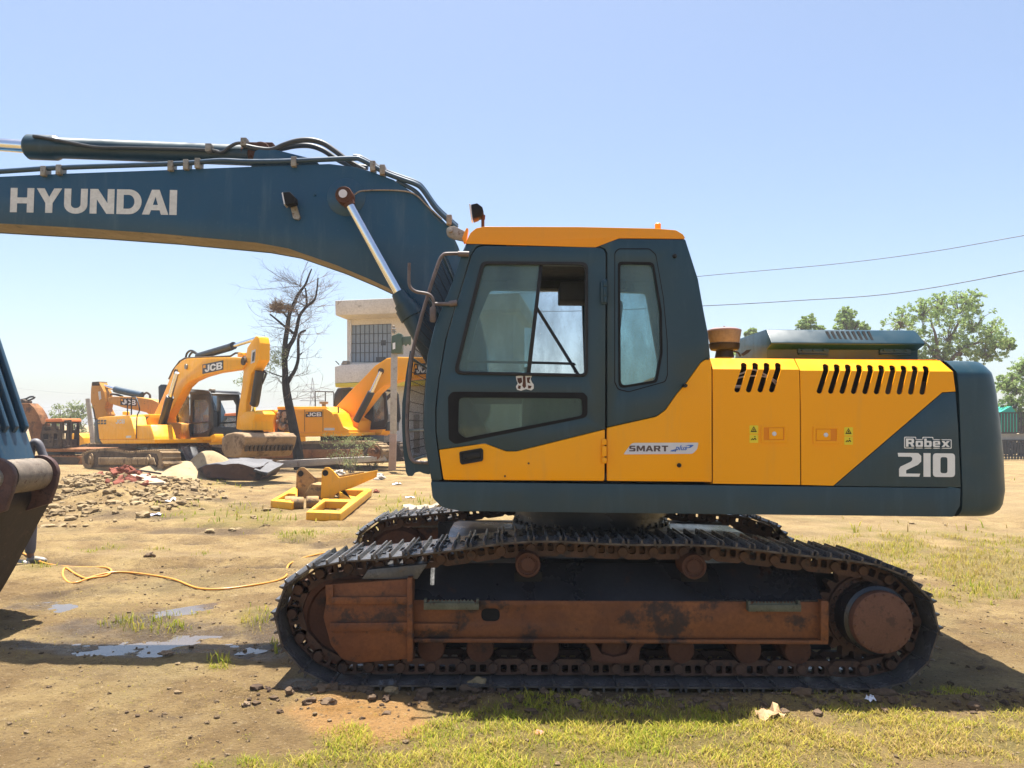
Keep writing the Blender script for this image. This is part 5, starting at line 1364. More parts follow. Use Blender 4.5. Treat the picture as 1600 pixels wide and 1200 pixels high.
bo = P(A_, 'boom', c8((672, 800), (760, 620), (840, 425), (870, 365), (920, 318), (955, 302), (1100, 295), (1330, 290), (1400, 296), (1425, 335), (1392, 382), (1290, 394), (1170, 412), (1065, 442), (985, 478), (935, 525), (882, 620), (825, 725), (768, 825), (740, 880), (695, 890)), vb_, .30, MB_['jy'], e1, .03, 2)
logo(A_, c8((1084, 348), (1245, 315), (1245, 388), (1084, 422)), vb_, bo)
for x, y, r in ((960, 365, .09), (880, 412, .12), (1408, 322, .12)):
    bm = BM(); c = A_.p3(*c8((x, y))[0], vb_); lathe(bm, [(0, -.05), (r, -.05), (r, .02), (0, .02)], c, (0, 1, 0), 18); obj('pin', bm, M['steel'] if r < .1 else MB_['tdark'], bo)
rod(A_, 'hydraulic_hose', c8((950, 300), (960, 262), (985, 240), (1015, 245), (1045, 268)), vb_ + .2, .035, MB_['blk'], bo, 8, 4)
rod(A_, 'hydraulic_hose', c8((975, 298), (985, 270), (1005, 252), (1030, 262)), vb_ + .3, .035, MB_['blk'], bo, 8, 4)
rod(A_, 'boom_pipe', c8((820, 460), (850, 395), (905, 322), (945, 298), (1300, 283), (1340, 258), (1375, 258), (1425, 300)), vb_ + .1, .03, MB_['tdark'], bo, 8)
P(A_, 'pipe_bracket', c8((1352, 288), (1356, 255), (1392, 253), (1396, 288)), vb_ + .05, .3, MB_['jy'], bo, .02)
for v, L1, L2 in ((-.52, ((884, 412), (826, 610)), ((830, 598), (815, 640), (735, 935))), (.45, ((985, 520), (950, 610)), ((956, 600), (945, 640), (870, 860)))):
    cy = rod(A_, 'boom_cylinder', c8(*L2), v, .13, MB_['blk'], e1); rod(A_, 'cylinder_rod', c8(*L1), v, .075, M['chrome'], cy)
P(A_, 'boom_foot', c8((715, 880), (790, 800), (830, 810), (840, 935), (720, 940)), -.4, .8, MB_['jd'], e1, .03)
ar = P(A_, 'arm', c8((1498, 124), (1520, 132), (1530, 180), (1528, 310), (1462, 420), (1422, 640), (1418, 740), (1426, 860), (1400, 862), (1345, 852), (1352, 760), (1390, 520), (1402, 400), (1432, 215), (1478, 150)), vb_ + .04, .32, MB_['jy'], e1, .03, 2)
bm = BM(); plate(bm, A_.T(c8((1470, 240), (1500, 228), (1492, 330), (1462, 342)), vb_ + .04), vb_ + .025, vb_ + .038); lp2 = obj('logo_panel', bm, M['offwhite'], ar)
bm = BM(); plate(bm, A_.T(c8((1476, 255), (1494, 246), (1487, 318), (1470, 326)), vb_ + .03), vb_ + .02, vb_ + .0245); obj('logo_lettering', bm, MB_['blk'], lp2)
cy = rod(A_, 'bucket_cylinder', c8((1530, 400), (1492, 640), (1484, 660)), vb_ + .2, .13, MB_['blk'], e1); rod(A_, 'cylinder_rod', c8((1486, 650), (1474, 730)), vb_ + .2, .07, M['chrome'], cy)
cy = rod(A_, 'arm_cylinder', c8((1325, 200), (1300, 212), (1050, 285)), 0, .12, MB_['blk'], e1); rod(A_, 'cylinder_rod', c8((1490, 150), (1320, 204)), 0, .06, M['chrome'], cy)
rod(A_, 'hydraulic_hose', c8((1560, 400), (1578, 420), (1560, 470), (1535, 520)), vb_ + .3, .03, MB_['blk'], ar, 8, 4)
P(A_, 'bucket_link', c8((1420, 715), (1480, 712), (1500, 735), (1478, 790), (1480, 862), (1390, 862), (1360, 760)), vb_ - .05, .62, MB_['jy'], e1, .03)
bm = BM(); bk = A_.T(c5((205, 905), (235, 880), (285, 868), (350, 876), (372, 900), (360, 960), (330, 1040), (290, 1045), (230, 1040), (203, 1000)), -.75)
plate(bm, bk, -.75, .85); bu = obj('bucket', bm, MB_['bucketd'], e1, bev=.05, seg=3)
q = A_.T(c5((350, 880), (430, 878), (385, 1010), (340, 1030)), -.75)
for i in range(12):
    bm = BM(); v = -.70 + i * .125
    p0 = A_.T(c5((352, 968), (368, 960), (362, 1000), (352, 1002)), -.75); plate(bm, p0, v, v + .07); obj('bucket_tooth', bm, MB_['tdark'], bu)
P(A_, 'bucket_bracket', c5((335, 880), (350, 845), (385, 840), (420, 870), (435, 895), (380, 890)), -.2, .4, MB_['tdark'], bu, .02)
cb = hollow(A_, 'cab', c8((985, 562), (1120, 556), (1145, 580), (1162, 700), (1158, 830), (1128, 905), (1000, 914), (985, 915)), .30, 1.0, MB_['blk'], e1, 2, [c8((1005, 625), (1110, 620), (1130, 660), (1130, 790), (1005, 800)), c8((1000, 812), (1130, 802), (1128, 860), (1080, 884), (1000, 890))])
P(A_, 'cab_window', c8((1003, 622), (1112, 618), (1132, 660), (1130, 862), (1082, 886), (998, 892)), .34, .01, MB_['pane'], cb, None)
P(A_, 'cab_window', c8((885, 700), (930, 640), (975, 600), (980, 820), (905, 820)), .28, .02, MB_['pane'], cb, None)
P(A_, 'cab_front', c8((850, 830), (905, 800), (985, 812), (985, 915), (850, 912)), .22, .07, MB_['blk'], cb, .02)
P(A_, 'cab_roof', c8((975, 556), (1118, 548), (1150, 575), (1120, 576), (980, 582)), .26, 1.1, MB_['blk'], cb, .02)
rod(A_, 'roof_rail', c8((990, 546), (1125, 556), (1150, 590), (1160, 640)), .25, .025, MB_['blk'], cb, 8, 3)
P(A_, 'cab_lamp', c8((1128, 538), (1150, 536), (1152, 556), (1130, 558)), .3, .15, M['steel'], cb, .02)
P(A_, 'seat', c8((1040, 720), (1075, 690), (1098, 720), (1100, 850), (1040, 860)), .6, .45, MB_['blk'], cb, .03)
P(A_, 'front_deck', c8((900, 920), (1142, 910), (1140, 940), (1120, 945), (905, 965)), .25, 1.05, MB_['jo'], e1, .03)
P(A_, 'step_plate', c8((1140, 905), (1175, 890), (1180, 930), (1150, 960)), .2, .3, MB_['jo'], e1, .02)

# ---- 2: the one behind it, facing the other way
B_ = Frame(at(205, 715, 36).x, 36, R(15))
e2 = thing('excavator', 'grimy yellow excavator farther back with its folded arm raised left over the other machine', 'excavator', B_.O, -B_.a)
bo = P(B_, 'boom', c8((335, 610), (375, 598), (560, 600), (690, 622), (728, 640), (760, 720), (700, 770), (640, 722), (600, 712), (480, 690), (350, 650)), -.3, .55, MB_['jd'], e2, .03, 2)
logo(B_, c8((442, 612), (567, 618), (567, 672), (442, 664)), -.3, bo)
ar = P(B_, 'arm', c8((215, 488), (272, 483), (312, 560), (328, 640), (318, 690), (345, 745), (250, 775), (235, 700), (206, 640), (208, 560)), -.28, .5, MB_['jd'], e2, .03, 2)
P(B_, 'arm_head', c8((217, 484), (270, 480), (276, 512), (218, 514)), -.3, .54, MB_['tdark'], ar, .02)
P(B_, 'bucket_cylinder', c8((212, 640), (238, 640), (262, 775), (240, 800)), -.25, .4, MB_['tdark'], ar, .03)
bm = BM(); plate(bm, B_.T(c8((268, 560), (286, 556), (292, 615), (276, 625)), -.28), -.295, -.282); obj('logo_panel', bm, M['offwhite'], ar)
cy = rod(B_, 'arm_cylinder', c8((400, 540), (430, 550), (610, 588)), 0, .16, MB_['blue'], e2); rod(B_, 'cylinder_rod', c8((275, 505), (405, 541)), 0, .08, M['chrome'], cy)
rod(B_, 'hydraulic_hose', c8((340, 605), (370, 580), (420, 585), (460, 600)), .1, .05, MB_['tdark'], bo, 8, 4)
rod(B_, 'hydraulic_hose', c8((620, 585), (645, 568), (670, 585), (672, 610)), .1, .05, MB_['tdark'], bo, 8, 4)
P(B_, 'cab', c8((735, 520), (755, 503), (795, 503), (830, 600), (830, 780), (740, 780)), -1.2, 1.0, MB_['blk'], e2, .03, 2)
P(B_, 'engine_house', c8((480, 745), (960, 745), (960, 900), (480, 900)), -1.2, 2.4, MB_['jd'], e2, .05)
P(B_, 'deck', c8((420, 900), (980, 900), (980, 950), (420, 950)), -1.2, 2.4, MB_['jd'], e2, .03)
track(B_, c8((150, 985), (190, 968), (400, 962), (900, 962), (950, 1000), (930, 1060), (200, 1062), (145, 1030)), -1.4, .6, e2, MB_['tdust'])
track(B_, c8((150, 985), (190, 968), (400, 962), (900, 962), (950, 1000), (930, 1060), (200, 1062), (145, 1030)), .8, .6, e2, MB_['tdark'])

# ---- 3: the bright one behind the bare tree
D_ = Frame(at(505, 728, 31.5).x, 31.5, R(27))
e3 = thing('excavator', 'bright orange yellow excavator with an open engine bay behind the bare tree trunk', 'excavator', D_.O, -D_.a)
vn = -1.3
track(D_, c5((430, 985), (570, 958), (800, 935), (1100, 934), (1230, 938), (1300, 965), (1320, 1010), (1300, 1060), (1250, 1078), (500, 1078), (430, 1050)), -1.5, .62, e3, MB_['tdust'],
      c5((480, 990), (1180, 985), (1200, 1040), (480, 1050)), None, [(584, 708, .3)], MB_['rustm'])
track(D_, c5((620, 970), (1280, 945), (1400, 940), (1440, 990), (1440, 1040), (1400, 1068), (620, 1070)), .9, .6, e3, MB_['tdark'])
P(D_, 'slew_base', c5((890, 890), (1240, 890), (1240, 960), (890, 960)), -.4, .9, M['frame_dark'], e3)
P(D_, 'deck', c5((520, 868), (1095, 868), (1095, 895), (600, 902), (520, 880)), vn, 2.5, MB_['jo'], e3, .03)
h = P(D_, 'engine_house', c5((692, 706), (930, 704), (968, 728), (990, 770), (1010, 850), (1018, 868), (692, 868)), vn, 2.3, MB_['jo'], e3, .05, 2)
P(D_, 'house_top', c5((590, 690), (930, 690), (960, 704), (590, 712)), vn + .3, 1.8, MB_['jo'], h, .03)
bm = BM()
for x in (781, 908): plate(bm, D_.T(c5((x, 712), (x + 3, 712), (x + 3, 864), (x, 864)), vn), vn - .004, vn - .0005)
obj('panel_seam', bm, MB_['tdark'], h)
logo(D_, c5((790, 727), (904, 724), (904, 761), (790, 764)), vn, h)
bm = BM(); plate(bm, D_.T(c5((918, 838), (990, 838), (990, 855), (918, 855)), vn), vn - .005, vn - .001); obj('house_decal', bm, M['offwhite'], h)
ob = P(D_, 'open_bay', c5((548, 712), (690, 712), (690, 862), (560, 868)), vn + .5, 1.6, MB_['blk'], e3, .03)
bm = BM(); rs_ = random.Random(3)
for i in range(14):
    x, y = rs_.uniform(570, 680), rs_.uniform(740, 850); c = D_.p3(*c5((x, y))[0], vn + .35 + rs_.uniform(0, .12)); r = rs_.uniform(.05, .16)
    lathe(bm, [(0, 0), (r, 0), (r, .15), (0, .15)], c, (0, 1, 0) if i % 2 else (1, 0, .2), 10)
obj('engine', bm, M['steel'], ob)
P(D_, 'rear_door', c5((442, 716), (545, 712), (552, 730), (545, 862), (440, 866)), vn + .1, 1.6, MB_['jo'], e3, .03, 0, [c5((450, 738), (505, 736), (505, 775), (450, 778))])
P(D_, 'bay_post', c5((528, 715), (562, 712), (565, 870), (530, 872)), vn, .1, MB_['jo'], e3, .02)
P(D_, 'counterweight', c5((430, 730), (450, 722), (450, 868), (432, 866)), vn + .1, 2.2, MB_['blk'], e3, .04)
bo = P(D_, 'boom', c5((1000, 690), (1090, 590), (1190, 490), (1270, 405), (1350, 355), (1420, 345), (1560, 348), (1760, 352), (1780, 430), (1700, 480), (1520, 500), (1420, 512), (1330, 545), (1270, 600), (1200, 690), (1120, 790), (1060, 830), (1010, 800)), -.25, .5, MB_['jo'], e3, .03, 2)
logo(D_, c5((1545, 395), (1660, 385), (1660, 462), (1545, 470)), -.25, bo)
for x, y, r in ((1315, 445, .12), (1402, 405, .1)):
    bm = BM(); c = D_.p3(*c5((x, y))[0], -.25); lathe(bm, [(0, -.06), (r, -.06), (r, .02), (0, .02)], c, (0, 1, 0), 18); obj('pin', bm, MB_['tdark'], bo)
rod(D_, 'boom_pipe', c5((1015, 690), (1020, 860)), -.9, .03, MB_['blk'], e3, 8)
for v, L1, L2 in ((-.5, ((1312, 448), (1240, 600)), ((1245, 590), (1225, 630), (1140, 790))), (.45, ((1330, 540), (1275, 620)), ((1285, 600), (1260, 640), (1180, 760)))):
    cy = rod(D_, 'boom_cylinder', c5(*L2), v, .14, MB_['blk'], e3); rod(D_, 'cylinder_rod', c5(*L1), v, .075, M['chrome'], cy)
P(D_, 'boom_foot', c5((1030, 800), (1110, 760), (1160, 790), (1150, 880), (1040, 880)), -.4, .8, MB_['jo'], e3, .03)
P(D_, 'stowed_box', c5((960, 740), (1010, 735), (1050, 830), (1090, 850), (1090, 870), (1000, 868)), vn + .02, .7, MB_['jo'], e3, .03)
P(D_, 'cab_back', c5((990, 600), (1012, 562), (1095, 556), (1120, 565), (1040, 575), (1035, 680), (1000, 700), (988, 705)), .4, .9, MB_['blk'], e3, .03, 2)
cb = hollow(D_, 'cab', c5((1235, 640), (1320, 562), (1345, 600), (1360, 770), (1340, 830), (1190, 858), (1180, 760)), .4, .9, MB_['blk'], e3, 2, [c5((1255, 655), (1315, 590), (1332, 640), (1335, 780), (1260, 800))])
P(D_, 'cab_window', c5((1253, 655), (1316, 586), (1334, 640), (1337, 782), (1258, 804)), .44, .01, MB_['pane'], cb, None)
P(D_, 'front_deck', c5((1190, 852), (1330, 848), (1310, 885), (1190, 888)), .3, 1.0, MB_['jo'], e3, .03)
rod(D_, 'hand_rail', c5((856, 690), (856, 584), (982, 588), (985, 600), (985, 690)), .4, .025, MB_['blk'], e3, 8)
rod(D_, 'hand_rail', c5((926, 585), (926, 690)), .4, .022, MB_['blk'], e3, 8)
bm = BM(); c = D_.p3(*c5((915, 690))[0], -.3); lathe(bm, [(0, 0), (.08, 0), (.08, .1), (.18, .12), (.18, .2), (0, .22)], c, (0, 0, 1), 16); obj('air_intake', bm, M['tan'], e3)
rod(D_, 'track_strut', c5((1240, 890), (1235, 920)), -.2, .1, M['frame_dark'], e3, 8)

# ---- 4: cab with an orange roof, half hidden by the raised arm
G_ = Frame(at(352, 722, 35).x, 35, R(20))
e4 = thing('excavator', 'dark blue excavator with an orange cab roof half hidden behind the upright yellow arm', 'excavator', G_.O, -G_.a)
P(G_, 'cab_roof', c5((225, 738), (312, 732), (330, 745), (320, 752), (222, 754)), -.9, 1.0, MB_['orr'], e4, .03)
cb = hollow(G_, 'cab', c5((205, 790), (232, 752), (345, 750), (345, 895), (210, 895)), -.85, .9, MB_['blue'], e4, 2, [c5((217, 795), (240, 764), (330, 762), (330, 870), (217, 870))])
P(G_, 'cab_window', c5((215, 795), (240, 762), (332, 760), (332, 872), (215, 872)), -.80, .01, MB_['pane'], cb, None)
P(G_, 'boom', c5((128, 600), (145, 640), (180, 720), (205, 850), (205, 975), (160, 975), (155, 850), (140, 720), (122, 640)), -.4, .5, MB_['blue'], e4, .03)
P(G_, 'deck', c5((60, 910), (560, 900), (560, 940), (60, 960)), -1.2, 2.4, MB_['jy'], e4, .03)
P(G_, 'engine_house', c5((345, 750), (560, 750), (560, 900), (345, 900)), -1.2, 2.4, MB_['jd'], e4, .03)
track(G_, c5((10, 990), (60, 965), (560, 960), (620, 985), (600, 1040), (60, 1050), (5, 1030)), -1.4, .6, e4, MB_['tdark'])
track(G_, c5((10, 990), (60, 965), (560, 960), (620, 985), (600, 1040), (60, 1050), (5, 1030)), .8, .6, e4, MB_['tdark'])

# ---- 5: the burnt out wreck far left
H_ = Frame(at(75, 722, 33).x, 33, R(10))
e5 = thing('excavator', 'burnt out rusty brown excavator with a stripped cab at the far left behind the bucket', 'excavator', H_.O, -H_.a)
P(H_, 'boom', c6((150, 400), (230, 375), (340, 375), (400, 430), (450, 510), (490, 620), (490, 880), (370, 830), (330, 680), (250, 520), (170, 470)), -.3, .5, MB_['rustm'], e5, .03, 2)
rod(H_, 'hydraulic_hose', c6((210, 340), (300, 325), (350, 302), (400, 300), (395, 318), (330, 345), (290, 365)), 0, .04, MB_['blk'], e5, 8, 4)
P(H_, 'boom_bracket', c6((180, 350), (260, 325), (300, 350), (290, 380), (190, 385)), -.2, .4, MB_['burnt'], e5, .03)
cb = hollow(H_, 'cab', c6((470, 740), (500, 650), (535, 590), (730, 585), (725, 895), (690, 900), (470, 895)), -1.2, 1.0, MB_['burnt'], e5, 0, [c6((520, 660), (545, 605), (600, 605), (598, 690), (520, 700)), c6((650, 605), (700, 602), (690, 690), (650, 690)), c6((500, 730), (570, 730), (560, 860), (500, 850)), c6((625, 730), (670, 730), (665, 880), (620, 880))])
P(H_, 'cab_roof', c6((528, 560), (722, 552), (735, 592), (525, 592)), -1.25, 1.1, MB_['orr'], e5, .03)
P(H_, 'cab_door', c6((735, 575), (830, 570), (835, 890), (740, 895)), -1.15, .06, MB_['burnt'], e5, .02, 0, [c6((745, 600), (778, 598), (775, 880), (748, 880)), c6((800, 590), (822, 590), (825, 870), (795, 872))])
P(H_, 'deck', c6((490, 905), (930, 912), (930, 945), (500, 945)), -1.3, 2.4, MB_['rustm'], e5, .03)
P(H_, 'engine_house', c6((350, 820), (480, 820), (480, 945), (380, 935)), -1.2, 2.2, MB_['burnt'], e5, .03)
P(H_, 'slew_base', c6((520, 945), (700, 945), (700, 990), (520, 990)), -.4, .9, MB_['blk'], e5)
track(H_, c6((380, 1000), (540, 992), (900, 1000), (950, 1030), (920, 1100), (540, 1100), (400, 1090)), -1.4, .6, e5, MB_['rustm'])
track(H_, c6((380, 1000), (540, 992), (900, 1000), (950, 1030), (920, 1100), (540, 1100), (400, 1090)), .8, .6, e5, MB_['tdark'])
# ---- 6: a small yellow loader beyond it
K_ = Frame(at(121, 712, 42).x, 42, R(10))
e6 = thing('loader', 'small yellow machine with rounded hood beyond the burnt out cab', 'loader', K_.O, -K_.a)
P(K_, 'hood', c6((835, 740), (850, 725), (930, 738), (975, 780), (985, 850), (980, 890), (840, 895)), -.8, 1.6, MB_['jy'], e6, .1, 4)
rod(K_, 'hand_rail', c6((890, 910), (892, 760), (875, 630)), -.9, .03, MB_['blk'], e6, 8)
P(K_, 'chassis', c6((830, 890), (985, 885), (985, 930), (830, 930)), -.7, 1.4, MB_['rustm'], e6, .05)
for x in (860, 960):
    for v in (-.9, .6):
        bm = BM(); lathe(bm, [(0, 0), (.2, 0), (.22, .06), (.36, .03), (.42, .08), (.42, .26), (.36, .3), (0, .3)], K_.p3(*c6((x, 950))[0], v), (0, 1, 0), 24); o = obj('wheel', bm, MB_['blk'], e6)
# ================================================================== buildings, trees and what lies about
def c7(*L): return [(380 + x / 5.333, 400 + y / 5.333) for x, y in L]
MM = {
 'wall': rough_mat('weathered_cream_wall', (.56, .53, .46), (.66, .63, .56), (.36, .33, .28), .5, .85, .1, 6, .2, (.6, .75)),
 'wallw': rough_mat('weathered_white_wall', (.56, .56, .55), (.66, .66, .64), (.40, .39, .37), .5, .85, .1, 6, .2, (.62, .75)),
 'ystripe': plain('yellow_wall_paint', (.62, .50, .02), .6),
 'winpane': plain('grey_window_glass', (.20, .24, .28), .15, 0, .6, .15),
 'winframe': plain('dark_window_bar', (.035, .04, .045), .5),
 'green': paint('green_box_paint', (.045, .085, .040), .5, .15, 2, (.15, .13, .1), .3, 3),
 'concrete': rough_mat('concrete_post', (.40, .36, .31), (.52, .48, .42), (.28, .23, .19), 1.2, .9, .2, 12, .2),
 'postlow': rough_mat('rusty_post_foot', (.40, .27, .20), (.50, .36, .28), None, 1.5, .9, .2, 12, .2),
 'bark': rough_mat('black_bark', (.020, .018, .018), (.045, .038, .034), (.085, .07, .06), 3, .95, .8, 8, .15, (.6, .7)),
 'twig': rough_mat('grey_twig', (.14, .115, .10), (.22, .19, .165), None, 3, .9, .1, 10, .15),
 'nest': rough_mat('nest_straw', (.24, .17, .10), (.36, .27, .17), (.14, .09, .06), 5, .95, .5, 10, .1),
 'sand': rough_mat('sand', (.35, .265, .15), (.42, .33, .20), (.29, .22, .13), 1.6, .95, .5, 30, .15),
 'brick': rough_mat('broken_brick', (.20, .058, .036), (.28, .10, .066), (.38, .26, .20), 4, .9, .4, 20, .2, (.62, .72)),
 'plank': rough_mat('pale_plank', (.36, .295, .21), (.44, .37, .27), (.28, .22, .15), 2.0, .8, .2, 14, .2, (.62, .74)),
 'slabtop': rough_mat('grey_slab_top', (.115, .115, .122), (.165, .165, .172), (.07, .07, .076), 1.2, .75, .2, 8, .3, (.58, .7)),
 'slabside': rough_mat('rusted_slab_side', (.10, .06, .045), (.17, .10, .075), (.035, .035, .038), .9, .85, .5, 7, .2, (.5, .62)),
 'slabdark': rough_mat('dark_grey_slab', (.06, .065, .072), (.11, .115, .125), (.16, .15, .14), 1.5, .7, .3, 8, .3, (.6, .7)),
 'att': paint('yellow_attachment_paint', (.80, .38, .006), .45, .08, 1.5, (.24, .15, .08), .35, 2.5, True, .1, chips=(.16, .09, .05), chip_th=.66),
 'attd': rough_mat('dirty_attachment_steel', (.30, .18, .07), (.42, .26, .09), (.12, .08, .05), 2, .7, .3, 14, .3, (.5, .62)),
 'hoseO': plain('orange_hose', (.70, .30, .045), .45, 0, .5, .08),
 'stone': rough_mat('brown_stone', (.20, .14, .09), (.29, .21, .14), (.12, .085, .06), 6, .9, .5, 30, .2),
 'paper': plain('white_scrap', (.75, .75, .78), .5),
 'gate': plain('black_gate_paint', (.035, .033, .034), .55, 0, .4),
 'tarp': plain('green_tarpaulin', (.012, .36, .26), .5, 0, .4, .25),
 'beam': rough_mat('grey_concrete_beam', (.30, .30, .28), (.38, .38, .36), None, 1, .9, .1, 8, .2),
 'wire': plain('black_wire', (.03, .03, .035), .6),
 'wirefar': plain('haze_grey_wire', (.40, .43, .47), .8),  # haze painted in as pale grey on far wires and pylon
 'card': rough_mat('crumpled_brown_paper', (.40, .26, .14), (.50, .35, .20), (.28, .17, .09), 9, .8, .4, 40, .2),
}
def leaf_mat(name, a, b, c, tr=.35):
    s = N(name); ob = s.n('ShaderNodeAttribute'); ob.attribute_name = 'var'
    r = s.n('ShaderNodeValToRGB'); s.l(ob.outputs['Fac'], r.inputs[0]); e = r.color_ramp.elements
    e[0].color = (*a, 1); e[1].color = (*c, 1); q = e.new(.5); q.color = (*b, 1)
    df = s.n('ShaderNodeBsdfDiffuse'); tl = s.n('ShaderNodeBsdfTranslucent'); s.l(r.outputs[0], df.inputs[0]); s.l(r.outputs[0], tl.inputs[0])
    mx = s.n('ShaderNodeMixShader'); mx.inputs[0].default_value = tr; s.l(df.outputs[0], mx.inputs[1]); s.l(tl.outputs[0], mx.inputs[2]); return s.done(mx.outputs[0])
LEAF = leaf_mat('neem_leaf', (.17, .26, .08), (.31, .42, .15), (.48, .58, .26), .5)
LEAF2 = leaf_mat('pale_leaf', (.16, .20, .08), (.25, .30, .13), (.36, .40, .2), .45)
LEAFD = leaf_mat('weed_leaf', (.13, .17, .065), (.23, .26, .12), (.36, .35, .2), .45)
MM['trunk'] = rough_mat('grey_brown_trunk', (.13, .10, .075), (.20, .16, .12), None, 3, .95, .5, 8, .1)
def leaves(name, C_, rad, n, size, mat, parent, flat=.75, aspect=.42):
    """n small leaves spread through the sprays C_ (centre, radius)"""
    ctr = np.array([c for c in C_]); k = RNG.integers(0, len(ctr), n)
    d = RNG.normal(0, 1, (n, 3)); d /= np.linalg.norm(d, axis=1)[:, None]; rr_ = np.array(rad)[k] * RNG.uniform(0, 1, n) ** .55
    p = ctr[k] + d * rr_[:, None] * np.array([1, 1, flat])
    a = RNG.normal(0, 1, (n, 3)); a[:, 2] -= .5; a /= np.linalg.norm(a, axis=1)[:, None]; b = np.cross(a, RNG.normal(0, 1, (n, 3))); b /= np.linalg.norm(b, axis=1)[:, None]
    s = (size * RNG.uniform(.6, 1.4, n))[:, None]
    V = np.stack([p - a * s, p + b * s * aspect, p + a * s, p - b * s * aspect], 1).reshape(-1, 3); F_ = np.arange(n * 4).reshape(-1, 4)
    o = mesh_np(name, V, F_, mat, parent)
    v = np.clip(RNG.normal(.5, .22, n) + (RNG.uniform(-.22, .22, len(ctr)))[k], 0, 1)
    at_ = o.data.attributes.new('var', 'FLOAT', 'POINT'); at_.data.foreach_set('value', np.repeat(v, 4).astype(np.float32)); return o
def tree(label, base, Y, crowns, trunk, leaf, n, size, group=None, spray=.085, sprays=75):
    """crowns: (px, py, radius px) at depth Y; trunk: pixel paths with start and end radius in metres"""
    b = at(*base, Y); b.z = 0; t = thing('tree', label, 'tree', b, 0, group); k = Y / FPX
    rs = random.Random(int(base[0])); C_ = []; Rr = []; cm = []
    for x, y, r in crowns:
        c = at(x, y, Y) - b; cm.append(c)
        for i in range(sprays):
            d = Vector((rs.gauss(0, 1), rs.gauss(0, 1), rs.gauss(0, 1))).normalized() * r * k * (.2 + 1.05 * rs.random() ** .5)
            d.z *= .85; C_.append(c + d); Rr.append(r * k * spray * rs.uniform(1.2, 2.6))
    leaves('crown', [tuple(c) for c in C_], Rr, n, size, leaf, t)
    bm = BM()
    for path, r0, r1 in trunk:
        pts = smooth_path([at(x, y, Y + rs.uniform(-.4, .4)) - b for x, y in path], 4); q = [r0 + (r1 - r0) * i / (len(pts) - 1) for i in range(len(pts))]
        tube(bm, pts, q, 8)
    for c, r in list(zip(C_, Rr))[::3]:
        m_ = min(cm, key=lambda m: (m - c).length); tube(bm, [m_ + Vector((0, 0, -.3)), (m_ + c) / 2 + Vector((0, 0, .08)), c], [.035, .022, .008], 5)
    obj('trunk', bm, MM['trunk'], t); return t
# trees beyond the gate, right
GT = 'leafy trees on the right'
tree('large leafy tree rising behind the excavator counterweight with bare lower limbs', (1478, 712), 44, [(1410, 505, 28), (1440, 492, 26), (1425, 535, 26), (1470, 478, 24), (1497, 482, 30), (1512, 470, 20), (1520, 510, 32), (1480, 525, 34), (1545, 520, 26), (1553, 540, 24), (1460, 550, 20), (1575, 538, 10), (1500, 548, 24), (1540, 553, 16), (1440, 580, 24), (1420, 560, 20), (1465, 590, 22)],
     [([(1478, 712), (1478, 640), (1476, 560), (1480, 540), (1500, 500)], .28, .05), ([(1477, 580), (1465, 555), (1462, 525), (1455, 505)], .15, .04), ([(1478, 570), (1500, 550), (1530, 535), (1570, 537)], .14, .03), ([(1477, 575), (1450, 540), (1420, 520)], .12, .03)], LEAF, 24000, .078, GT)
tree('pale green tree standing behind the black gate and the green tarpaulin', (1594, 716), 46, [(1585, 610, 26), (1598, 580, 18), (1610, 620, 34), (1580, 640, 20), (1640, 600, 40), (1590, 655, 14), (1620, 570, 26), (1575, 598, 14)],
     [([(1596, 716), (1596, 670), (1592, 645), (1600, 610)], .16, .04), ([(1596, 675), (1582, 645), (1580, 620)], .09, .03), ([(1596, 672), (1620, 640), (1640, 610)], .10, .03)], LEAF, 17000, .075, GT)
tree('small round leafy treetop showing just above the left end of the engine hood', (1262, 712), 52, [(1262, 503, 13), (1256, 512, 10), (1280, 514, 7), (1262, 530, 20), (1248, 555, 26), (1278, 560, 28), (1262, 590, 34), (1244, 610, 26), (1285, 612, 26)], [([(1262, 712), (1262, 600), (1262, 520)], .2, .04)], LEAF, 14000, .09, GT)
tree('leafy treetop with a pointed tip above the middle of the engine hood', (1325, 712), 52, [(1322, 492, 12), (1318, 506, 14), (1335, 508, 12), (1350, 514, 8), (1325, 525, 22), (1310, 550, 28), (1340, 556, 28), (1325, 590, 36), (1302, 612, 26), (1350, 610, 28)], [([(1325, 712), (1325, 600), (1323, 510)], .2, .04)], LEAF, 16000, .09, GT)
tree('tiny treetop beside the brown air precleaner bowl', (1172, 712), 60, [(1176, 519, 7), (1167, 522, 4), (1174, 535, 12), (1166, 560, 22), (1184, 566, 22), (1175, 595, 30), (1160, 620, 22), (1192, 618, 22)], [([(1172, 712), (1174, 600), (1175, 525)], .2, .04)], LEAF, 9000, .10, GT)
tree('hazy grey green acacia tree behind the burnt out cab on the far left', (112, 706), 60, [(95, 648, 16), (115, 642, 18), (130, 640, 14), (108, 662, 22), (128, 665, 18), (85, 660, 10), (134, 690, 14)], [([(112, 706), (112, 670), (110, 650)], .2, .05)], LEAF2, 2600, .10, None, .2, 20)

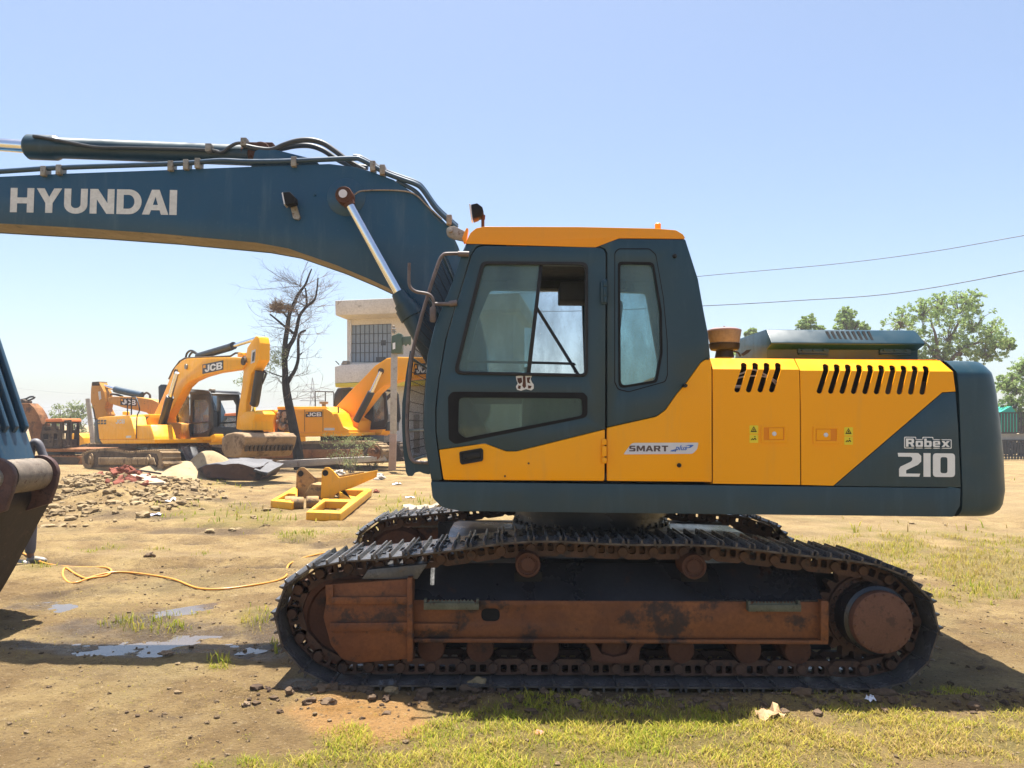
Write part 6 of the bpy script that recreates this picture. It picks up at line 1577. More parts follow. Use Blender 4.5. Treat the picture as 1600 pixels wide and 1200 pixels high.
# ---- the bare tree with a nest
TY = 29.0
tb = at(467, 731, TY); tb.z = 0
bt = thing('bare_tree', 'tall dark bare tree with fine grey twigs and a straw nest in its fork', 'tree', tb)
def tp(x, y, dy=0): return at(x, y, TY + dy) - tb
limbs = [([(468, 733), (467, 725), (465, 705), (460, 676), (455, 650), (450, 625), (447, 606), (446, 590)], .22, .14),
         ([(446, 592), (445, 569), (445, 542), (449, 512), (452, 492), (459, 475), (466, 460), (477, 445), (482, 432), (487, 420)], .125, .025),
         ([(446, 560), (451, 543), (459, 529), (464, 512), (468, 494), (479, 479), (491, 469), (495, 454), (497, 434)], .10, .025),
         ([(479, 480), (479, 465), (477, 450)], .05, .03),
         ([(448, 600), (455, 588), (461, 578), (466, 560), (466, 531), (470, 520), (478, 516)], .09, .035),
         ([(461, 523), (453, 516), (445, 510), (433, 500), (422, 491)], .06, .03),
         ([(450, 497), (443, 489), (438, 484)], .04, .02), ([(468, 494), (464, 488), (462, 482)], .03, .015), ([(470, 448), (468, 446), (471, 443)], .025, .012), ([(466, 556), (472, 551)], .03, .015), ([(445, 590), (430, 585), (412, 578)], .03, .012)]
bm = BM(); rs = random.Random(5)
for L, r0, r1 in limbs:
    pts = smooth_path([tp(x, y, 0) for x, y in L], 4); tube(bm, pts, [(r0 + (r1 - r0) * i / (len(pts) - 1)) for i in range(len(pts))], 8)
trunk = obj('trunk', bm, MM['bark'], bt)
bm = BM()
def twig(p, d, L, r, lev):
    pts = [p]; q = p.copy(); dd = d.copy()
    for i in range(4):
        dd = (dd + Vector((rs.gauss(0, .16), rs.gauss(0, .16), rs.gauss(0, .12) + .03))).normalized(); q = q + dd * L / 4; pts.append(q.copy())
    tube(bm, pts, [r, r * .8, r * .6, r * .45, r * .3], 3, False)
    if lev:
        for k_ in range(5 if lev == 2 else 4):
            i = rs.randint(1, 4); twig(pts[i], (dd + Vector((rs.gauss(0, .6), rs.gauss(0, .6), rs.gauss(0, .5)))).normalized(), L * rs.uniform(.35, .65), r * .5, lev - 1)
for L, r0, r1 in limbs[:9] + limbs[:5]:
    for i in range(6):
        s_ = rs.uniform(.15, 1); k_ = min(int(s_ * (len(L) - 1)), len(L) - 2); x, y = L[k_]
        if y > 625: continue
        a = rs.uniform(0, 6.28); d = Vector((math.cos(a), math.sin(a) * .8, rs.uniform(-.15, .75))).normalized()
        twig(tp(x, y), d, rs.uniform(.6, 1.5), .015, 2)
obj('twigs', bm, MM['twig'], bt)
bm = BM()
for i in range(420):
    c = tp(rs.gauss(433, 4.5), rs.gauss(479, 4), rs.gauss(0, .1)) if i < 300 else tp(rs.gauss(450, 5), rs.gauss(482, 3), rs.gauss(0, .1))
    d = Vector((rs.gauss(0, 1), rs.gauss(0, 1), rs.gauss(0, .5))).normalized() * rs.uniform(.08, .26)
    tube(bm, [c - d, c + Vector((0, 0, rs.uniform(-.03, .03))), c + d], .009, 3, False)
obj('nest', bm, MM['nest'], bt)
sp_ = [(rs.gauss(400, 12), rs.gauss(578, 12)) for i in range(26)] + [(rs.gauss(428, 10), rs.gauss(572, 8)) for i in range(10)]
leaves('green_spray', [tuple(tp(x, y - (x - 400) * .5, rs.uniform(-.8, -.3))) for x, y in sp_], [.22] * len(sp_), 1900, .035, LEAF2, bt)

# ---- the building
W_ = Frame(at(640, 712, 43).x, 43, R(7))
bd = thing('building', 'cream two storey building with barred window and yellow stripe behind the bare tree', 'building', W_.O, -W_.a)
P(W_, 'roof_slab', c7((765, 372), (1300, 348), (2300, 305), (2300, 440), (1300, 470), (768, 492)), -1.2, 8, MM['wall'], bd, .03)
bm = BM(); plate(bm, W_.T(c7((866, 528), (2250, 470), (2250, 900), (866, 905)), 0), 0, 6.0, [W_.T(c7((900, 575), (1235, 563), (1235, 886), (900, 886)), 0)]); obj('upper_wall', bm, MM['wall'], bd)
bm = BM(); S1 = W_.T(c7((770, 492), (2300, 440)), -1.2); S0 = W_.T(c7((862, 530), (2300, 480)), -.02)
loft(bm, [[Vector((S1[i][0], -1.19, S1[i][1] - .005)), Vector((S0[i][0], -.02, S0[i][1])), Vector((S0[i][0], .4, S0[i][1] + .3)), Vector((S1[i][0], -1.15, S1[i][1] + .1))] for i in (0, 1)]); obj('soffit', bm, MM['wall'], bd)
wf = P(W_, 'window', c7((898, 573), (1237, 561), (1237, 888), (898, 888)), .12, .05, MM['winpane'], bd, None)
bm = BM()
for i in range(10):
    x = 900 + 335 * i / 9; plate(bm, W_.T(c7((x - 2, 570), (x + 2, 570), (x + 2, 887), (x - 2, 887)), .08), .08, .119)
for i in range(5):
    y = 574 + 312 * i / 4; plate(bm, W_.T(c7((899, y - 2), (1236, y - 10), (1236, y - 6), (899, y + 2)), .085), .06, .118)
obj('window_grid', bm, MM['winframe'], wf)
bm = BM(); plate(bm, W_.T(c7((1148, 702), (1188, 700), (1188, 744), (1148, 746)), .1), .1, .118); obj('open_pane', bm, MM['winframe'], wf); bm = BM(); plate(bm, W_.T(c7((1106, 842), (1186, 840), (1186, 886), (1106, 886)), .1), .1, .118); obj('open_pane', bm, MM['winframe'], wf)
P(W_, 'window_surround', c7((868, 530), (900, 535), (898, 888), (880, 905)), -.06, .05, MM['wallw'], bd, .01)
P(W_, 'balcony', c7((762, 922), (815, 908), (1300, 880), (2300, 850), (2300, 1010), (1300, 1035), (764, 1060)), -1.1, 1.1, MM['wallw'], bd, .03)
P(W_, 'yellow_band', c7((764, 1060), (2300, 1010), (2300, 1060), (768, 1092)), -1.12, 1.1, MM['ystripe'], bd, .02)
bm = BM(); plate(bm, W_.T(c7((866, 1090), (2300, 1060), (2300, 1660), (866, 1670)), 0), -.0, 6.0); obj('lower_wall', bm, MM['wallw'], bd)
for x0, x1 in ((1175, 1225), (1420, 1470)): P(W_, 'door', c7((x0, 1320), (x1, 1320), (x1, 1640), (x0, 1640)), -.05, .045, M['steel'], bd, .01)
P(W_, 'wall_vent', c7((1238, 1268), (1262, 1268), (1262, 1296), (1238, 1296)), -.05, .045, MM['winframe'], bd, None)
P(W_, 'floodlight', c7((810, 905), (830, 872), (872, 872), (862, 906)), -1.0, .5, M['steel'], bd, .03)
rod(W_, 'wall_bracket', c7((800, 905), (770, 875)), -1.0, .03, MM['winframe'], bd, 6)
# ---- low kerb wall behind the slab and tree
kw = Frame(at(500, 726, 28.5).x, 28.5, R(3)); t = thing('low_wall', 'low grey concrete kerb wall behind the bare tree foot', 'wall', kw.O, -kw.a)
bm = BM(); plate(bm, kw.T([(432, 720), (600, 712), (602, 720), (432, 732)], 0), 0, .3); obj('kerb_block', bm, MM['concrete'], t, bev=.02)
# ---- post with the green box
pf = Frame(at(615, 735, 28).x, 28, 0); t = thing('utility_post', 'square concrete post with a green switch box on top beside the cab guard', 'post', pf.O)
P(pf, 'post', [(611, 552), (620, 552), (618.5, 678), (609, 678)], -.1, .2, MM['concrete'], t, .01)
P(pf, 'post_foot', [(608.8, 678.3), (618.7, 678.3), (617.5, 735), (606.5, 735)], -.11, .22, MM['postlow'], t, .01)
gb = P(pf, 'switch_box', [(612, 525), (623, 520), (628, 522), (628, 552), (611, 552)], -.2, .4, MM['green'], t, .015)
P(pf, 'box_side', [(628.5, 526), (642, 525), (642, 537), (640, 540), (637, 537), (634, 541), (631, 538), (628.5, 540)], -.12, .1, MM['green'], t, .01)
P(pf, 'label_plate', [(613.5, 536), (617.5, 535), (617.5, 545), (613.5, 546)], -.215, .01, M['white'], gb, None)
bm = BM(); c = pf.p3(615, 521, 0); lathe(bm, [(0, 0), (.06, 0), (.06, .05), (.1, .07), (.06, .12), (.09, .16), (.05, .22), (.06, .28), (0, .3)], c, (0, 0, 1), 14); obj('insulator', bm, M['steel'], t)
# ---- leaning grey pole left
bm = BM(); a = at(147, 704, 40); b = at(137, 623, 40); tube(bm, [a, b], [.14, .11], 10); o = obj('leaning_pole', bm, MM['concrete']); tag(o, 'thin grey pole leaning beside the parked yellow excavators', 'pole')

# ---- sand heap
def heap(name, cx, cy, X0, Y0, rx, ry, h, seed, mat, n=60, peaks=()):
    bm = BM(); g = {}
    for i in range(n + 1):
        for j in range(n + 1):
            u, v = 2 * i / n - 1, 2 * j / n - 1; r = math.hypot(u, v); x, y = X0 + u * rx, Y0 + v * ry
            z = 0
            for pu, pv, pr, ph in peaks: z = max(z, ph * max(0, math.exp(-2.2 * ((u - pu) ** 2 + (v - pv) ** 2) / pr ** 2) - .11) / .89)
            z = h * z * (1 + .10 * noise.noise(Vector((u * 3 + seed, v * 3, 0)))) + .02 * noise.noise(Vector((u * 12, v * 12, seed))) * (z > .02)
            g[i, j] = bm.verts.new((x, y, z - .05))
    for i in range(n):
        for j in range(n): bm.faces.new((g[i, j], g[i + 1, j], g[i + 1, j + 1], g[i, j + 1]))
    return obj(name, bm, mat, sharp=60)
c = ground_at(276, 748); o = heap('sand_heap', 0, 0, c.x, c.y + .6, 2.2, 1.9, .92, 3, MM['sand'], 60, [(.32, .1, .62, 1.0), (-.35, -.1, .62, .55), (.05, -.2, .75, .6)])
tag(o, 'pale yellow heap of sand in front of the raised yellow excavator', 'sand heap')

# ---- rock slabs
sl_ = Frame(ground_at(365, 751).x, ground_at(365, 751).y, 0); sg = (lambda x, y: (220 + x / 6.667, 690 + y / 6.667))
t = thing('stone_slabs', 'thick grey topped slab of broken masonry with rusty sides beside the sand heap', 'slab', sl_.O)
def flat_block(name, top_px, zt, zb, inset, mats, par, fr):
    """outline of the top seen at height zt, its sides going down to zb"""
    T_ = [at(q[0], q[1], 23.0 + (737 - q[1]) / 21 * 2.3) - fr.O for q in top_px]; cx = sum(T_, Vector((0, 0, 0))) / len(T_); bm = BM(); rs = random.Random(len(T_))
    loops = []
    for k_, (f, s) in enumerate(((0, 1), (.08, 1.01), (.5, 1 - inset * .4), (1, 1 - inset))):
        loops.append([Vector((cx.x + (p.x - cx.x) * s * (1 + rs.uniform(-.03, .03) * (k_ > 1)), cx.y + (p.y - cx.y) * s, max(p.z * (1 - f) + zb * f, zb) + rs.uniform(-.015, .015))) for p in T_])
    loft(bm, loops); o = obj(name, bm, mats, par, 25)
    for p in o.data.polygons: p.material_index = 1 if abs(p.normal.z) < .7 else 0
    return o
def px_loft(name, loops, mats, par, fr, jit=.02):
    """loops of (px, py, depth) points"""
    rs = random.Random(len(name)); L = [[at(x, y, Y) - fr.O + Vector((rs.uniform(-jit, jit), rs.uniform(-jit, jit), rs.uniform(-jit, jit) * .6)) for x, y, Y in lp_] for lp_ in loops]
    bm = BM(); loft(bm, L); bmesh.ops.subdivide_edges(bm, edges=bm.edges, cuts=3, use_grid_fill=True)
    for q in bm.verts: q.co += Vector((0, 0, 1)) * (noise.noise(q.co * 3) * .035) + Vector((noise.noise(q.co * 4 + Vector((5, 0, 0))) * .03, 0, 0))
    o = obj(name, bm, mats, par, 30)
    for p in o.data.polygons: p.material_index = 0 if p.normal.z > .62 else 1
    return o
fl = [(309, 732), (321, 727), (340, 725.5), (356, 724.5), (372, 724), (384, 727), (396, 730.5), (406, 729), (404, 742), (388, 751), (362, 749), (322, 746.5)]
bk_ = [(318, 724), (327, 721), (345, 717.5), (358, 715.5), (376, 715), (392, 716), (412, 716.5), (427, 718.5), (424, 735), (400, 744), (372, 742), (330, 738)]
px_loft('main_slab', [[(x, y, 22.9) for x, y in fl], [(x, y, 24.2) for x, y in [((p[0] + q[0]) / 2, (p[1] + q[1]) / 2) for p, q in zip(fl, bk_)]], [(x, y, 25.4) for x, y in bk_]], [MM['slabtop'], MM['slabside']], t, sl_)
px_loft('leaning_slab', [[(396, 733, 22.7), (418, 739.5, 22.7), (417, 743, 22.7), (395, 737, 22.7)], [(426, 719.5, 25.2), (443, 724, 25.2), (442, 728, 25.2), (425, 724, 25.2)]], [MM['slabtop'], MM['slabdark']], t, sl_)
px_loft('under_slab', [[(392, 738, 22.9), (414, 744, 22.9), (404, 751, 22.9), (384, 751, 22.9)], [(424, 725, 25.0), (440, 729, 25.0), (430, 742, 25), (412, 742, 25)]], [MM['slabside'], MM['slabside']], t, sl_)
bm = BM(); box(bm, *[v for v in (0, .35)], 0, .3, 0, .28); o = obj('concrete_block', bm, MM['concrete'], bev=.02, loc=GP(586, 716)); o.rotation_euler = (0, 0, .3); tag(o, 'grey concrete block with a brick face among the weeds', 'block')
bm = BM(); bm2 = clod_tpl(11); 
def rock(px, py, s, label, mat, seed, name='stone', cat='stone', sq=(1, 1, 1)):
    v, f = clod_tpl(seed, 3); p = GP(px, py); o = mesh_np(name, v * np.array([s * sq[0], s * sq[1], s * sq[2]]) + np.array([0, 0, s * .3]), f, mat); o.location = p; return tag(o, label, cat)
rock(233, 875, .075, 'brown pointed stone on the pale ground above the orange hose', MM['stone'], 21, sq=(1, .8, 1))
rock(259, 1027, .045, 'dark muddy clod at the near rim of the long puddle', MM['stone'], 22, 'clod', 'clod', (1.5, 1, .8))
rock(592, 748, .22, 'pale broken rock behind the yellow attachment among dry weeds', MM['concrete'], 23)
rock(530, 742, .22, 'light brown pointed rock behind the left cheek of the yellow attachment', MM['concrete'], 27)
rock(588, 770, .09, 'dark reddish stone on the grass right of the yellow attachment', MM['brick'], 28)
rock(612, 1082, .05, 'brown earth lump on the wet ground at the left end of the near track', MC, 24, 'clod', 'clod')
rock(745, 1072, .07, 'brown earth lump pushed up against the middle of the near track', MC, 25, 'clod', 'clod')
rock(385, 1106, .03, 'small dark clod on the bare ground left of the orange puddle', MM['stone'], 26, 'clod', 'clod')
# ---- broken bricks and planks
rs = random.Random(9); bk0 = None
bricks = []
for i in range(64):
    px_, py_ = rs.gauss(196, 20), rs.gauss(762, 7)
    bm = BM(); L = rs.uniform(.07, .23); box(bm, -L / 2, L / 2, -.055, .055, -.036, .036)
    for q in bm.verts: q.co += Vector((rs.uniform(-.015, .015), rs.uniform(-.012, .012), rs.uniform(-.01, .01)))
    o = obj('broken_brick', bm, MM['brick'], bev=.008); p = GP(px_, py_); k_ = max(0, 1 - math.hypot((px_ - 196) / 40, (py_ - 760) / 14))
    o.location = (p.x, p.y, p.z + .05 + .24 * k_ * rs.uniform(.5, 1)); o.rotation_euler = (rs.uniform(-.7, .7), rs.uniform(-.7, .7), rs.uniform(0, 6))
    tag(o, 'broken red brick lying in the rubble pile by the pale planks', 'brick', 'broken bricks in the rubble pile')
for lab, a, b, w_, h_, tilt in (('long dark grey plank lying across the top of the brick rubble', (196, 757), (250, 754), .16, .05, .24), ('pale plank with a brick piece on it at the right of the rubble', (215, 762), (252, 766), .42, .06, .10), ('lower pale plank sloping down from the brick rubble', (212, 770), (246, 775), .30, .07, .06)):
    A1 = GP(*a, tilt); B1 = GP(*b, tilt * .6); d = B1 - A1; o = BM(); L = d.length; box(o, 0, L, -w_ / 2, w_ / 2, -h_ / 2, h_ / 2)
    ob = obj('plank', o, MM['slabdark'] if 'dark' in lab else MM['plank'], bev=.008, loc=A1); ob.rotation_euler = d.to_track_quat('X', 'Z').to_euler(); tag(ob, lab, 'plank')

# ---- the yellow attachment on the ground
g7 = lambda x, y: (400 + x / 5.333, 680 + y / 5.333)
O_ = ground_at(505, 800); AF = Frame(O_.x, O_.y, 0)
t = thing('bracket_attachment', 'large yellow steel attachment bracket with two eared cheek plates lying on the grass', 'attachment', AF.O)
def gpl(L, z=0): return [ground_at(*g7(*q), z) - AF.O for q in L]
def frame_plate(name, outer, holes, z, h, mat, par):
    bm = BM(); plate(bm, [(p.x, p.y) for p in gpl(outer, z)], z, z - h, [[(p.x, p.y) for p in gpl(q, z)] for q in holes], axis='z'); return obj(name, bm, mat, par, bev=.01)
frame_plate('side_frame', [(418, 640), (560, 528), (800, 532), (660, 445), (940, 442), (965, 452), (705, 650)], [[(470, 622), (575, 548), (775, 552), (690, 628)], [(690, 470), (740, 455), (905, 455), (830, 512), (790, 505)]], .17, .15, MM['att'], t)
frame_plate('side_frame', [(122, 542), (310, 435), (345, 438), (345, 545), (300, 560)], [[(170, 535), (265, 482), (330, 485), (330, 530)]], .17, .15, MM['att'], t)
bm = BM()
for q in ((478, 612), (690, 618), (628, 532), (775, 536), (702, 456), (905, 462)):
    p = gpl([q], .172)[0]; lathe(bm, [(0, 0), (.05, 0), (.05, .003), (0, .003)], p, (0, 0, 1), 12)
obj('bolt_hole', bm, MM['attd'], t)
Yn = gpl([(545, 530)])[0].y; 
def g2(L, v): return AF.T([g7(*q) for q in L], v)
bm = BM(); plate(bm, g2(rr([(538, 530), (548, 300), (575, 268), (605, 268), (640, 295), (690, 355), (800, 335), (1012, 290), (1002, 350), (800, 440), (700, 470), (655, 500), (650, 525)], [4, 6, 10, 10, 6, 8, 4, 6, 4, 4, 4, 4, 4]), Yn), Yn, Yn + .06); obj('cheek_plate', bm, MM['att'], t, bev=.01)
Yf = Yn + .75
bm = BM(); plate(bm, g2(rr([(328, 530), (338, 300), (365, 270), (400, 270), (430, 295), (490, 352), (620, 350), (900, 300), (890, 330), (640, 400), (520, 470), (440, 545)], [4, 6, 10, 10, 6, 8, 4, 6, 4, 4, 4, 4]), Yf), Yf, Yf + .06); obj('cheek_plate', bm, MM['attd'], t, bev=.01)
bm = BM(); p = g2([(400, 530), (660, 500), (700, 420), (480, 400)], Yn + .3); plate(bm, p, Yn + .061, Yf - .001); obj('cross_body', bm, MM['attd'], t, bev=.01)
for x, y in ((292, 560), (345, 570), (470, 560)):
    bm = BM(); c = gpl([(x, y)], .12)[0]; lathe(bm, [(0, -.12), (.12, -.12), (.13, -.1), (.13, .1), (.12, .12), (0, .12)], c, (1, .3, 0), 18); obj('pivot_pin', bm, MM['attd'], t)
for v, x, y in ((Yn, 578, 315), (Yf, 372, 320)):
    bm = BM(); c = AF.p3(*g7(x, y), v); lathe(bm, [(0, -.006), (.07, -.006), (.07, .0), (0, 0)], c, (0, 1, 0), 18); obj('ear_hole', bm, M['black'], t)

# ---- orange hose
hz = [(20, 868), (36, 871), (70, 879), (110, 883), (140, 886), (165, 892), (174, 897), (165, 902), (140, 906), (118, 911), (106, 908), (98, 900), (102, 894), (118, 899), (135, 906), (150, 903), (175, 899), (205, 899), (250, 903), (275, 909), (310, 919), (350, 921), (395, 916), (430, 908), (447, 901), (448, 889), (455, 880), (480, 871), (520, 862)]
bm = BM(); tube(bm, smooth_path([GP(x, y, .012) for x, y in hz], 6), .0105, 8); o = obj('hose', bm, MM['hoseO']); tag(o, 'long orange water hose snaking across the bare ground to the track', 'hose')

# ---- litter
def scrap(px, py, w_, d_, h_, label, mat, seed, name='scrap', cat='litter', rot=0.3):
    bm = BM(); rs = random.Random(seed); g = {}; n = 6
    for i in range(n + 1):
        for j in range(n + 1): g[i, j] = bm.verts.new(((i / n - .5) * w_, (j / n - .5) * d_, h_ * (.1 + .9 * abs(noise.noise(Vector((i * .9 + seed, j * .9, seed)))) * 1.6)))
    for i in range(n):
        for j in range(n): bm.faces.new((g[i, j], g[i + 1, j], g[i + 1, j + 1], g[i, j + 1]))
    o = obj(name, bm, mat, sharp=20, loc=GP(px, py)); o.rotation_euler = (0, 0, rot); return tag(o, label, cat)
M['wrapblue'] = plain('blue_white_wrapper', (.48, .50, .68), .4)
M['wrappink'] = plain('pink_wrapper', (.75, .25, .22), .4)
scrap(263, 796, .26, .24, .07, 'white crumpled plastic wrapper beside the clod heap', MM['paper'], 1)
scrap(238, 809, .28, .14, .05, 'blue and white flattened packet on the ground below the clod heap', M['wrapblue'], 2)
scrap(1361, 1099, .055, .05, .035, 'small white scrap lying in the grass under the drive end of the track', MM['paper'], 3)
scrap(1202, 1120, .15, .11, .06, 'crumpled brown paper lying in the grass near the bottom edge', MM['card'], 4, 'crumpled_paper')
scrap(842, 1149, .05, .04, .02, 'tiny pink and yellow wrapper in the green grass', M['wrappink'], 5)
scrap(620, 757, .25, .2, .06, 'pale torn packaging on the grass left of the cab guard', M['silver'], 6)
scrap(640, 778, .2, .15, .04, 'grey white plastic litter on the grass below the cab guard', MM['paper'], 7)
scrap(665, 795, .9, .5, .16, 'heap of pale straw coloured rubbish beside the far track', MM['plank'], 8)
# ---- weeds
def weed(px, py, h, label, seed, n=9, lm=LEAFD, leafn=500, ls=.03, name='weed', cat='plant', twigm='twig'):
    p = GP(px, py); t = thing(name, label, cat, p); rs = random.Random(seed); bm = BM(); C_ = []
    for i in range(n):
        a = rs.uniform(0, 6.28); d = Vector((math.cos(a) * rs.uniform(.1, .5), math.sin(a) * .4, 1)).normalized(); q = Vector((rs.gauss(0, .12), rs.gauss(0, .12), -.03)); pts = [q.copy()]
        for k_ in range(4): d = (d + Vector((rs.gauss(0, .2), rs.gauss(0, .2), 0))).normalized(); q = q + d * h * rs.uniform(.7, 1.1) / 4; pts.append(q.copy())
        tube(bm, pts, [.012, .010, .008, .006, .003], 4, False)
        for k_ in range(3):
            s_ = pts[rs.randint(1, 4)]; e = s_ + Vector((rs.gauss(0, .2), rs.gauss(0, .2), rs.uniform(0, .25))) * h * .5; tube(bm, [s_, (s_ + e) / 2, e], [.006, .004, .002], 3, False); C_.append(tuple(e))
        C_.append(tuple(pts[-1]))
    obj('stems', bm, MM[twigm] if twigm in MM else M[twigm], t)
    if leafn: leaves('leaves', C_, [h * .14] * len(C_), leafn, ls, lm, t)
    return t
weed(520, 728, 1.0, 'dry straw coloured weed clump behind the yellow attachment', 1, 14, LEAFD, 120, .03, twigm='nest')
weed(562, 722, 2.2, 'tall dry leafless shrub standing before the bright orange excavator tracks', 2, 14, LEAFD, 60, .03, twigm='nest')
weed(548, 738, 1.5, 'feathery green shrub growing right behind the attachment ears', 3, 14, LEAF2, 1300, .03)
weed(584, 732, .8, 'low green shrub beside the concrete block', 4, 12, LEAF2, 700, .03)
weed(400, 722, .9, 'grey green bush growing behind the stone slab at the bucket teeth', 5, 14, LEAF2, 1200, .035)
weed(425, 720, .8, 'pale green bush beside the bare tree foot', 6, 12, LEAF2, 900, .035)

# ---- gate, tarpaulin hut and wires on the right
gf = Frame(at(1600, 716, 40).x, 40, 0); t = thing('gate', 'black barred metal gate with a grey beam on the far right', 'gate', gf.O)
bm = BM()
for i in range(34): plate(bm, gf.T([(1538 + i * 4.75, 645), (1540 + i * 4.75, 645), (1540 + i * 4.75, 676), (1538 + i * 4.75, 676)], 0), 0, .05); plate(bm, gf.T([(1538 + i * 4.75, 689), (1540 + i * 4.75, 689), (1540 + i * 4.75, 718), (1538 + i * 4.75, 718)], 0), 0, .05)
for y in (645, 676, 688, 712): plate(bm, gf.T([(1530, y - 1), (1700, y - 1), (1700, y + 1), (1530, y + 1)], -.03), -.03, .08)
obj('bars', bm, MM['gate'], t)
bm = BM(); plate(bm, gf.T([(1530, 678), (1700, 678), (1700, 687), (1530, 687)], .1), .1, .3); obj('beam', bm, MM['beam'], t)
tf = Frame(at(1580, 712, 46).x, 46, R(12)); t = thing('tarpaulin_hut', 'turquoise green tarpaulin hut behind the black gate', 'hut', tf.O, -tf.a)
P(tf, 'cover', [(1555, 648), (1580, 634), (1590, 648), (1590, 676), (1555, 676)], -1.2, 2.4, MM['tarp'], t, .04)
P(tf, 'base_wall', [(1556, 677), (1589, 677), (1589, 710), (1556, 710)], -1.1, 2.2, M['interior'], t, .02)
mf = Frame(at(1588, 706, 42.5).x, 42.5, 0); t = thing('motorcycle', 'dark motorcycle parked behind the lower bars of the gate', 'motorcycle', mf.O)
for x in (1579, 1596):
    bm = BM(); c = mf.p3(x, 703, 0); b2 = BM(); r_, w2 = .26, .05
    pts = [c + Vector((r_ * math.cos(2 * math.pi * i / 20), 0, r_ * math.sin(2 * math.pi * i / 20))) for i in range(21)]; tube(bm, pts, w2, 8, False); o = obj('wheel', bm, M['rubber'], t)
P(mf, 'body', [(1577, 698), (1582, 693), (1590, 692), (1598, 694), (1597, 700), (1588, 704), (1582, 702)], -.12, .24, M['interior'], t, .03)
P(mf, 'seat', [(1586, 692), (1599, 691), (1599, 694), (1586, 694)], -.13, .26, M['rubber'], t, .02)
rod(mf, 'fork', [(1579, 703), (1582, 690), (1584, 687)], -.05, .03, M['steel'], t, 6)
def wire(label, pts, r, mat):
    bm = BM(); tube(bm, smooth_path([at(*q) for q in pts], 8), r, 5); tag(obj('power_line', bm, mat), label, 'power line')
wire('upper black power line sloping up to the right above the trees', [(720, 466, 42.9), (900, 452, 34), (1090, 432, 28), (1300, 413, 26), (1450, 394, 24), (1600, 368, 22), (1900, 315, 20), (2900, 180, 18)], .012, MM['wire'])
wire('lower black power line sagging above the engine hood', [(720, 486, 42.9), (900, 486, 34), (1098, 478, 28), (1240, 470, 26), (1400, 458, 24), (1600, 423, 22), (1900, 360, 20), (2900, 200, 18)], .014, MM['wire'])
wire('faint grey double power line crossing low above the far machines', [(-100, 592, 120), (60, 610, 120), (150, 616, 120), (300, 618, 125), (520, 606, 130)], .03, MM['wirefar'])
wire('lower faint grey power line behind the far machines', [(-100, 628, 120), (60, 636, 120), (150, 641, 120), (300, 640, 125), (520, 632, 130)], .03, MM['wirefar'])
# far pylon
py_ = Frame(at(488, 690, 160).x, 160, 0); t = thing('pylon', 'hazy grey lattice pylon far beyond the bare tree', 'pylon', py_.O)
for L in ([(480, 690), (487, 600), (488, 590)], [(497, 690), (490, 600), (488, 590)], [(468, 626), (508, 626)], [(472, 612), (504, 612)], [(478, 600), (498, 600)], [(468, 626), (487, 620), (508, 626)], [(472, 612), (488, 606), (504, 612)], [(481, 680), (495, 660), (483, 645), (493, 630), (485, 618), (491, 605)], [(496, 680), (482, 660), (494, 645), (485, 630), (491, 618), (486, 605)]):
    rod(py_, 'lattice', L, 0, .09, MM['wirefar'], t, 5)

# ---- the person behind the arm and bucket
PY = 9.3; pb = at(31, 858, PY); pb.z = gz(pb.x, PY)
pr = thing('person', 'person in white shirt and grey trousers standing mostly hidden behind the bucket', 'person', pb)
def skin(name, chains, mat, sub=2):
    me = bpy.data.meshes.new(name); V = []; E_ = []; Rd = []
    for ch in chains:
        prev = ch[0] if isinstance(ch[0], int) else None
        for it in (ch[1:] if prev is not None else ch):
            V.append(it[:3]); Rd.append(it[3]); k_ = len(V) - 1
            if prev is not None: E_.append((prev, k_))
            prev = k_
    me.from_pydata(V, E_, []); o = bpy.data.objects.new(name, me); COL.objects.link(o); me.skin_vertices or me.attributes
    md = o.modifiers.new('s', 'SKIN'); md.use_smooth_shade = True
    for i, r in enumerate(Rd): me.skin_vertices[0].data[i].radius = (r, r)
    me.skin_vertices[0].data[0].use_root = True
    o.modifiers.new('u', 'SUBSURF').levels = sub; o.modifiers['u'].render_levels = sub
    dg = bpy.context.evaluated_depsgraph_get(); m2 = bpy.data.meshes.new_from_object(o.evaluated_get(dg)); bpy.data.objects.remove(o)
    m2.name = name; o = bpy.data.objects.new(name, m2); COL.objects.link(o); m2.materials.clear(); m2.materials.append(mat); o.parent = pr
    for p in m2.polygons: p.use_smooth = True
    return o
SK = plain('skin', (.22, .115, .065), .55); CL_W = plain('white_cotton', (.70, .70, .72), .85); CL_G = plain('grey_trousers', (.13, .13, .15), .85)
# pelvis root, spine, head; legs; arms bent forward holding the hose
body = [[(-.06, 0, .95, .13), (-.08, 0, 1.12, .135), (-.10, 0, 1.30, .15), (-.11, 0, 1.42, .12), (-.11, 0, 1.49, .055), (-.105, 0, 1.56, .075), (-.10, 0, 1.66, .095), (-.105, 0, 1.74, .06)],
        [0, (0, -.10, .88, .09), (.02, -.11, .50, .062), (-.01, -.11, .12, .045), (.0, -.11, .06, .042), (.12, -.11, .035, .035)],
        [0, (0, .10, .88, .09), (.05, .11, .50, .062), (.06, .11, .12, .045), (.07, .11, .06, .042), (.19, .11, .035, .035)],
        [3, (-.11, -.17, 1.40, .06), (-.05, -.24, 1.15, .045), (.12, -.18, 1.06, .034), (.18, -.16, 1.05, .03), (.24, -.15, 1.05, .02), (.28, -.15, 1.04, .011)],
        [3, (-.11, .17, 1.40, .06), (-.05, .24, 1.15, .045), (.12, .12, 1.08, .034), (.18, .08, 1.07, .03), (.24, .06, 1.06, .02), (.28, .06, 1.05, .011)]]
skin('body', body, SK)
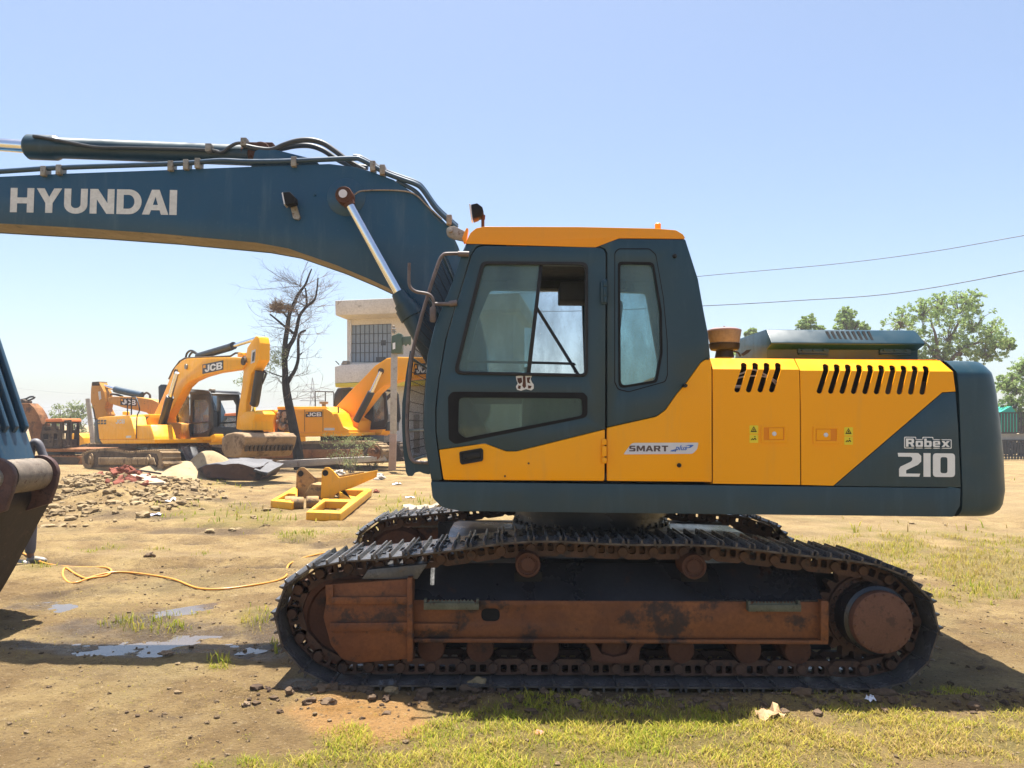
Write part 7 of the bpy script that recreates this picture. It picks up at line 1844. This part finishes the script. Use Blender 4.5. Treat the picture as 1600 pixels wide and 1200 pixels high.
skin('shirt', [[(-.06, 0, .93, .15), (-.08, 0, 1.12, .155), (-.10, 0, 1.30, .168), (-.11, 0, 1.41, .135), (-.11, 0, 1.47, .07)], [3, (-.11, -.18, 1.39, .075), (-.06, -.235, 1.17, .06), (.02, -.22, 1.12, .05)], [3, (-.11, .18, 1.39, .075), (-.06, .235, 1.17, .06), (.02, .20, 1.13, .05)]], CL_W)
skin('trousers', [[(-.06, 0, .99, .15), (-.05, 0, .92, .15)], [1, (0, -.10, .86, .105), (.02, -.11, .50, .078), (-.01, -.11, .10, .062)], [1, (0, .10, .86, .105), (.05, .11, .50, .078), (.06, .11, .10, .062)]], CL_G)
for x, y in ((.05, -.11), (.12, .11)): skin('shoe', [[(x - .10, y, .045, .048), (x, y, .05, .050), (x + .10, y, .04, .045), (x + .15, y, .032, .03)]], M['steel'])
skin('cap', [[(-.115, 0, 1.66, .105), (-.105, 0, 1.73, .09), (-.10, 0, 1.77, .05)], [0, (-.01, 0, 1.68, .04)]], CL_W)

# ---- the hazy air
bm = BM(); box(bm, -600, 600, -600, 600, -1.6, 14)
s = N('haze'); pv = s.n('ShaderNodeVolumePrincipled'); pv.inputs['Color'].default_value = (.93, .95, 1, 1); pv.inputs['Density'].default_value = .0011; pv.inputs['Anisotropy'].default_value = .3
s.l(pv.outputs[0], s.out.inputs['Volume'])
tag(obj('haze', bm, s.m), kind='stuff')
# ================================================================== light, sky, colour
SUN = Vector((.05, -.213, -1)).normalized()     # the way its light travels
sd_ = bpy.data.lights.new('sun', 'SUN'); so = bpy.data.objects.new('sun', sd_); COL.objects.link(so)
so.rotation_euler = SUN.to_track_quat('-Z', 'Y').to_euler(); so.location = (0, 10, 30)
sd_.energy = SUN_E; sd_.angle = R(.53); sd_.color = (1.0, .95, .87)
w = bpy.data.worlds.new('World'); SC.world = w; w.use_nodes = True
nt_ = w.node_tree; bg = nt_.nodes['Background']; sky = nt_.nodes.new('ShaderNodeTexSky'); sky.sky_type = 'NISHITA'
sky.sun_disc = False; sky.sun_elevation = math.asin(-SUN.z); sky.sun_rotation = math.atan2(-SUN.x, -SUN.y)
sky.air_density = SKY_AIR; sky.dust_density = SKY_DUST; sky.ozone_density = SKY_OZ; sky.altitude = 100
nt_.links.new(sky.outputs[0], bg.inputs[0]); bg.inputs[1].default_value = SKY_E
vs = SC.view_settings; vs.view_transform = 'Standard'; vs.look = 'None'; vs.gamma = 1; vs.exposure = EXPO; vs.use_curve_mapping = False
SC.cycles.max_bounces = 8; SC.cycles.transparent_max_bounces = 16; SC.cycles.use_denoising = True
SC.cycles.caustics_reflective = False; SC.cycles.caustics_refractive = False
